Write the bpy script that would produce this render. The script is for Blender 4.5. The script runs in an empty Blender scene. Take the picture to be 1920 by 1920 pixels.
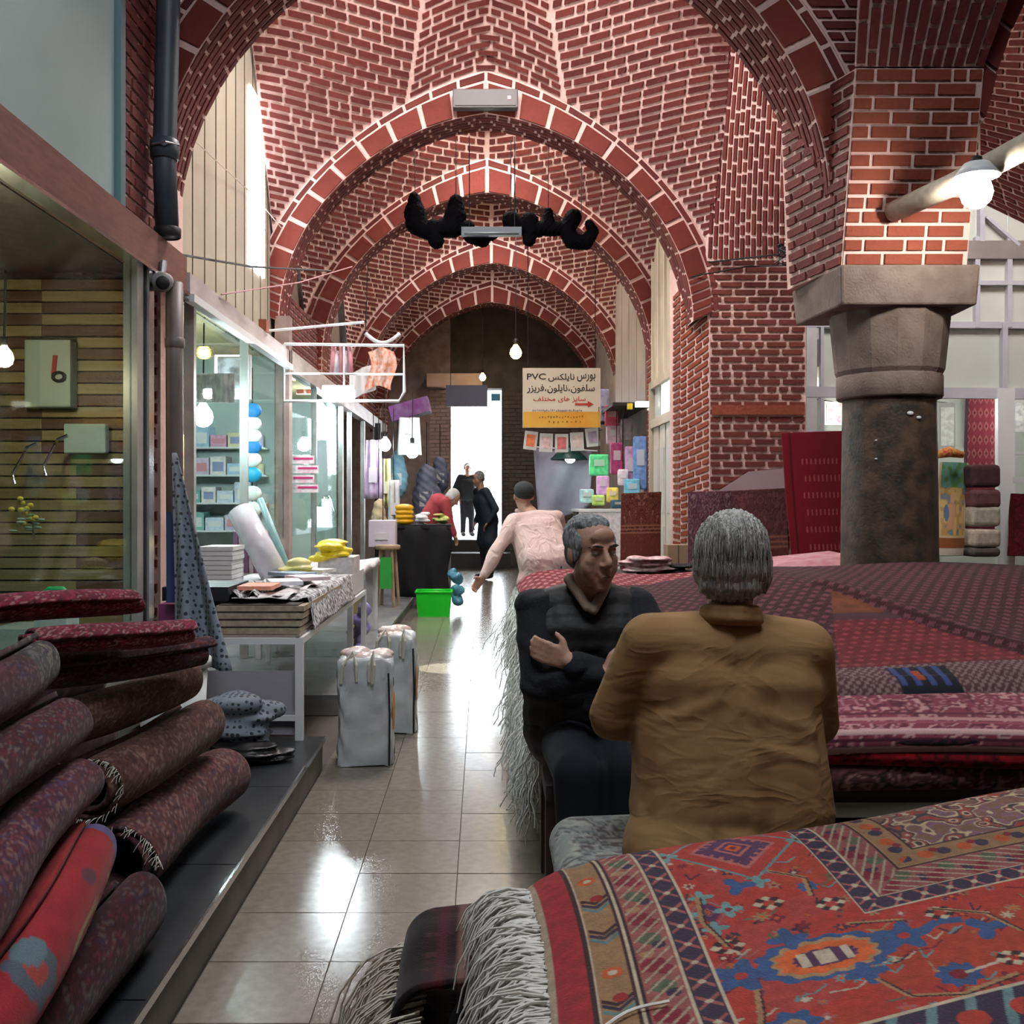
import bpy, bmesh, math, random
import numpy as np
from mathutils import Vector, Matrix, Euler

# ---------------------------------------------------------------- camera, world, main lights
scene = bpy.context.scene
COL = scene.collection
F, CX, CY, H = 1920.0, 905.0, 940.0, 1.27      # focal length and horizon of the photograph, eye height in metres
cam_d = bpy.data.cameras.new('camera')
cam_d.sensor_width = 36.0
cam_d.lens = 36.0
cam_d.shift_x = (960 - CX) / 1920
cam_d.shift_y = -(960 - CY) / 1920
cam_d.clip_start = 0.05
cam_d.clip_end = 300
cam = bpy.data.objects.new('camera', cam_d)
cam.location = (0, 0, H)
cam.rotation_euler = (math.pi / 2, 0, 0)
COL.objects.link(cam)
scene.camera = cam

world = bpy.data.worlds.new('world')
scene.world = world
world.use_nodes = True
wn = world.node_tree.nodes
wn['Background'].inputs[0].default_value = (0.86, 0.93, 1.0, 1)
wn['Background'].inputs[1].default_value = 5.0

def lamp(name, kind, loc, power, color=(1, 1, 1), size=0.1, rot=None, size_y=None, spot=None):
    d = bpy.data.lights.new(name, kind)
    d.energy = power
    d.color = color
    if kind == 'AREA':
        d.size = size
        if size_y:
            d.shape = 'RECTANGLE'
            d.size_y = size_y
    elif kind in ('POINT', 'SPOT'):
        d.shadow_soft_size = size
    if kind == 'SPOT' and spot:
        d.spot_size = math.radians(spot)
        d.spot_blend = 0.1
    o = bpy.data.objects.new(name, d)
    o.location = loc
    if rot:
        o.rotation_euler = rot
    COL.objects.link(o)
    return o

# area lamps for daylight from roof openings, plus an added fill (facing down)
lamp('skylight_bay_one', 'AREA', (0.05, 7.5, 5.75), 235, (1.0, 0.92, 0.89), 1.3)
lamp('skylight_bay_two', 'AREA', (0.05, 10.8, 5.45), 100, (1.0, 0.90, 0.82), 0.9)
lamp('skylight_bay_three', 'AREA', (0.1, 14.0, 5.45), 110, (1.0, 0.92, 0.88), 1.0)
lamp('skylight_bay_four', 'AREA', (0.15, 17.0, 5.4), 40, (1.0, 0.92, 0.88), 0.9)
lamp('near_bay_fill', 'AREA', (0.3, 1.2, 5.6), 190, (0.90, 0.94, 1.0), 2.4)  # added fill lamp, unseen above the viewer, for frontal light on the men
lamp('skylight_right_bay', 'AREA', (4.2, 7.6, 5.2), 120, (1.0, 0.95, 0.92), 1.2)
# daylight coming in through the open gate at the far end
lamp('gate_daylight', 'AREA', (-0.1, 22.5, 2.0), 130, (0.84, 0.93, 1.0), 1.1, (math.radians(-90), 0, 0), 2.6)
# narrow sunbeam through a roof hole
sb = lamp('sunbeam', 'SPOT', (-0.25, 7.4, 5.7), 4000, (1.0, 0.97, 0.9), 0.01, (math.radians(4), 0, 0), None, 5)

vs = scene.view_settings
vs.view_transform = 'Standard'
vs.look = 'None'
vs.gamma = 1
vs.use_curve_mapping = False
vs.exposure = 0.0
try:
    scene.cycles.max_bounces = 5
    scene.cycles.diffuse_bounces = 2
    scene.cycles.glossy_bounces = 2
    scene.cycles.transmission_bounces = 2
    scene.cycles.transparent_max_bounces = 8
    scene.cycles.use_adaptive_sampling = True
    scene.cycles.adaptive_threshold = 0.1
    scene.cycles.adaptive_min_samples = 12
    scene.cycles.denoising_prefilter = 'FAST'
    scene.cycles.denoising_quality = 'BALANCED'
    scene.cycles.caustics_reflective = False
    scene.cycles.caustics_refractive = False
    scene.cycles.sample_clamp_indirect = 4.0
    scene.cycles.use_denoising = True
except Exception:
    pass

# ---------------------------------------------------------------- helpers
R = math.radians
rng = np.random.default_rng(11)
random.seed(11)

def P(px, py, Y):
    """a point of the place at depth Y, read off the photograph"""
    return np.array([(px - CX) * Y / F, Y, H - (py - CY) * Y / F])

def proj(p):
    return CX + F * p[0] / p[1], CY - F * (p[2] - H) / p[1]

def tag(o, label=None, cat=None, group=None, kind=None):
    if label: o['label'] = label
    if cat: o['category'] = cat
    if group: o['group'] = group
    if kind: o['kind'] = kind
    return o

def empty(name, loc=(0, 0, 0), rz=0, label=None, cat=None, group=None, kind=None):
    o = bpy.data.objects.new(name, None)
    o.empty_display_size = 0.1
    o.location = loc
    o.rotation_euler = (0, 0, rz)
    COL.objects.link(o)
    return tag(o, label, cat, group, kind)

def link(name, me, m=None, parent=None, smooth=False):
    o = bpy.data.objects.new(name, me)
    COL.objects.link(o)
    if m is not None:
        me.materials.append(m)
    if smooth:
        me.shade_smooth()
    if parent is not None:
        o.parent = parent
        pw = Matrix.Translation(parent.location) @ parent.rotation_euler.to_matrix().to_4x4()
        pp = parent.parent
        while pp is not None:
            pw = (Matrix.Translation(pp.location) @ pp.rotation_euler.to_matrix().to_4x4()) @ pw
            pp = pp.parent
        o.matrix_parent_inverse = pw.inverted()
    return o

class MB:
    """collects shapes that become one mesh"""
    def __init__(self):
        self.v, self.f = [], []
    def add(self, verts, faces):
        b = len(self.v)
        self.v.extend([tuple(map(float, p)) for p in verts])
        self.f.extend([tuple(i + b for i in f) for f in faces])
        return self
    def box(self, c, s, rz=0.0, ry=0.0, rx=0.0):
        m = Euler((rx, ry, rz)).to_matrix()
        hx, hy, hz = s[0] / 2, s[1] / 2, s[2] / 2
        vs_ = []
        for x, y, z in ((-1, -1, -1), (1, -1, -1), (1, 1, -1), (-1, 1, -1), (-1, -1, 1), (1, -1, 1), (1, 1, 1), (-1, 1, 1)):
            q = m @ Vector((x * hx, y * hy, z * hz))
            vs_.append((c[0] + q.x, c[1] + q.y, c[2] + q.z))
        return self.add(vs_, [(0, 3, 2, 1), (4, 5, 6, 7), (0, 1, 5, 4), (1, 2, 6, 5), (2, 3, 7, 6), (3, 0, 4, 7)])
    def span(self, a, b):
        return self.box([(a[i] + b[i]) / 2 for i in range(3)], [abs(b[i] - a[i]) for i in range(3)])
    def tube(self, pts, r, n=8, cap=True):
        pts = [Vector(p) for p in pts]
        rs = r if hasattr(r, '__len__') else [r] * len(pts)
        vs_, fs = [], []
        up = None
        for i, p in enumerate(pts):
            t = (pts[min(i + 1, len(pts) - 1)] - pts[max(i - 1, 0)])
            t.normalize()
            if up is None:
                up = Vector((0, 0, 1)) if abs(t.z) < 0.9 else Vector((1, 0, 0))
            a = t.cross(up)
            if a.length < 1e-6:
                a = t.cross(Vector((0.3, 0.9, 0.2)))
            a.normalize()
            b = a.cross(t).normalized()
            up = b
            for k in range(n):
                an = 2 * math.pi * k / n
                vs_.append(p + (a * math.cos(an) + b * math.sin(an)) * rs[i])
        for i in range(len(pts) - 1):
            for k in range(n):
                fs.append((i * n + k, i * n + (k + 1) % n, (i + 1) * n + (k + 1) % n, (i + 1) * n + k))
        if cap:
            fs.append(tuple(range(n - 1, -1, -1)))
            fs.append(tuple((len(pts) - 1) * n + k for k in range(n)))
        return self.add(vs_, fs)
    def lathe(self, prof, c=(0, 0, 0), n=20, sx=1.0, sy=1.0, cap=True):
        vs_, fs = [], []
        for r, z in prof:
            for k in range(n):
                an = 2 * math.pi * k / n
                vs_.append((c[0] + r * sx * math.cos(an), c[1] + r * sy * math.sin(an), c[2] + z))
        for i in range(len(prof) - 1):
            for k in range(n):
                fs.append((i * n + k, i * n + (k + 1) % n, (i + 1) * n + (k + 1) % n, (i + 1) * n + k))
        if cap:
            fs.append(tuple(range(n - 1, -1, -1)))
            fs.append(tuple((len(prof) - 1) * n + k for k in range(n)))
        return self.add(vs_, fs)
    def ball(self, c, r, n=10, m=8):
        r = r if hasattr(r, '__len__') else (r, r, r)
        prof = [(max(1e-4, math.sin(math.pi * i / m)), -math.cos(math.pi * i / m)) for i in range(m + 1)]
        vs_, fs = [], []
        for q, z in prof:
            for k in range(n):
                an = 2 * math.pi * k / n
                vs_.append((c[0] + r[0] * q * math.cos(an), c[1] + r[1] * q * math.sin(an), c[2] + r[2] * z))
        for i in range(m):
            for k in range(n):
                fs.append((i * n + k, i * n + (k + 1) % n, (i + 1) * n + (k + 1) % n, (i + 1) * n + k))
        return self.add(vs_, fs)
    def quad(self, a, b, c, d):
        return self.add([a, b, c, d], [(0, 1, 2, 3)])
    def prism(self, poly, dvec):
        """a flat polygon (3-D points) pushed along a vector"""
        n = len(poly)
        top = [tuple(np.array(p) + np.array(dvec)) for p in poly]
        fs = [tuple(range(n - 1, -1, -1)), tuple(range(n, 2 * n))]
        for i in range(n):
            fs.append((i, (i + 1) % n, n + (i + 1) % n, n + i))
        return self.add(list(poly) + top, fs)
    def mesh(self, name):
        me = bpy.data.meshes.new(name)
        me.from_pydata(self.v, [], self.f)
        me.update()
        return me
    def build(self, name, m, parent=None, smooth=False, label=None, cat=None, group=None, kind=None):
        o = link(name, self.mesh(name), m, parent, smooth)
        return tag(o, label, cat, group, kind)

def bev(o, w=0.01, seg=2):
    md = o.modifiers.new('bevel', 'BEVEL')
    md.width = w
    md.segments = seg
    md.limit_method = 'ANGLE'
    return o

# ---------------------------------------------------------------- materials
MATS = {}
def mat(name, col, rough=0.7, col2=None, scale=6.0, metal=0.0, bump=0.0, bscale=40.0, spec=0.4, emit=0.0, alpha=1.0,
        island=0.0, coat=0.0, detail=4.0, stretch=None, sheen=0.0):
    if name in MATS:
        return MATS[name]
    m = bpy.data.materials.new(name)
    m.use_nodes = True
    nt = m.node_tree
    b = nt.nodes['Principled BSDF']
    b.inputs['Roughness'].default_value = rough
    b.inputs['Metallic'].default_value = metal
    b.inputs['Specular IOR Level'].default_value = spec
    b.inputs['Base Color'].default_value = (*col, 1)
    if coat:
        b.inputs['Coat Weight'].default_value = coat
    if sheen:
        b.inputs['Sheen Weight'].default_value = sheen
    vec = None
    if col2 is not None or bump:
        tc = nt.nodes.new('ShaderNodeTexCoord')
        vec = tc.outputs['Object']
        if stretch:
            mp = nt.nodes.new('ShaderNodeMapping')
            mp.inputs['Scale'].default_value = stretch
            nt.links.new(vec, mp.inputs[0])
            vec = mp.outputs[0]
    if col2 is not None:
        n = nt.nodes.new('ShaderNodeTexNoise')
        n.inputs['Scale'].default_value = scale
        n.inputs['Detail'].default_value = detail
        nt.links.new(vec, n.inputs['Vector'])
        rmp = nt.nodes.new('ShaderNodeMapRange')
        rmp.inputs[1].default_value = 0.35
        rmp.inputs[2].default_value = 0.65
        nt.links.new(n.outputs['Fac'], rmp.inputs[0])
        fac = rmp.outputs[0]
        if island:
            g = nt.nodes.new('ShaderNodeNewGeometry')
            oi = nt.nodes.new('ShaderNodeObjectInfo')
            ad = nt.nodes.new('ShaderNodeMath'); ad.operation = 'ADD'
            fr = nt.nodes.new('ShaderNodeMath'); fr.operation = 'FRACT'
            nt.links.new(g.outputs['Random Per Island'], ad.inputs[0])
            nt.links.new(oi.outputs['Random'], ad.inputs[1])
            nt.links.new(ad.outputs[0], fr.inputs[0])
            mx0 = nt.nodes.new('ShaderNodeMix')
            mx0.inputs[0].default_value = island
            nt.links.new(fac, mx0.inputs[2])
            nt.links.new(fr.outputs[0], mx0.inputs[3])
            fac = mx0.outputs[0]
        mx = nt.nodes.new('ShaderNodeMix')
        mx.data_type = 'RGBA'
        mx.inputs[6].default_value = (*col, 1)
        mx.inputs[7].default_value = (*col2, 1)
        nt.links.new(fac, mx.inputs[0])
        nt.links.new(mx.outputs[2], b.inputs['Base Color'])
    if bump:
        n2 = nt.nodes.new('ShaderNodeTexNoise')
        n2.inputs['Scale'].default_value = bscale
        n2.inputs['Detail'].default_value = 3
        nt.links.new(vec, n2.inputs['Vector'])
        bp = nt.nodes.new('ShaderNodeBump')
        bp.inputs['Strength'].default_value = bump
        bp.inputs['Distance'].default_value = 0.01
        nt.links.new(n2.outputs['Fac'], bp.inputs['Height'])
        nt.links.new(bp.outputs['Normal'], b.inputs['Normal'])
    if emit:
        b.inputs['Emission Color'].default_value = (*col, 1)
        b.inputs['Emission Strength'].default_value = emit
    MATS[name] = m
    return m

def glass_mat(name, tint=(0.9, 0.97, 0.95), gloss=0.025, rough=0.03):
    """thin window glass: mostly clear, with a mirror share"""
    if name in MATS:
        return MATS[name]
    m = bpy.data.materials.new(name)
    m.use_nodes = True
    nt = m.node_tree
    nt.nodes.remove(nt.nodes['Principled BSDF'])
    t = nt.nodes.new('ShaderNodeBsdfTransparent')
    t.inputs[0].default_value = (*tint, 1)
    g = nt.nodes.new('ShaderNodeBsdfGlossy')
    g.inputs['Roughness'].default_value = rough
    lw = nt.nodes.new('ShaderNodeLayerWeight')
    pw = nt.nodes.new('ShaderNodeMath'); pw.operation = 'POWER'
    pw.inputs[1].default_value = 5.0
    nt.links.new(lw.outputs['Facing'], pw.inputs[0])
    ml = nt.nodes.new('ShaderNodeMath'); ml.operation = 'MULTIPLY'
    ml.inputs[1].default_value = 0.22
    nt.links.new(pw.outputs[0], ml.inputs[0])
    ad = nt.nodes.new('ShaderNodeMath'); ad.operation = 'ADD'
    ad.inputs[1].default_value = gloss
    nt.links.new(ml.outputs[0], ad.inputs[0])
    mx = nt.nodes.new('ShaderNodeMixShader')
    nt.links.new(ad.outputs[0], mx.inputs[0])
    nt.links.new(t.outputs[0], mx.inputs[1])
    nt.links.new(g.outputs[0], mx.inputs[2])
    nt.links.new(mx.outputs[0], nt.nodes['Material Output'].inputs[0])
    MATS[name] = m
    return m

def paint_mat(name, rough=0.95, bump=0.35, bscale=260.0, sheen=0.08):
    """woven pile: colour from the woven design stored on the mesh, small relief from noise"""
    if name in MATS:
        return MATS[name]
    m = bpy.data.materials.new(name)
    m.use_nodes = True
    nt = m.node_tree
    b = nt.nodes['Principled BSDF']
    b.inputs['Roughness'].default_value = rough
    b.inputs['Specular IOR Level'].default_value = 0.15
    b.inputs['Sheen Weight'].default_value = sheen
    at = nt.nodes.new('ShaderNodeAttribute')
    at.attribute_name = 'weave'
    tc = nt.nodes.new('ShaderNodeTexCoord')
    n = nt.nodes.new('ShaderNodeTexNoise')
    n.inputs['Scale'].default_value = bscale
    nt.links.new(tc.outputs['Object'], n.inputs['Vector'])
    mr = nt.nodes.new('ShaderNodeMapRange')
    mr.inputs[3].default_value = 0.7
    mr.inputs[4].default_value = 1.25
    nt.links.new(n.outputs['Fac'], mr.inputs[0])
    mx = nt.nodes.new('ShaderNodeVectorMath'); mx.operation = 'MULTIPLY'
    nt.links.new(at.outputs['Color'], mx.inputs[0])
    nt.links.new(mr.outputs[0], mx.inputs[1])
    nt.links.new(mx.outputs[0], b.inputs['Base Color'])
    bp = nt.nodes.new('ShaderNodeBump')
    bp.inputs['Strength'].default_value = bump
    bp.inputs['Distance'].default_value = 0.004
    nt.links.new(n.outputs['Fac'], bp.inputs['Height'])
    nt.links.new(bp.outputs['Normal'], b.inputs['Normal'])
    MATS[name] = m
    return m

BRICK = mat('red_brick', (0.085, 0.014, 0.012), 0.85, (0.17, 0.034, 0.025), 3.0, bump=0.5, bscale=60, island=0.7)
BRICK_OLD = mat('orange_brick', (0.17, 0.033, 0.016), 0.85, (0.26, 0.06, 0.032), 3.0, bump=0.6, bscale=50, island=0.6)
TILE_RED = mat('red_brick_tile', (0.115, 0.014, 0.010), 0.8, (0.18, 0.03, 0.019), 4.0, bump=0.4, bscale=45, island=0.6)
MORTAR = mat('pink_mortar', (0.76, 0.53, 0.48), 0.95, (0.66, 0.44, 0.39), 5.0, bump=0.5, bscale=80)
STONE = mat('brown_stone', (0.15, 0.105, 0.085), 0.75, (0.20, 0.15, 0.125), 9.0, bump=0.5, bscale=70)
STONE_D = mat('dark_polished_stone', (0.055, 0.045, 0.035), 0.5, (0.13, 0.075, 0.05), 7.0, bump=0.4, bscale=60)
WHITE = mat('white_paint', (0.72, 0.74, 0.74), 0.5, (0.60, 0.61, 0.62), 4.0)
WHITE_M = mat('white_metal', (0.75, 0.77, 0.78), 0.35)
GREY_M = mat('grey_metal', (0.32, 0.32, 0.34), 0.4, metal=0.7)
CHROME = mat('chrome', (0.75, 0.77, 0.8), 0.18, metal=1.0)
BLACK = mat('black_rubber', (0.012, 0.012, 0.013), 0.6)
DARK = mat('dark_interior', (0.03, 0.026, 0.024), 0.9)
CREAM = mat('cream_panel', (0.62, 0.55, 0.42), 0.55, (0.54, 0.48, 0.37), 2.0)
GLASS = glass_mat('shop_glass')
GLASS_C = glass_mat('clear_glass', (0.95, 0.98, 0.98), 0.01)

# ---------------------------------------------------------------- brickwork
def seg_along(fn, u0, u1, v, L, off, jit=0.06, ns=28):
    us = np.linspace(u0, u1, ns)
    pts = np.array([fn(u, v) for u in us])
    cum = np.concatenate([[0], np.cumsum(np.linalg.norm(np.diff(pts, axis=0), axis=1))])
    tot = cum[-1]
    if tot < 0.03:
        return []
    s = -off * L
    out = []
    while s < tot:
        e = s + L * (1 + rng.uniform(-jit, jit))
        a, b = max(s, 0), min(e, tot)
        if b - a > 0.035:
            out.append((np.interp(a, cum, us), np.interp(b, cum, us), b - a))
        s = e
    return out

def cells_of(fn, u0f, u1f, v0, v1, course, L, gap=0.02, vlen=None, header=0.12):
    """bricks laid in courses of constant v; u0f/u1f give the course's ends"""
    if vlen is None:
        mid = 0.5 * (u0f(0.5 * (v0 + v1)) + u1f(0.5 * (v0 + v1)))
        ps = np.array([fn(mid, v) for v in np.linspace(v0, v1, 20)])
        vlen = np.linalg.norm(np.diff(ps, axis=0), axis=1).sum()
    n = max(1, int(round(vlen / course)))
    out = []
    for i in range(n):
        a = v0 + (v1 - v0) * i / n
        b = v0 + (v1 - v0) * (i + 1) / n
        vm = 0.5 * (a + b)
        u0, u1 = u0f(vm), u1f(vm)
        if u1 - u0 < 1e-4:
            continue
        g = 0.5 * gap / course * (b - a)
        for (ua, ub, ln) in seg_along(fn, u0, u1, vm, L, (i % 2) * 0.5 + rng.uniform(-0.08, 0.08)):
            gu = 0.5 * gap / max(ln, 0.03) * (ub - ua)
            um = 0.5 * (ua + ub)
            pieces = [(ua + gu, ub - gu)]
            if ln > 0.15 and rng.random() < header:
                pieces = [(ua + gu, um - gu), (um + gu, ub - gu)]
            j = rng.uniform(-0.0015, 0.0015)
            for (p, q) in pieces:
                out.append([fn(p, a + g), fn(q, a + g), fn(q, b - g), fn(p, b - g)])
    return out

def brick_verts(c, view, t=0.007, inset=0.003):
    c = [np.array(p, float) for p in c]
    nrm = np.cross(c[1] - c[0], c[3] - c[0])
    ln = np.linalg.norm(nrm)
    if ln < 1e-9:
        return None
    nrm /= ln
    mid = (c[0] + c[1] + c[2] + c[3]) / 4
    flip = np.dot(nrm, np.array(view) - mid) < 0
    if flip:
        nrm = -nrm
    tt = t * rng.uniform(0.7, 1.25)
    top = [p + nrm * tt + (mid - p) / max(np.linalg.norm(mid - p), 1e-6) * inset for p in c]
    base = [p - nrm * 0.004 for p in c]
    v = base + top
    f = [(4, 5, 6, 7), (0, 1, 5, 4), (1, 2, 6, 5), (2, 3, 7, 6), (3, 0, 4, 7)]
    if flip:
        f = [tuple(reversed(q)) for q in f]
    return v, f, mid

def px_area(c):
    q = []
    for p in c:
        if p[1] < 0.3:
            return 0
        q.append(proj(p))
    q = np.array(q)
    cx, cy = q.mean(axis=0)
    if cx < 0 or cx > 1920 or cy < 0 or cy > 1920:
        return 0
    x, y = q[:, 0], q[:, 1]
    return abs(0.5 * np.sum(x * np.roll(y, -1) - y * np.roll(x, -1)))

def lay(cells, m, parent, view=(0, 0, 1.5), single=300, t=0.007, name='brick', inset=0.003):
    """up to `single` bricks that show largest are objects of their own, the rest are joined"""
    ar = [px_area(c) for c in cells]
    order = np.argsort(ar)[::-1]
    indiv = set(int(i) for i in order[:single] if ar[int(i)] > 30)
    rest = MB()
    for i, c in enumerate(cells):
        r = brick_verts(c, view, t, inset)
        if r is None:
            continue
        v, f, mid = r
        if i in indiv:
            me = bpy.data.meshes.new(name)
            me.from_pydata([tuple(p - mid) for p in v], [], f)
            me.materials.append(m)
            o = bpy.data.objects.new(name, me)
            o.location = mid
            COL.objects.link(o)
            o.parent = parent
            o.matrix_parent_inverse = Matrix.Translation(-parent.location)
        else:
            rest.add(v, f)
    if rest.v:
        rest.build(name + 'work', m, parent, kind='stuff')

def grid_mesh(fn, us, vs_, name, m, parent=None, flip=False, smooth=True):
    nu, nv = len(us), len(vs_)
    v = [tuple(fn(u, w)) for w in vs_ for u in us]
    f = []
    for j in range(nv - 1):
        for i in range(nu - 1):
            q = (j * nu + i, j * nu + i + 1, (j + 1) * nu + i + 1, (j + 1) * nu + i)
            f.append(tuple(reversed(q)) if flip else q)
    mb = MB()
    mb.v, mb.f = v, f
    return mb.build(name, m, parent, smooth)

# ---- arch profiles (metres, crown height zt, centre x0)
ZI, ZE_ = 4.83, 5.23
def z_int(x):   # intrados
    x = min(abs(x), 1.8999)
    return ZI - 0.11 * x - 1.7 * (1 - math.sqrt(1 - (x / 1.9) ** 2))
def z_ext(x):   # extrados
    x = min(abs(x), 2.1499)
    return ZE_ - 0.28 * x - 1.6 * (1 - math.sqrt(1 - (x / 2.15) ** 2))
def arc_i(t):   # t in -1..1 along the intrados
    a = t * math.pi / 2
    x = 1.9 * math.sin(a)
    return x, ZI - 0.11 * abs(x) - 1.7 * (1 - math.cos(a))
def arc_e(t):
    a = t * math.pi / 2
    x = 2.15 * math.sin(a)
    return x, ZE_ - 0.28 * abs(x) - 1.6 * (1 - math.cos(a))

def make_arch(Y, d, x0, name, single, dz=0.0, nv=13, leg=None):
    """pointed transverse arch: face of square brick tiles and one thin row, soffit laid in courses along the curve"""
    root = empty(name, (x0, Y, 0), kind='structure')
    def pe(t, r):
        xi, zi = arc_i(t)
        xe, ze = arc_e(t)
        return np.array([x0 + xi + (xe - xi) * r, Y, dz + zi + (ze - zi) * r])
    ts = np.linspace(-1, 1, 61)
    mb = MB()
    front = [pe(t, 0) for t in ts] + [pe(t, 1) for t in ts[::-1]]
    n = len(ts)
    vi = [pe(t, 0) for t in ts]
    ve = [pe(t, 1) for t in ts]
    dy = np.array([0, d, 0])
    V = [p for p in vi] + [p for p in ve] + [p + dy for p in vi] + [p + dy for p in ve]
    fs = []
    for i in range(n - 1):
        fs.append((i, i + 1, n + i + 1, n + i))
        fs.append((2 * n + i, 3 * n + i, 3 * n + i + 1, 2 * n + i + 1))
        fs.append((i, 2 * n + i, 2 * n + i + 1, i + 1))
        fs.append((n + i, n + i + 1, 3 * n + i + 1, 3 * n + i))
    mb.add(V, fs)
    mb.build('mortar_bed', MORTAR, root)
    # face tiles
    tiles, rows = [], []
    edges = []
    for s in (-1, 1):
        te = np.concatenate([np.linspace(0.0, 0.86, nv - 3), np.linspace(0.88, 1.0, 5)])
        for i in range(len(te) - 1):
            a, b = te[i] * s, te[i + 1] * s
            g = 0.007 * s if i < nv - 5 else 0.004 * s
            a, b = a + g, b - g
            tiles.append([pe(a, 0.02), pe(b, 0.02), pe(b, 0.70), pe(a, 0.70)])
        tr = np.linspace(0.0, 1.0, 14)
        for i in range(13):
            a, b = tr[i] * s + 0.004 * s, tr[i + 1] * s - 0.004 * s
            rows.append([pe(a, 0.77), pe(b, 0.77), pe(b, 0.95), pe(a, 0.95)])
    lay(tiles, TILE_RED, root, (x0, 0, 1.5), single, 0.015, 'brick_tile')
    lay(rows, BRICK, root, (x0, 0, 1.5), single, 0.008)
    def so(u, v):
        x, z = arc_i(u)
        return np.array([x0 + x, Y + v, dz + z])
    cs = cells_of(so, lambda v: -1, lambda v: 1, 0.0, d, 0.066, 0.21, 0.02)
    lay(cs, BRICK, root, (x0, Y + d / 2, 1.5), single)
    return root

ARCHES = [(5.75, 0.5, 0.05), (9.4, 0.42, 0.03), (11.8, 0.4, 0.05), (15.3, 0.4, 0.13), (18.3, 0.4, 0.17)]
for i, (Y, d, x0) in enumerate(ARCHES):
    make_arch(Y, d, x0, 'trim_%d' % (i + 1), (150, 90, 60, 40, 30)[i])

# ---- vault of each bay: the surface that climbs forward from an arch's extrados
def make_vault(k, name, single, zmax, xl, xr, centre=True, lean=0.5):
    Ya, _, x0 = ARCHES[k]
    root = empty(name, (x0, Ya - 1, 0), kind='structure')
    def yy(x, z):
        ax = math.sqrt((x - x0) ** 2 + 0.02)
        dz_ = max(0.0, z - z_ext(x - x0))
        return Ya - lean * dz_ - 0.9 * dz_ ** 1.5 * (1 - min(1, (ax / 2.1) ** 2))
    def f(x, z):
        return np.array([x, yy(x, z), z])
    # mortar surface, in (x, height above the extrados)
    xs = np.linspace(-xl, xr, 49)
    def base(x, s):
        ze = z_ext(x - x0)
        z = ze + (zmax - ze) * s
        q = f(x, z)
        return q + np.array([0, 0.012, 0])
    grid_mesh(base, xs, np.linspace(0, 1, 25), 'mortar_bed', MORTAR, root)
    def xe_of(z):
        if z >= ZE_:
            return 0.0
        lo, hi = 0.0, 2.149
        for _ in range(30):
            m_ = 0.5 * (lo + hi)
            if z_ext(m_) > z: lo = m_
            else: hi = m_
        return lo
    def crease(z):
        return (0.72 - 0.28 * max(0, z - 4.95)) if centre else 0.0
    cells = []
    for s, lim in ((1, xr - x0), (-1, xl + x0)):
        zlo = z_ext(lim - 0.01) if lim < 2.14 else z_ext(2.14)
        def fs_(u, z, s=s):
            return f(x0 + s * u, z)
        def st(z):
            return max(xe_of(z) + 0.015, crease(z) + 0.008 if z > z_ext(crease(z)) else 0, 0.008)
        cells += cells_of(fs_, st, lambda z, lim=lim: lim, zlo, zmax, 0.0685, 0.215, 0.027, vlen=(zmax - zlo) * 1.12)
    if centre:
        def fc(u, dd):
            return f(x0 + u, z_ext(u) + dd)
        def half(dd):
            h = 0.72
            for _ in range(4):
                h = crease(z_ext(h) + dd)
            return h - 0.008
        cells += cells_of(fc, lambda d_: -half(d_), lambda d_: half(d_), 0.015, zmax - ZE_, 0.066, 0.215, 0.027, vlen=(zmax - ZE_) * 1.35)
    lay(cells, BRICK, root, (0, Ya - 3, 2.0), single)
    return root

make_vault(1, 'ceiling', 300, 6.0, 1.93, 2.1, True)
make_vault(2, 'ceiling', 300, 5.7, 2.05, 2.1, False, 0.62)
make_vault(3, 'ceiling', 200, 5.7, 2.0, 2.2, False, 0.62)
make_vault(4, 'ceiling', 100, 5.7, 2.0, 2.3, False, 0.62)

# roofs that close the bays above the brickwork, unbroken over the skylight lamps
rf = MB()
for (y0, y1, z) in ((-3.0, 5.8, 6.2), (5.8, 9.3, 6.05), (9.3, 11.7, 5.75), (11.7, 15.2, 5.75), (15.2, 24.0, 5.75)):
    rf.span((-3.2, y0, z), (7.5, y1, z + 0.12))
rf.build('ceiling', mat('roof_plaster', (0.35, 0.22, 0.19), 0.9, (0.28, 0.17, 0.15), 2.0), kind='structure')

def coons(bl, br, tl, tr, bulge=(0, 0, 0)):
    bl, br, tl, tr, bu = map(np.array, (bl, br, tl, tr, bulge))
    def f(u, v):
        return (bl * (1 - u) + br * u) * (1 - v) + (tl * (1 - u) + tr * u) * v + bu * 4 * v * (1 - v)
    return f
one = lambda v: 1.0
zero = lambda v: 0.0

def vertical_courses(f, course=0.07, L=0.215, gap=0.025):
    g = lambda u, v: f(v, u)
    return cells_of(g, zero, one, 0.0, 1.0, course, L, gap)

# right haunch of the first bay: bricks set upright, above the pier
root = empty('wall_haunch', tuple(P(1400, 480, 9.2)), kind='structure')
f = coons(P(1326, 489, 9.38), P(1472, 487, 8.75), P(1366, -20, 8.45), P(1500, -20, 7.4), (0, 0.12, 0))
f2 = lambda u, v: f(u, v) + np.array([0, 0.015, 0.0])
grid_mesh(f2, np.linspace(-0.02, 1, 9), np.linspace(0, 1, 15), 'mortar_bed', MORTAR, root)
lay(vertical_courses(f), BRICK, root, (0, 3, 2), 150)
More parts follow.
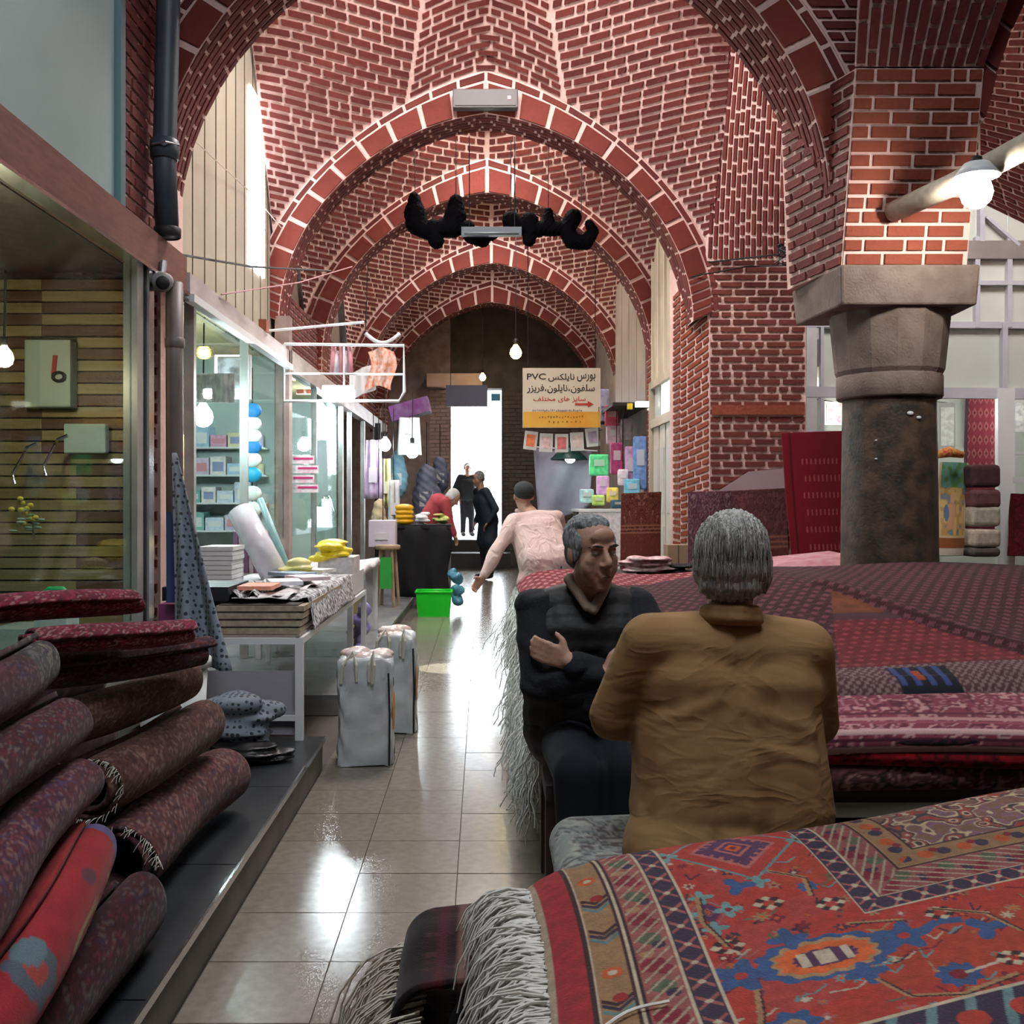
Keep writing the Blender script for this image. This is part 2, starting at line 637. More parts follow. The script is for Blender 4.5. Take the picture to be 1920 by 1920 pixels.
# small return beside it, whitish light put into its brick colour
f = coons(P(1470, 490, 8.75), P(1545, 490, 8.2), P(1474, 250, 8.3), P(1570, 250, 7.4))
f2 = lambda u, v: f(u, v) + np.array([0, 0.015, 0.0])
grid_mesh(f2, np.linspace(0, 1, 5), np.linspace(0, 1, 7), 'mortar_bed', MORTAR, root)
lay(cells_of(f, zero, one, 0, 1, 0.068, 0.2, 0.02), mat('lit_brick', (0.16, 0.06, 0.06), 0.85, (0.28, 0.12, 0.11), 3, island=0.7), root, (0, 3, 2), 60)

# right pier below the first arch: front face, corridor face and reveal
def wall_patch(root, bl, br, tl, tr, m=BRICK, single=100, course=0.0685, L=0.215, gap=0.026, view=(0, 0, 1.5)):
    f = coons(bl, br, tl, tr)
    v1 = np.array(br) - np.array(bl); v2 = np.array(tl) - np.array(bl)
    nr = np.cross(v1, v2); nr = nr / np.linalg.norm(nr)
    if np.dot(nr, np.array(view) - np.array(bl)) < 0: nr = -nr
    f2 = lambda u, v: f(u, v) - nr * 0.008
    grid_mesh(f2, np.linspace(0, 1, 3), np.linspace(0, 1, 3), 'mortar_bed', MORTAR, root, smooth=False)
    lay(cells_of(f, zero, one, 0, 1, course, L, gap), m, root, view, single)

root = empty('wall_pier', (2.5, 9.6, 0), kind='structure')
xa, xb = 2.08, 2.97
wall_patch(root, (xa, 9.4, 0), (xb, 9.4, 0), (xa, 9.4, 3.5), (xb, 9.4, 3.5), BRICK, 300)
wall_patch(root, (1.88, 9.75, 0), (xa, 9.4, 0), (1.88, 9.75, 3.3), (xa, 9.4, 3.5), BRICK_OLD, 150)
wall_patch(root, (1.88, 10.1, 0), (1.88, 9.75, 0), (1.88, 10.1, 3.3), (1.88, 9.75, 3.3), BRICK_OLD, 80)
MB().span((1.9, 9.82, 0), (xb, 10.4, 3.6)).build('core', MORTAR, root)
MB().span((2.1, 9.42, 0), (xb, 9.85, 3.6)).build('core', MORTAR, root)
# one long stretcher slab set in the pier face
MB().span((xa + 0.02, 9.375, H + (940 - 778) * 9.4 / F), (xb - 0.02, 9.4, H + (940 - 760) * 9.4 / F)).build('brick', BRICK_OLD, root)

# left pier beside the pipe
root = empty('wall_pier_left', (-1.9, 5.9, 0), kind='structure')
wall_patch(root, (-2.06, 5.8, 0), (-1.83, 5.8, 0), (-2.06, 5.8, 3.2), (-1.83, 5.8, 3.2), BRICK, 120)
MB().span((-2.3, 5.82, 0), (-1.83, 6.25, 3.3)).build('core', MORTAR, root)
# near spandrels either side of the first arch
root = empty('wall_spandrel', (0, 5.75, 3), kind='structure')
for s in (-1, 1):
    xo = 0.05
    def f(u, v, s=s):
        # u: outwards, v: height
        z = 3.05 + 2.9 * v
        lo, hi = 0.0, 2.149
        for _ in range(24):
            m_ = (lo + hi) / 2
            if z_ext(m_) > z: lo = m_
            else: hi = m_
        xi = (lo if z < ZE_ else 0.0) + 0.01
        xx = xi + (2.75 - xi) * u
        return np.array([xo + s * xx, 5.75, z])
    f2 = lambda u, v, f=f: f(u, v) + np.array([0, 0.01, 0])
    grid_mesh(f2, np.linspace(0, 1, 5), np.linspace(0, 1, 31), 'mortar_bed', MORTAR, root, smooth=False)
    lay(cells_of(f, zero, lambda v, s=s: 0.99 if s < 0 else 0.99, 0, 1, 0.068, 0.215, 0.023), BRICK, root, (0, 0, 1.5), 110)

# brick pier standing on the capital and the fan above it
root = empty('wall_pier_right', (2.33, 5.9, 2.55), kind='structure')
zA, zB = 2.56, 3.62
wall_patch(root, (1.97, 5.62, zA), (2.66, 5.62, zA), (2.02, 5.55, zB), (2.72, 5.55, zB), BRICK_OLD, 120, 0.074, 0.22, 0.018)
wall_patch(root, (1.86, 6.2, zA), (1.97, 5.62, zA), (1.80, 6.2, zB), (2.02, 5.55, zB), BRICK, 60)
MB().add([(1.86, 6.25, zA), (1.975, 5.64, zA), (2.66, 5.64, zA), (2.66, 6.25, zA), (1.82, 6.25, zB), (2.03, 5.57, zB), (2.71, 5.57, zB), (2.71, 6.25, zB)],
         [(0, 1, 2, 3), (7, 6, 5, 4), (0, 4, 5, 1), (1, 5, 6, 2), (2, 6, 7, 3), (3, 7, 4, 0)]).build('core', MORTAR, root)
f = coons((2.02, 5.55, zB), (2.72, 5.55, zB), (1.80, 4.35, 5.0), (2.95, 4.35, 5.0), (0, 0.12, 0))
f2 = lambda u, v: f(u, v) + np.array([0, 0.01, 0.01])
grid_mesh(f2, np.linspace(0, 1, 7), np.linspace(0, 1, 13), 'mortar_bed', MORTAR, root)
lay(vertical_courses(f, 0.076, 0.23, 0.02), BRICK, root, (0, 2, 1), 120)

# vault and arch of the right bay, seen past the column
root = empty('wall_right_vault', (4, 7.5, 3), kind='structure')
f = coons(P(1848, 385, 8.2), P(2500, 700, 6.9), P(1800, -10, 7.2), P(2500, -160, 5.2), (0.0, 0.25, 0.1))
f2 = lambda u, v: f(u, v) + np.array([0, 0.015, 0.01])
grid_mesh(f2, np.linspace(0, 1, 9), np.linspace(0, 1, 13), 'mortar_bed', MORTAR, root)
lay(cells_of(f, zero, one, 0, 1, 0.068, 0.215, 0.023), BRICK, root, (2, 2, 1), 120)
f = coons((2.74, 5.6, 3.35), (2.74, 5.95, 3.35), (3.35, 5.6, 4.5), (3.35, 5.95, 4.5), (-0.06, 0, 0.12))
tl_ = []
for i in range(6):
    a, b = i / 6 + 0.01, (i + 1) / 6 - 0.01
    tl_.append([f(0, a), f(0, b), f(0, b) + np.array([-0.2, 0, 0.16]), f(0, a) + np.array([-0.2, 0, 0.16])])
lay(tl_, TILE_RED, root, (2, 0, 1.5), 10, 0.02, 'brick_tile')
g2 = MB()
for i in range(8):
    a, b = i / 8, (i + 1) / 8
    q = [f(0, a), f(0, b), f(0, b) + np.array([-0.24, 0, 0.2]), f(0, a) + np.array([-0.24, 0, 0.2])]
    g2.prism([p + np.array([0, 0.012, 0]) for p in q], (0, 0.4, 0))
g2.build('mortar_bed', MORTAR, root)

# ---------------------------------------------------------------- floor, ledge, walls
GROUT = mat('floor_grout', (0.075, 0.065, 0.052), 0.8)
floor = MB().span((-3.2, -3.0, -0.1), (7.5, 26, -0.006)).build('floor', GROUT, kind='structure')
TILE = mat('beige_terrazzo', (0.17, 0.148, 0.115), 0.20, (0.24, 0.215, 0.17), 26.0, spec=0.5, bump=0.04, bscale=5, island=0.35)
ts, tn = 0.335, 0
tile_me = {}
for ix in range(0, 6):
    for iy in range(54):
        x = -0.756 + ix * ts
        y = 1.15 + iy * ts
        if ix == 5 and iy > 8:
            continue
        b = MB()
        b.box((0, 0, -0.004), (ts - 0.0035, ts - 0.0035, 0.008))
        if 'a' not in tile_me:
            tile_me['a'] = b.mesh('floor_tile'); tile_me['a'].materials.append(TILE)
        o = bpy.data.objects.new('floor_tile', tile_me['a'])
        o.location = (x + ts / 2, y + ts / 2, 0.0 + rng.uniform(-0.0006, 0.0006))
        o.rotation_euler = (rng.uniform(-0.002, 0.002), rng.uniform(-0.002, 0.002), 0)
        COL.objects.link(o)
        o.parent = floor
        tn += 1

# raised ledge in front of the left shops, dark stone slabs with a light metal edge
LEDGE = mat('dark_slate', (0.013, 0.017, 0.021), 0.3, (0.024, 0.028, 0.032), 5.0, spec=0.5, bump=0.1, bscale=20)
ledge = empty('floor_ledge', (-1.2, 3, 0), kind='structure')
MB().span((-2.2, -2, -0.004), (-0.76, 4.86, 0.12)).build('riser', mat('beige_riser', (0.17, 0.155, 0.125), 0.6, (0.11, 0.10, 0.08), 4), ledge)
for i in range(8):
    y0 = -2 + i * 0.86
    MB().span((-2.2, y0 + 0.003, 0.12), (-0.755, min(y0 + 0.857, 4.88), 0.15)).build('slab', LEDGE, ledge)
MB().span((-0.756, -2, 0.128), (-0.748, 4.88, 0.151)).build('edge_strip', CHROME, ledge)
ledge2 = empty('floor_ledge', (-1.3, 11, 0), kind='structure')
MB().span((-2.2, 6.1, -0.004), (-0.86, 18.2, 0.09)).build('riser', mat('grey_riser', (0.22, 0.21, 0.20), 0.6, (0.14, 0.13, 0.13), 4), ledge2)
for i in range(8):
    y0 = 6.1 + i * 1.5
    MB().span((-2.2, y0 + 0.003, 0.09), (-0.85, y0 + 1.497, 0.115)).build('slab', mat('grey_slab', (0.20, 0.20, 0.21), 0.35, (0.13, 0.13, 0.14), 5), ledge2)

# back of the space behind the viewer and outer walls
SOOT = mat('old_plaster', (0.30, 0.22, 0.19), 0.9, (0.22, 0.15, 0.13), 1.5)
MB().span((-3.2, -3.1, -0.1), (7.5, -3.0, 6.3)).build('wall_back', SOOT, kind='structure')
MB().span((-3.3, -3.0, -0.1), (-3.2, 26, 6.3)).build('wall_left', SOOT, kind='structure')
MB().span((7.5, -3.0, -0.1), (7.6, 26, 6.3)).build('wall_right', SOOT, kind='structure')

# far end: wall with the gate opening, brick shutter wall right of it
END = mat('dark_end_wall', (0.075, 0.065, 0.055), 0.9, (0.12, 0.10, 0.085), 4.0, bump=0.4, bscale=30)
Ye = 20.0
gx0, gx1 = P(845, 0, Ye)[0], P(941, 0, Ye)[0]
gz = P(0, 728, Ye)[2]
root = empty('wall_end', (0.3, Ye, 0), kind='structure')
MB().span((-3.2, Ye, 0), (gx0, Ye + 0.4, 5.8)).build('masonry', mat('lit_tone_end', (0.42, 0.34, 0.31), 0.9, (0.30, 0.22, 0.2), 6), root)  # left masonry coloured pale to carry the light on it
MB().span((gx1, Ye, 0), (4.0, Ye + 0.4, 5.8)).build('masonry', END, root)
MB().span((gx0, Ye, gz), (gx1, Ye + 0.4, 5.8)).build('masonry', END, root)
MB().span((gx0 - 0.1, Ye - 0.9, -0.0), (gx1 + 0.15, Ye + 0.5, 0.30)).build('step', mat('dark_step', (0.04, 0.035, 0.035), 0.6), root)
MB().span((gx0 - 0.05, Ye - 0.1, 0.30), (gx1 + 0.1, Ye + 0.5, 0.52)).build('step', mat('dark_step', (0.04, 0.035, 0.035), 0.6), root)
c = []
f = coons((gx0 - 0.42, Ye - 0.005, 0.9), (gx0 - 0.02, Ye - 0.005, 0.9), (gx0 - 0.42, Ye - 0.005, 3.6), (gx0 - 0.02, Ye - 0.005, 3.6))
lay(cells_of(f, zero, one, 0, 1, 0.075, 0.22, 0.02), mat('lit_tone_brick', (0.45, 0.33, 0.30), 0.9, (0.55, 0.42, 0.38), 3, island=0.6), root, (0, 0, 1.5), 60)  # lit brick beside the gate, its light put into the paler colour
f = coons((gx1 + 0.02, Ye - 0.005, 0.3), (gx1 + 1.5, Ye - 0.005, 0.3), (gx1 + 0.02, Ye - 0.005, 3.4), (gx1 + 1.5, Ye - 0.005, 3.4))
lay(cells_of(f, zero, one, 0, 1, 0.08, 0.24, 0.02), mat('grey_brown_brick', (0.10, 0.085, 0.075), 0.9, (0.15, 0.12, 0.105), 3, island=0.6), root, (0, 0, 1.5), 150)
# street outside the gate, pale in full daylight
MB().span((-6, Ye + 0.5, 0.3), (6, 60, 0.5)).build('floor_outside', mat('pale_street', (0.75, 0.75, 0.75), 0.8), kind='structure')

# ---------------------------------------------------------------- left side shops
def emis(name, col, strength):
    if name in MATS: return MATS[name]
    m = bpy.data.materials.new(name)
    m.use_nodes = True
    b = m.node_tree.nodes['Principled BSDF']
    b.inputs['Base Color'].default_value = (*col, 1)
    b.inputs['Emission Color'].default_value = (*col, 1)
    b.inputs['Emission Strength'].default_value = strength
    MATS[name] = m
    return m

def bulb_lamp(pos, label, power, col, r=0.05, cord=0.5, group=None, shade=False, kind='light bulb'):
    pos = np.array(pos, float)
    t = empty('hanging_bulb', tuple(pos), label=label, cat=kind, group=group)
    em = emis('bulb_glow_%d_%d_%d' % (int(power * 10), int(col[2] * 100), int(r * 1000)), col, power / (4 * math.pi ** 2 * r * r))
    MB().lathe([(0.25 * r, 1.5 * r), (0.45 * r, 1.15 * r), (0.85 * r, 0.6 * r), (r, 0), (0.85 * r, -0.55 * r), (0.45 * r, -0.92 * r), (0.02 * r, -r)], pos, 14).build('glass_bulb', em, t, True)
    MB().lathe([(0.3 * r, 1.4 * r), (0.34 * r, 1.5 * r), (0.34 * r, 2.3 * r), (0.15 * r, 2.4 * r)], pos, 10).build('socket', BLACK, t, True)
    if cord:
        MB().tube([pos + np.array([0, 0, 2.3 * r]), pos + np.array([0.005, 0, 2.3 * r + cord])], 0.006, 5).build('cord', BLACK, t)
    if shade:
        MB().lathe([(0.35 * r, 2.0 * r), (0.8 * r, 1.9 * r), (1.45 * r, 1.05 * r), (1.4 * r, 1.03 * r), (0.75 * r, 1.8 * r), (0.3 * r, 1.9 * r)], pos, 18, cap=False).build('shade', WHITE_M, t, True)
    return t

XL = -1.75
# --- near shop
shop = empty('wall_left_shopfront', (XL, 3.6, 0), kind='structure')
FAS = mat('maroon_fascia', (0.17, 0.085, 0.075), 0.3, (0.24, 0.12, 0.10), 9, stretch=(1, 1, 6), spec=0.5)
MB().span((XL - 0.06, 1.2, 2.47), (XL + 0.04, 5.92, 2.68)).build('fascia_beam', FAS, shop)
MB().span((XL - 0.02, 1.2, 2.455), (XL + 0.06, 5.92, 2.472)).build('fascia_lip', CHROME, shop)
PANEL = mat('pale_teal_panel', (0.38, 0.54, 0.52), 0.3, (0.33, 0.48, 0.46), 0.8)
for i in range(3):
    MB().span((XL - 0.07, 1.2 + i * 1.25 + 0.004, 2.68), (XL - 0.03, 1.2 + (i + 1) * 1.25 - 0.004, 5.2)).build('wall_panel', PANEL, shop)
MB().span((XL - 0.06, 4.955, 2.68), (XL + 0.0, 5.02, 5.2)).build('corner_trim', mat('teal_trim', (0.12, 0.22, 0.25), 0.4), shop)
wall_patch(shop, (XL - 0.06, 5.02, 2.68), (XL - 0.06, 5.75, 2.68), (XL - 0.02, 5.02, 5.2), (XL - 0.02, 5.75, 5.2), BRICK, 90, 0.07, 0.2, 0.02, view=(3, 5, 2))
# window frame, glass
ALU = mat('aluminium', (0.46, 0.48, 0.45), 0.35, (0.36, 0.38, 0.36), 6, metal=0.5)
for y in (2.3, 5.1):
    MB().span((XL - 0.04, y, 0.15), (XL + 0.03, y + 0.09, 2.46)).build('window_post', ALU, shop)
MB().span((XL - 0.03, 5.22, 0.15), (XL + 0.05, 5.30, 2.46)).build('window_post', CHROME, shop)
MB().span((XL - 0.04, 1.2, 0.15), (XL + 0.03, 5.1, 0.60)).build('window_plinth', ALU, shop)
w1 = MB().span((XL - 0.008, 2.39, 0.60), (XL + 0.002, 5.1, 2.46)).build('window_1', GLASS, kind='structure')
w2 = MB().span((XL - 0.008, 1.2, 0.60), (XL + 0.002, 2.3, 2.46)).build('window_2', GLASS, kind='structure')
# sliding inner pane with its edge
MB().span((-2.35, 4.2, 0.7), (-1.82, 4.21, 2.2)).build('glass_pane', GLASS_C, shop)
# side wall of the shop: horizontal boards in two browns
slat = empty('wall_slatted', (-2.6, 5.35, 0), kind='structure')
MB().span((-3.2, 5.36, 0.1), (-1.8, 5.42, 2.47)).build('backing', DARK, slat)
SA = mat('olive_board', (0.30, 0.24, 0.10), 0.5, (0.38, 0.31, 0.15), 3, stretch=(1, 1, 12))
SB = mat('brown_board', (0.13, 0.075, 0.045), 0.5, (0.17, 0.10, 0.06), 3, stretch=(1, 1, 12))
zz = 0.62
i = 0
while zz < 2.4:
    cut = -2.12 + (0.0 if i % 2 else 0.28)
    seq = [(-3.2, -2.62, SA if i % 2 else SA), (-2.62, cut, SA), (cut, -1.86, SB if i % 2 else SA)] if zz < 1.5 else [(-3.2, -2.3, SA if i % 2 else SB), (-2.3, -1.86, SB if i % 2 else SA)]
    for (a, b, m) in seq:
        MB().span((a + 0.001, 5.34, zz), (b - 0.001, 5.362, zz + 0.052)).build('board', m, slat)
    zz += 0.0605
    i += 1
MB().span((-3.2, 1.2, 2.47), (-1.82, 5.4, 2.5)).build('ceiling_shop', mat('dark_shop_ceiling', (0.07, 0.065, 0.06), 0.4), kind='structure')
MB().span((-3.2, 1.2, 0.12), (-1.82, 5.4, 0.58)).build('window_display_base', mat('grey_display', (0.25, 0.25, 0.24), 0.6), shop)

# things inside the near shop window
fb = empty('fuse_box', tuple(P(97, 770, 5.3)), label='pale green fuse box with red lever on the slatted wall', cat='fuse box')
a, b = P(55, 640, 5.3), P(140, 765, 5.3)
bev(MB().span((a[0], 5.24, b[2]), (b[0], 5.338, a[2])).build('case', mat('pale_green_paint', (0.42, 0.52, 0.46), 0.45), fb), 0.006)
q = P(103, 685, 5.24)
MB().box((q[0], 5.232, q[2]), (0.02, 0.012, 0.1), ry=0.1).build('lever', mat('red_plastic', (0.4, 0.03, 0.03), 0.4), fb)
MB().tube([(q[0] + 0.025 + 0.03 * math.cos(t), 5.225, q[2] - 0.06 + 0.022 * math.sin(t)) for t in np.linspace(0, 6.28, 14)], 0.009, 6).build('cable_loop', BLACK, fb)
a, b = P(122, 795, 5.3), P(200, 850, 5.3)
jb = bev(MB().span((a[0], 5.28, b[2]), (b[0], 5.338, a[2])).build('junction_box', mat('mint_plastic', (0.45, 0.60, 0.55), 0.4), label='mint green junction box below the fuse box', cat='junction box'), 0.006)
# small switch plate and hanging flowers
fl = empty('artificial_flower', tuple(P(55, 985, 4.6)), label='small yellow artificial flowers on the glass shelf', cat='flowers')
fb2 = MB()
for i in range(14):
    c = P(50, 958, 4.6) + rng.normal(0, 0.025, 3)
    fb2.ball(c, (0.016, 0.016, 0.012), 6, 4)
fb2.build('petals', mat('yellow_petal', (0.75, 0.55, 0.05), 0.6), fl, True)
lf = MB()
for i in range(12):
    c = P(60, 978, 4.6) + rng.normal(0, 0.03, 3)
    lf.ball(c, (0.022, 0.008, 0.006), 6, 4)
lf.build('leaves', mat('pale_leaf', (0.4, 0.5, 0.35), 0.6), fl, True)
MB().tube([P(62, 965, 4.6), P(63, 1010, 4.6)], 0.005, 5).build('stem', CHROME, fl)
MB().span((-2.95, 4.55, 1.04), (-1.83, 4.72, 1.05)).build('glass_shelf', GLASS_C, label='clear glass shelf behind the near shop window', cat='shelf')
for k, (px, py, lab) in enumerate(((48, 845, 'left'), (105, 830, 'right'))):
    hk = empty('chrome_hook', tuple(P(px, py, 5.2)), label='chrome display hook %s the fuse box' % ('under the left edge of' if k == 0 else 'under the right edge of'), cat='hook')
    p = P(px, py, 5.2)
    MB().tube([p, p + [0.05, -0.1, 0.01], p + [0.1, -0.1, 0.03]], 0.008, 6).build('arm', CHROME, hk)
    MB().tube([p, p + [-0.02, -0.1, -0.12], p + [-0.01, -0.1, -0.17]], 0.007, 6).build('prong', CHROME, hk)
bag = empty('carrier_bag', tuple(P(100, 1160, 4.5)), label='white carrier bag with bright green handle in the shop window', cat='bag')
a, b = P(75, 1120, 4.5), P(135, 1175, 4.5)
MB().span((a[0], 4.44, 0.58), (b[0], 4.58, a[2] - 0.0)).build('body', mat('white_bag', (0.7, 0.72, 0.68), 0.5), bag)
GREEN = mat('bright_green_plastic', (0.02, 0.45, 0.13), 0.4)
MB().tube([P(78, 1150, 4.46), P(82, 1115, 4.46), P(92, 1107, 4.46), P(118, 1107, 4.46), P(126, 1115, 4.46), P(120, 1150, 4.46)], 0.018, 8).build('handle', GREEN, bag, True)
for k in range(3):
    bx = MB().box((-2.15 - 0.36 * k, 4.85 + 0.05 * k, 0.632), (0.26, 0.3, 0.1), rz=0.1 * k)
    bx.build('display_box', mat('display_card_%d' % k, ((0.5, 0.55, 0.5), (0.45, 0.4, 0.35), (0.6, 0.62, 0.6))[k], 0.6),
             label=('pale card box beside the green handled bag', 'tan card box at the back of the near window', 'white card box deepest in the near window')[k], cat='box')
bulb_lamp(P(8, 672, 4.55), 'warm bulb glowing inside the near shop at the left edge', 8, (1.0, 0.78, 0.5), 0.04, 0.3)

# --- downpipe, lower pipe, security camera at the left pier
PIPE = mat('blue_grey_pipe', (0.035, 0.05, 0.07), 0.45, (0.055, 0.07, 0.085), 4)
dp = empty('downpipe', (-1.68, 5.45, 2.6), label='thick blue grey downpipe running up beside the arch', cat='pipe')
MB().tube([P(318, -250, 5.5), P(316, 0, 5.5), P(308, 300, 5.5), P(314, 444, 5.5)], 0.062, 16).build('tube', PIPE, dp, True)
MB().lathe([(0.064, 0), (0.076, 0.005), (0.076, 0.1), (0.064, 0.11)], P(309, 300, 5.5), 16, cap=False).build('collar', PIPE, dp, True)
MB().lathe([(0.066, 0), (0.072, 0.004), (0.072, 0.05), (0.066, 0.055)], P(314, 446, 5.5), 14, cap=False).build('foot_collar', BLACK, dp, True)
MB().tube([P(285, 270, 5.43), P(310, 266, 5.40), P(336, 272, 5.5)], 0.006, 5).build('clamp', GREY_M, dp)
lp = empty('lower_pipe', (-1.67, 5.5, 0.15), label='brown grey pipe below the beam beside the brick pier', cat='pipe')
MB().tube([P(327, 530, 5.55), P(327, 700, 5.55), (-1.665, 5.55, 0.16)], 0.046, 14).build('tube', mat('brown_pipe', (0.16, 0.12, 0.11), 0.5, (0.20, 0.16, 0.15), 4), lp, True)
MB().lathe([(0.047, 0), (0.053, 0.004), (0.053, 0.05), (0.047, 0.055)], (-1.668, 5.55, 2.1), 14, cap=False).build('collar', mat('brown_pipe', (0, 0, 0)), lp, True)
cc = empty('security_camera', tuple(P(300, 530, 5.35)), label='grey bullet security camera under the beam by the pipe', cat='camera')
p = P(298, 527, 5.35)
MB().tube([p + [-0.02, 0.16, 0.03], p + [0, 0, 0], p + [0.05, -0.1, -0.03]], [0.05, 0.052, 0.05], 14).build('housing', mat('camera_grey', (0.25, 0.24, 0.24), 0.4), cc, True)
MB().tube([p + [0.05, -0.1, -0.03], p + [0.056, -0.115, -0.034]], 0.035, 12).build('lens', BLACK, cc, True)
MB().tube([p + [0, 0.05, 0.03], p + [0, 0.08, 0.12]], 0.018, 8).build('bracket', GREY_M, cc)

# --- second shop, beam and the tall translucent panels over it
shop2 = empty('wall_left_second_shop', (XL, 8, 0), kind='structure')
BEAM2 = mat('dusty_white_beam', (0.55, 0.50, 0.49), 0.4, (0.42, 0.36, 0.35), 3, stretch=(1, 1, 4))
MB().span((XL - 0.05, 5.95, 2.47), (XL + 0.05, 9.05, 2.60)).build('fascia_beam', BEAM2, shop2)
MB().span((XL + 0.02, 5.95, 2.43), (XL + 0.075, 9.05, 2.475)).build('light_strip', WHITE_M, shop2)
MB().box((XL + 0.04, 8.0, 2.64), (0.06, 0.1, 0.09)).build('clip', mat('rust_clip', (0.3, 0.08, 0.05), 0.6), shop2)
PANEL_V = mat('translucent_cream_sheet', (0.44, 0.41, 0.32), 0.35, (0.35, 0.32, 0.25), 1.3, stretch=(1, 1, 0.4))
y = 6.28
k = 0
while y < 9.3:
    w = 0.3
    MB().span((-1.97, y + 0.004, 2.55), (-1.95, y + w - 0.008, 5.35)).build('wall_panel', PANEL_V, shop2)
    MB().span((-1.955, y + w - 0.010, 2.55), (-1.945, y + w + 0.001, 5.35)).build('batten', mat('brown_batten', (0.10, 0.075, 0.05), 0.6), shop2)
    y += w
    k += 1
wi = MB().span((-1.945, 8.55, 3.25), (-1.935, 9.1, 4.75)).build('window_3', emis('window_daylight', (0.93, 0.97, 1.0), 9.0), kind='structure')
# shop interior shells
INT = mat('mint_wall', (0.55, 0.68, 0.64), 0.5, (0.48, 0.60, 0.57), 1.2)
MB().span((-3.2, 6.2, 2.56), (-1.8, 15.5, 2.62)).build('ceiling_second_shop', mat('yellow_wood_ceiling', (0.46, 0.38, 0.2), 0.5, (0.38, 0.30, 0.15), 2, stretch=(8, 1, 1)), kind='structure')
MB().span((-3.2, 9.1, 0.1), (-1.85, 9.16, 2.56)).build('wall_partition', INT, kind='structure')
MB().span((-3.2, 12.9, 0.1), (-1.85, 12.96, 2.56)).build('wall_partition_far', INT, kind='structure')
MB().span((-3.19, 6.2, 0.1), (-3.12, 15.5, 2.56)).build('wall_shop_back', INT, kind='structure')
MB().span((-1.82, 9.0, 0.1), (-1.70, 9.14, 2.9)).build('post', mat('brown_grey_post', (0.25, 0.17, 0.15), 0.6, (0.35, 0.27, 0.24), 5), shop2)
for (y, w) in ((6.1, 0.05), (7.5, 0.025), (10.6, 0.03), (12.6, 0.06), (13.4, 0.06), (14.9, 0.08)):
    MB().span((XL - 0.03, y, 0.12), (XL + 0.03, y + w, 2.5)).build('window_post', ALU, shop2)
MB().span((XL - 0.05, 9.1, 2.44), (XL + 0.05, 18.2, 2.62)).build('fascia_beam', BEAM2, shop2)
wall_patch(shop2, (-1.9, 9.4, 2.6), (-1.9, 18.2, 2.6), (-1.9, 9.4, 3.3), (-1.9, 18.2, 3.3), BRICK, 60, view=(2, 12, 2))
w4 = MB().span((XL - 0.008, 6.15, 0.95), (XL + 0.002, 9.0, 2.46)).build('window_4', GLASS, kind='structure')
w5 = MB().span((XL - 0.008, 9.15, 0.95), (XL + 0.002, 12.6, 2.44)).build('window_5', GLASS, kind='structure')

# shelves of goods inside the second shop
cols = [(0.55, 0.62, 0.75), (0.75, 0.72, 0.7), (0.65, 0.35, 0.5), (0.35, 0.5, 0.65), (0.75, 0.75, 0.8), (0.6, 0.5, 0.65), (0.2, 0.45, 0.4), (0.7, 0.65, 0.4), (0.5, 0.45, 0.6)]
names = ['powder blue', 'off white', 'dusty pink', 'steel blue', 'pale lilac white', 'mauve', 'teal', 'straw yellow', 'violet grey']
place = ['top', 'second', 'third', 'bottom']
sh = empty('wall_shelf_unit', (-2.6, 9.0, 0), kind='structure')
for r_ in range(4):
    z = 1.02 + r_ * 0.24
    MB().span((-3.1, 8.82, z - 0.015), (-1.9, 9.09, z)).build('shelf_board', WHITE_M, sh)
    x = -3.05
    n_ = 0
    while x < -2.02:
        w = float(rng.uniform(0.10, 0.17))
        ci = int(rng.integers(0, len(cols)))
        h = float(rng.uniform(0.09, 0.19))
        o = MB().span((x, 8.85, z), (x + w - 0.012, 9.05, z + h)).build('parcel', mat('pack_%d' % ci, cols[ci], 0.45, tuple(min(1, v * 1.3) for v in cols[ci]), 30),
            label='%s wrapped packet, %s from left on the %s shelf of second shop' % (names[ci], ('first', 'second', 'third', 'fourth', 'fifth', 'sixth', 'seventh', 'eighth', 'ninth', 'tenth', 'eleventh')[n_], place[3 - r_]), cat='packet', group='packets on the second shop shelves')
        MB().span((x + 0.02, 8.846, z + 0.03), (x + w - 0.03, 8.85, z + h * 0.7)).build('front_label', mat('packlab_%d' % (ci % 3), ((0.8, 0.8, 0.8), (0.3, 0.35, 0.55), (0.7, 0.3, 0.35))[ci % 3], 0.5), o)
        x += w
        n_ += 1
# things hung on the glass and in the shop
a, b = P(345, 815, 7.4), P(402, 905, 7.4)
po = empty('notice_sheet', (-2.2, 7.4, 1.3), label='green and yellow notice stuck inside the second shop glass', cat='notice')
MB().span((a[0] - 0.3, 7.4, b[2]), (a[0] - 0.15, 7.404, a[2])).build('green_half', mat('notice_green', (0.2, 0.6, 0.35), 0.5), po)
MB().span((a[0] - 0.15, 7.4, b[2]), (a[0] + 0.08, 7.404, a[2])).build('yellow_half', mat('notice_yellow', (0.6, 0.6, 0.15), 0.5), po)
for k in range(2):
    MB().span((a[0] - 0.16, 7.396, b[2] + 0.05 + 0.13 * k), (a[0] + 0.0, 7.4, b[2] + 0.09 + 0.13 * k)).build('orange_line', mat('notice_orange', (0.8, 0.3, 0.15), 0.5), po)
MB().tube([(a[0], 7.402, a[2]), (a[0], 7.402, 2.56)], 0.003, 4).build('string', BLACK, po)
hb = empty('hanging_garland', tuple(P(472, 760, 8.0)), label='hanging string of blue and white cushion covers in shop window', cat='garland')
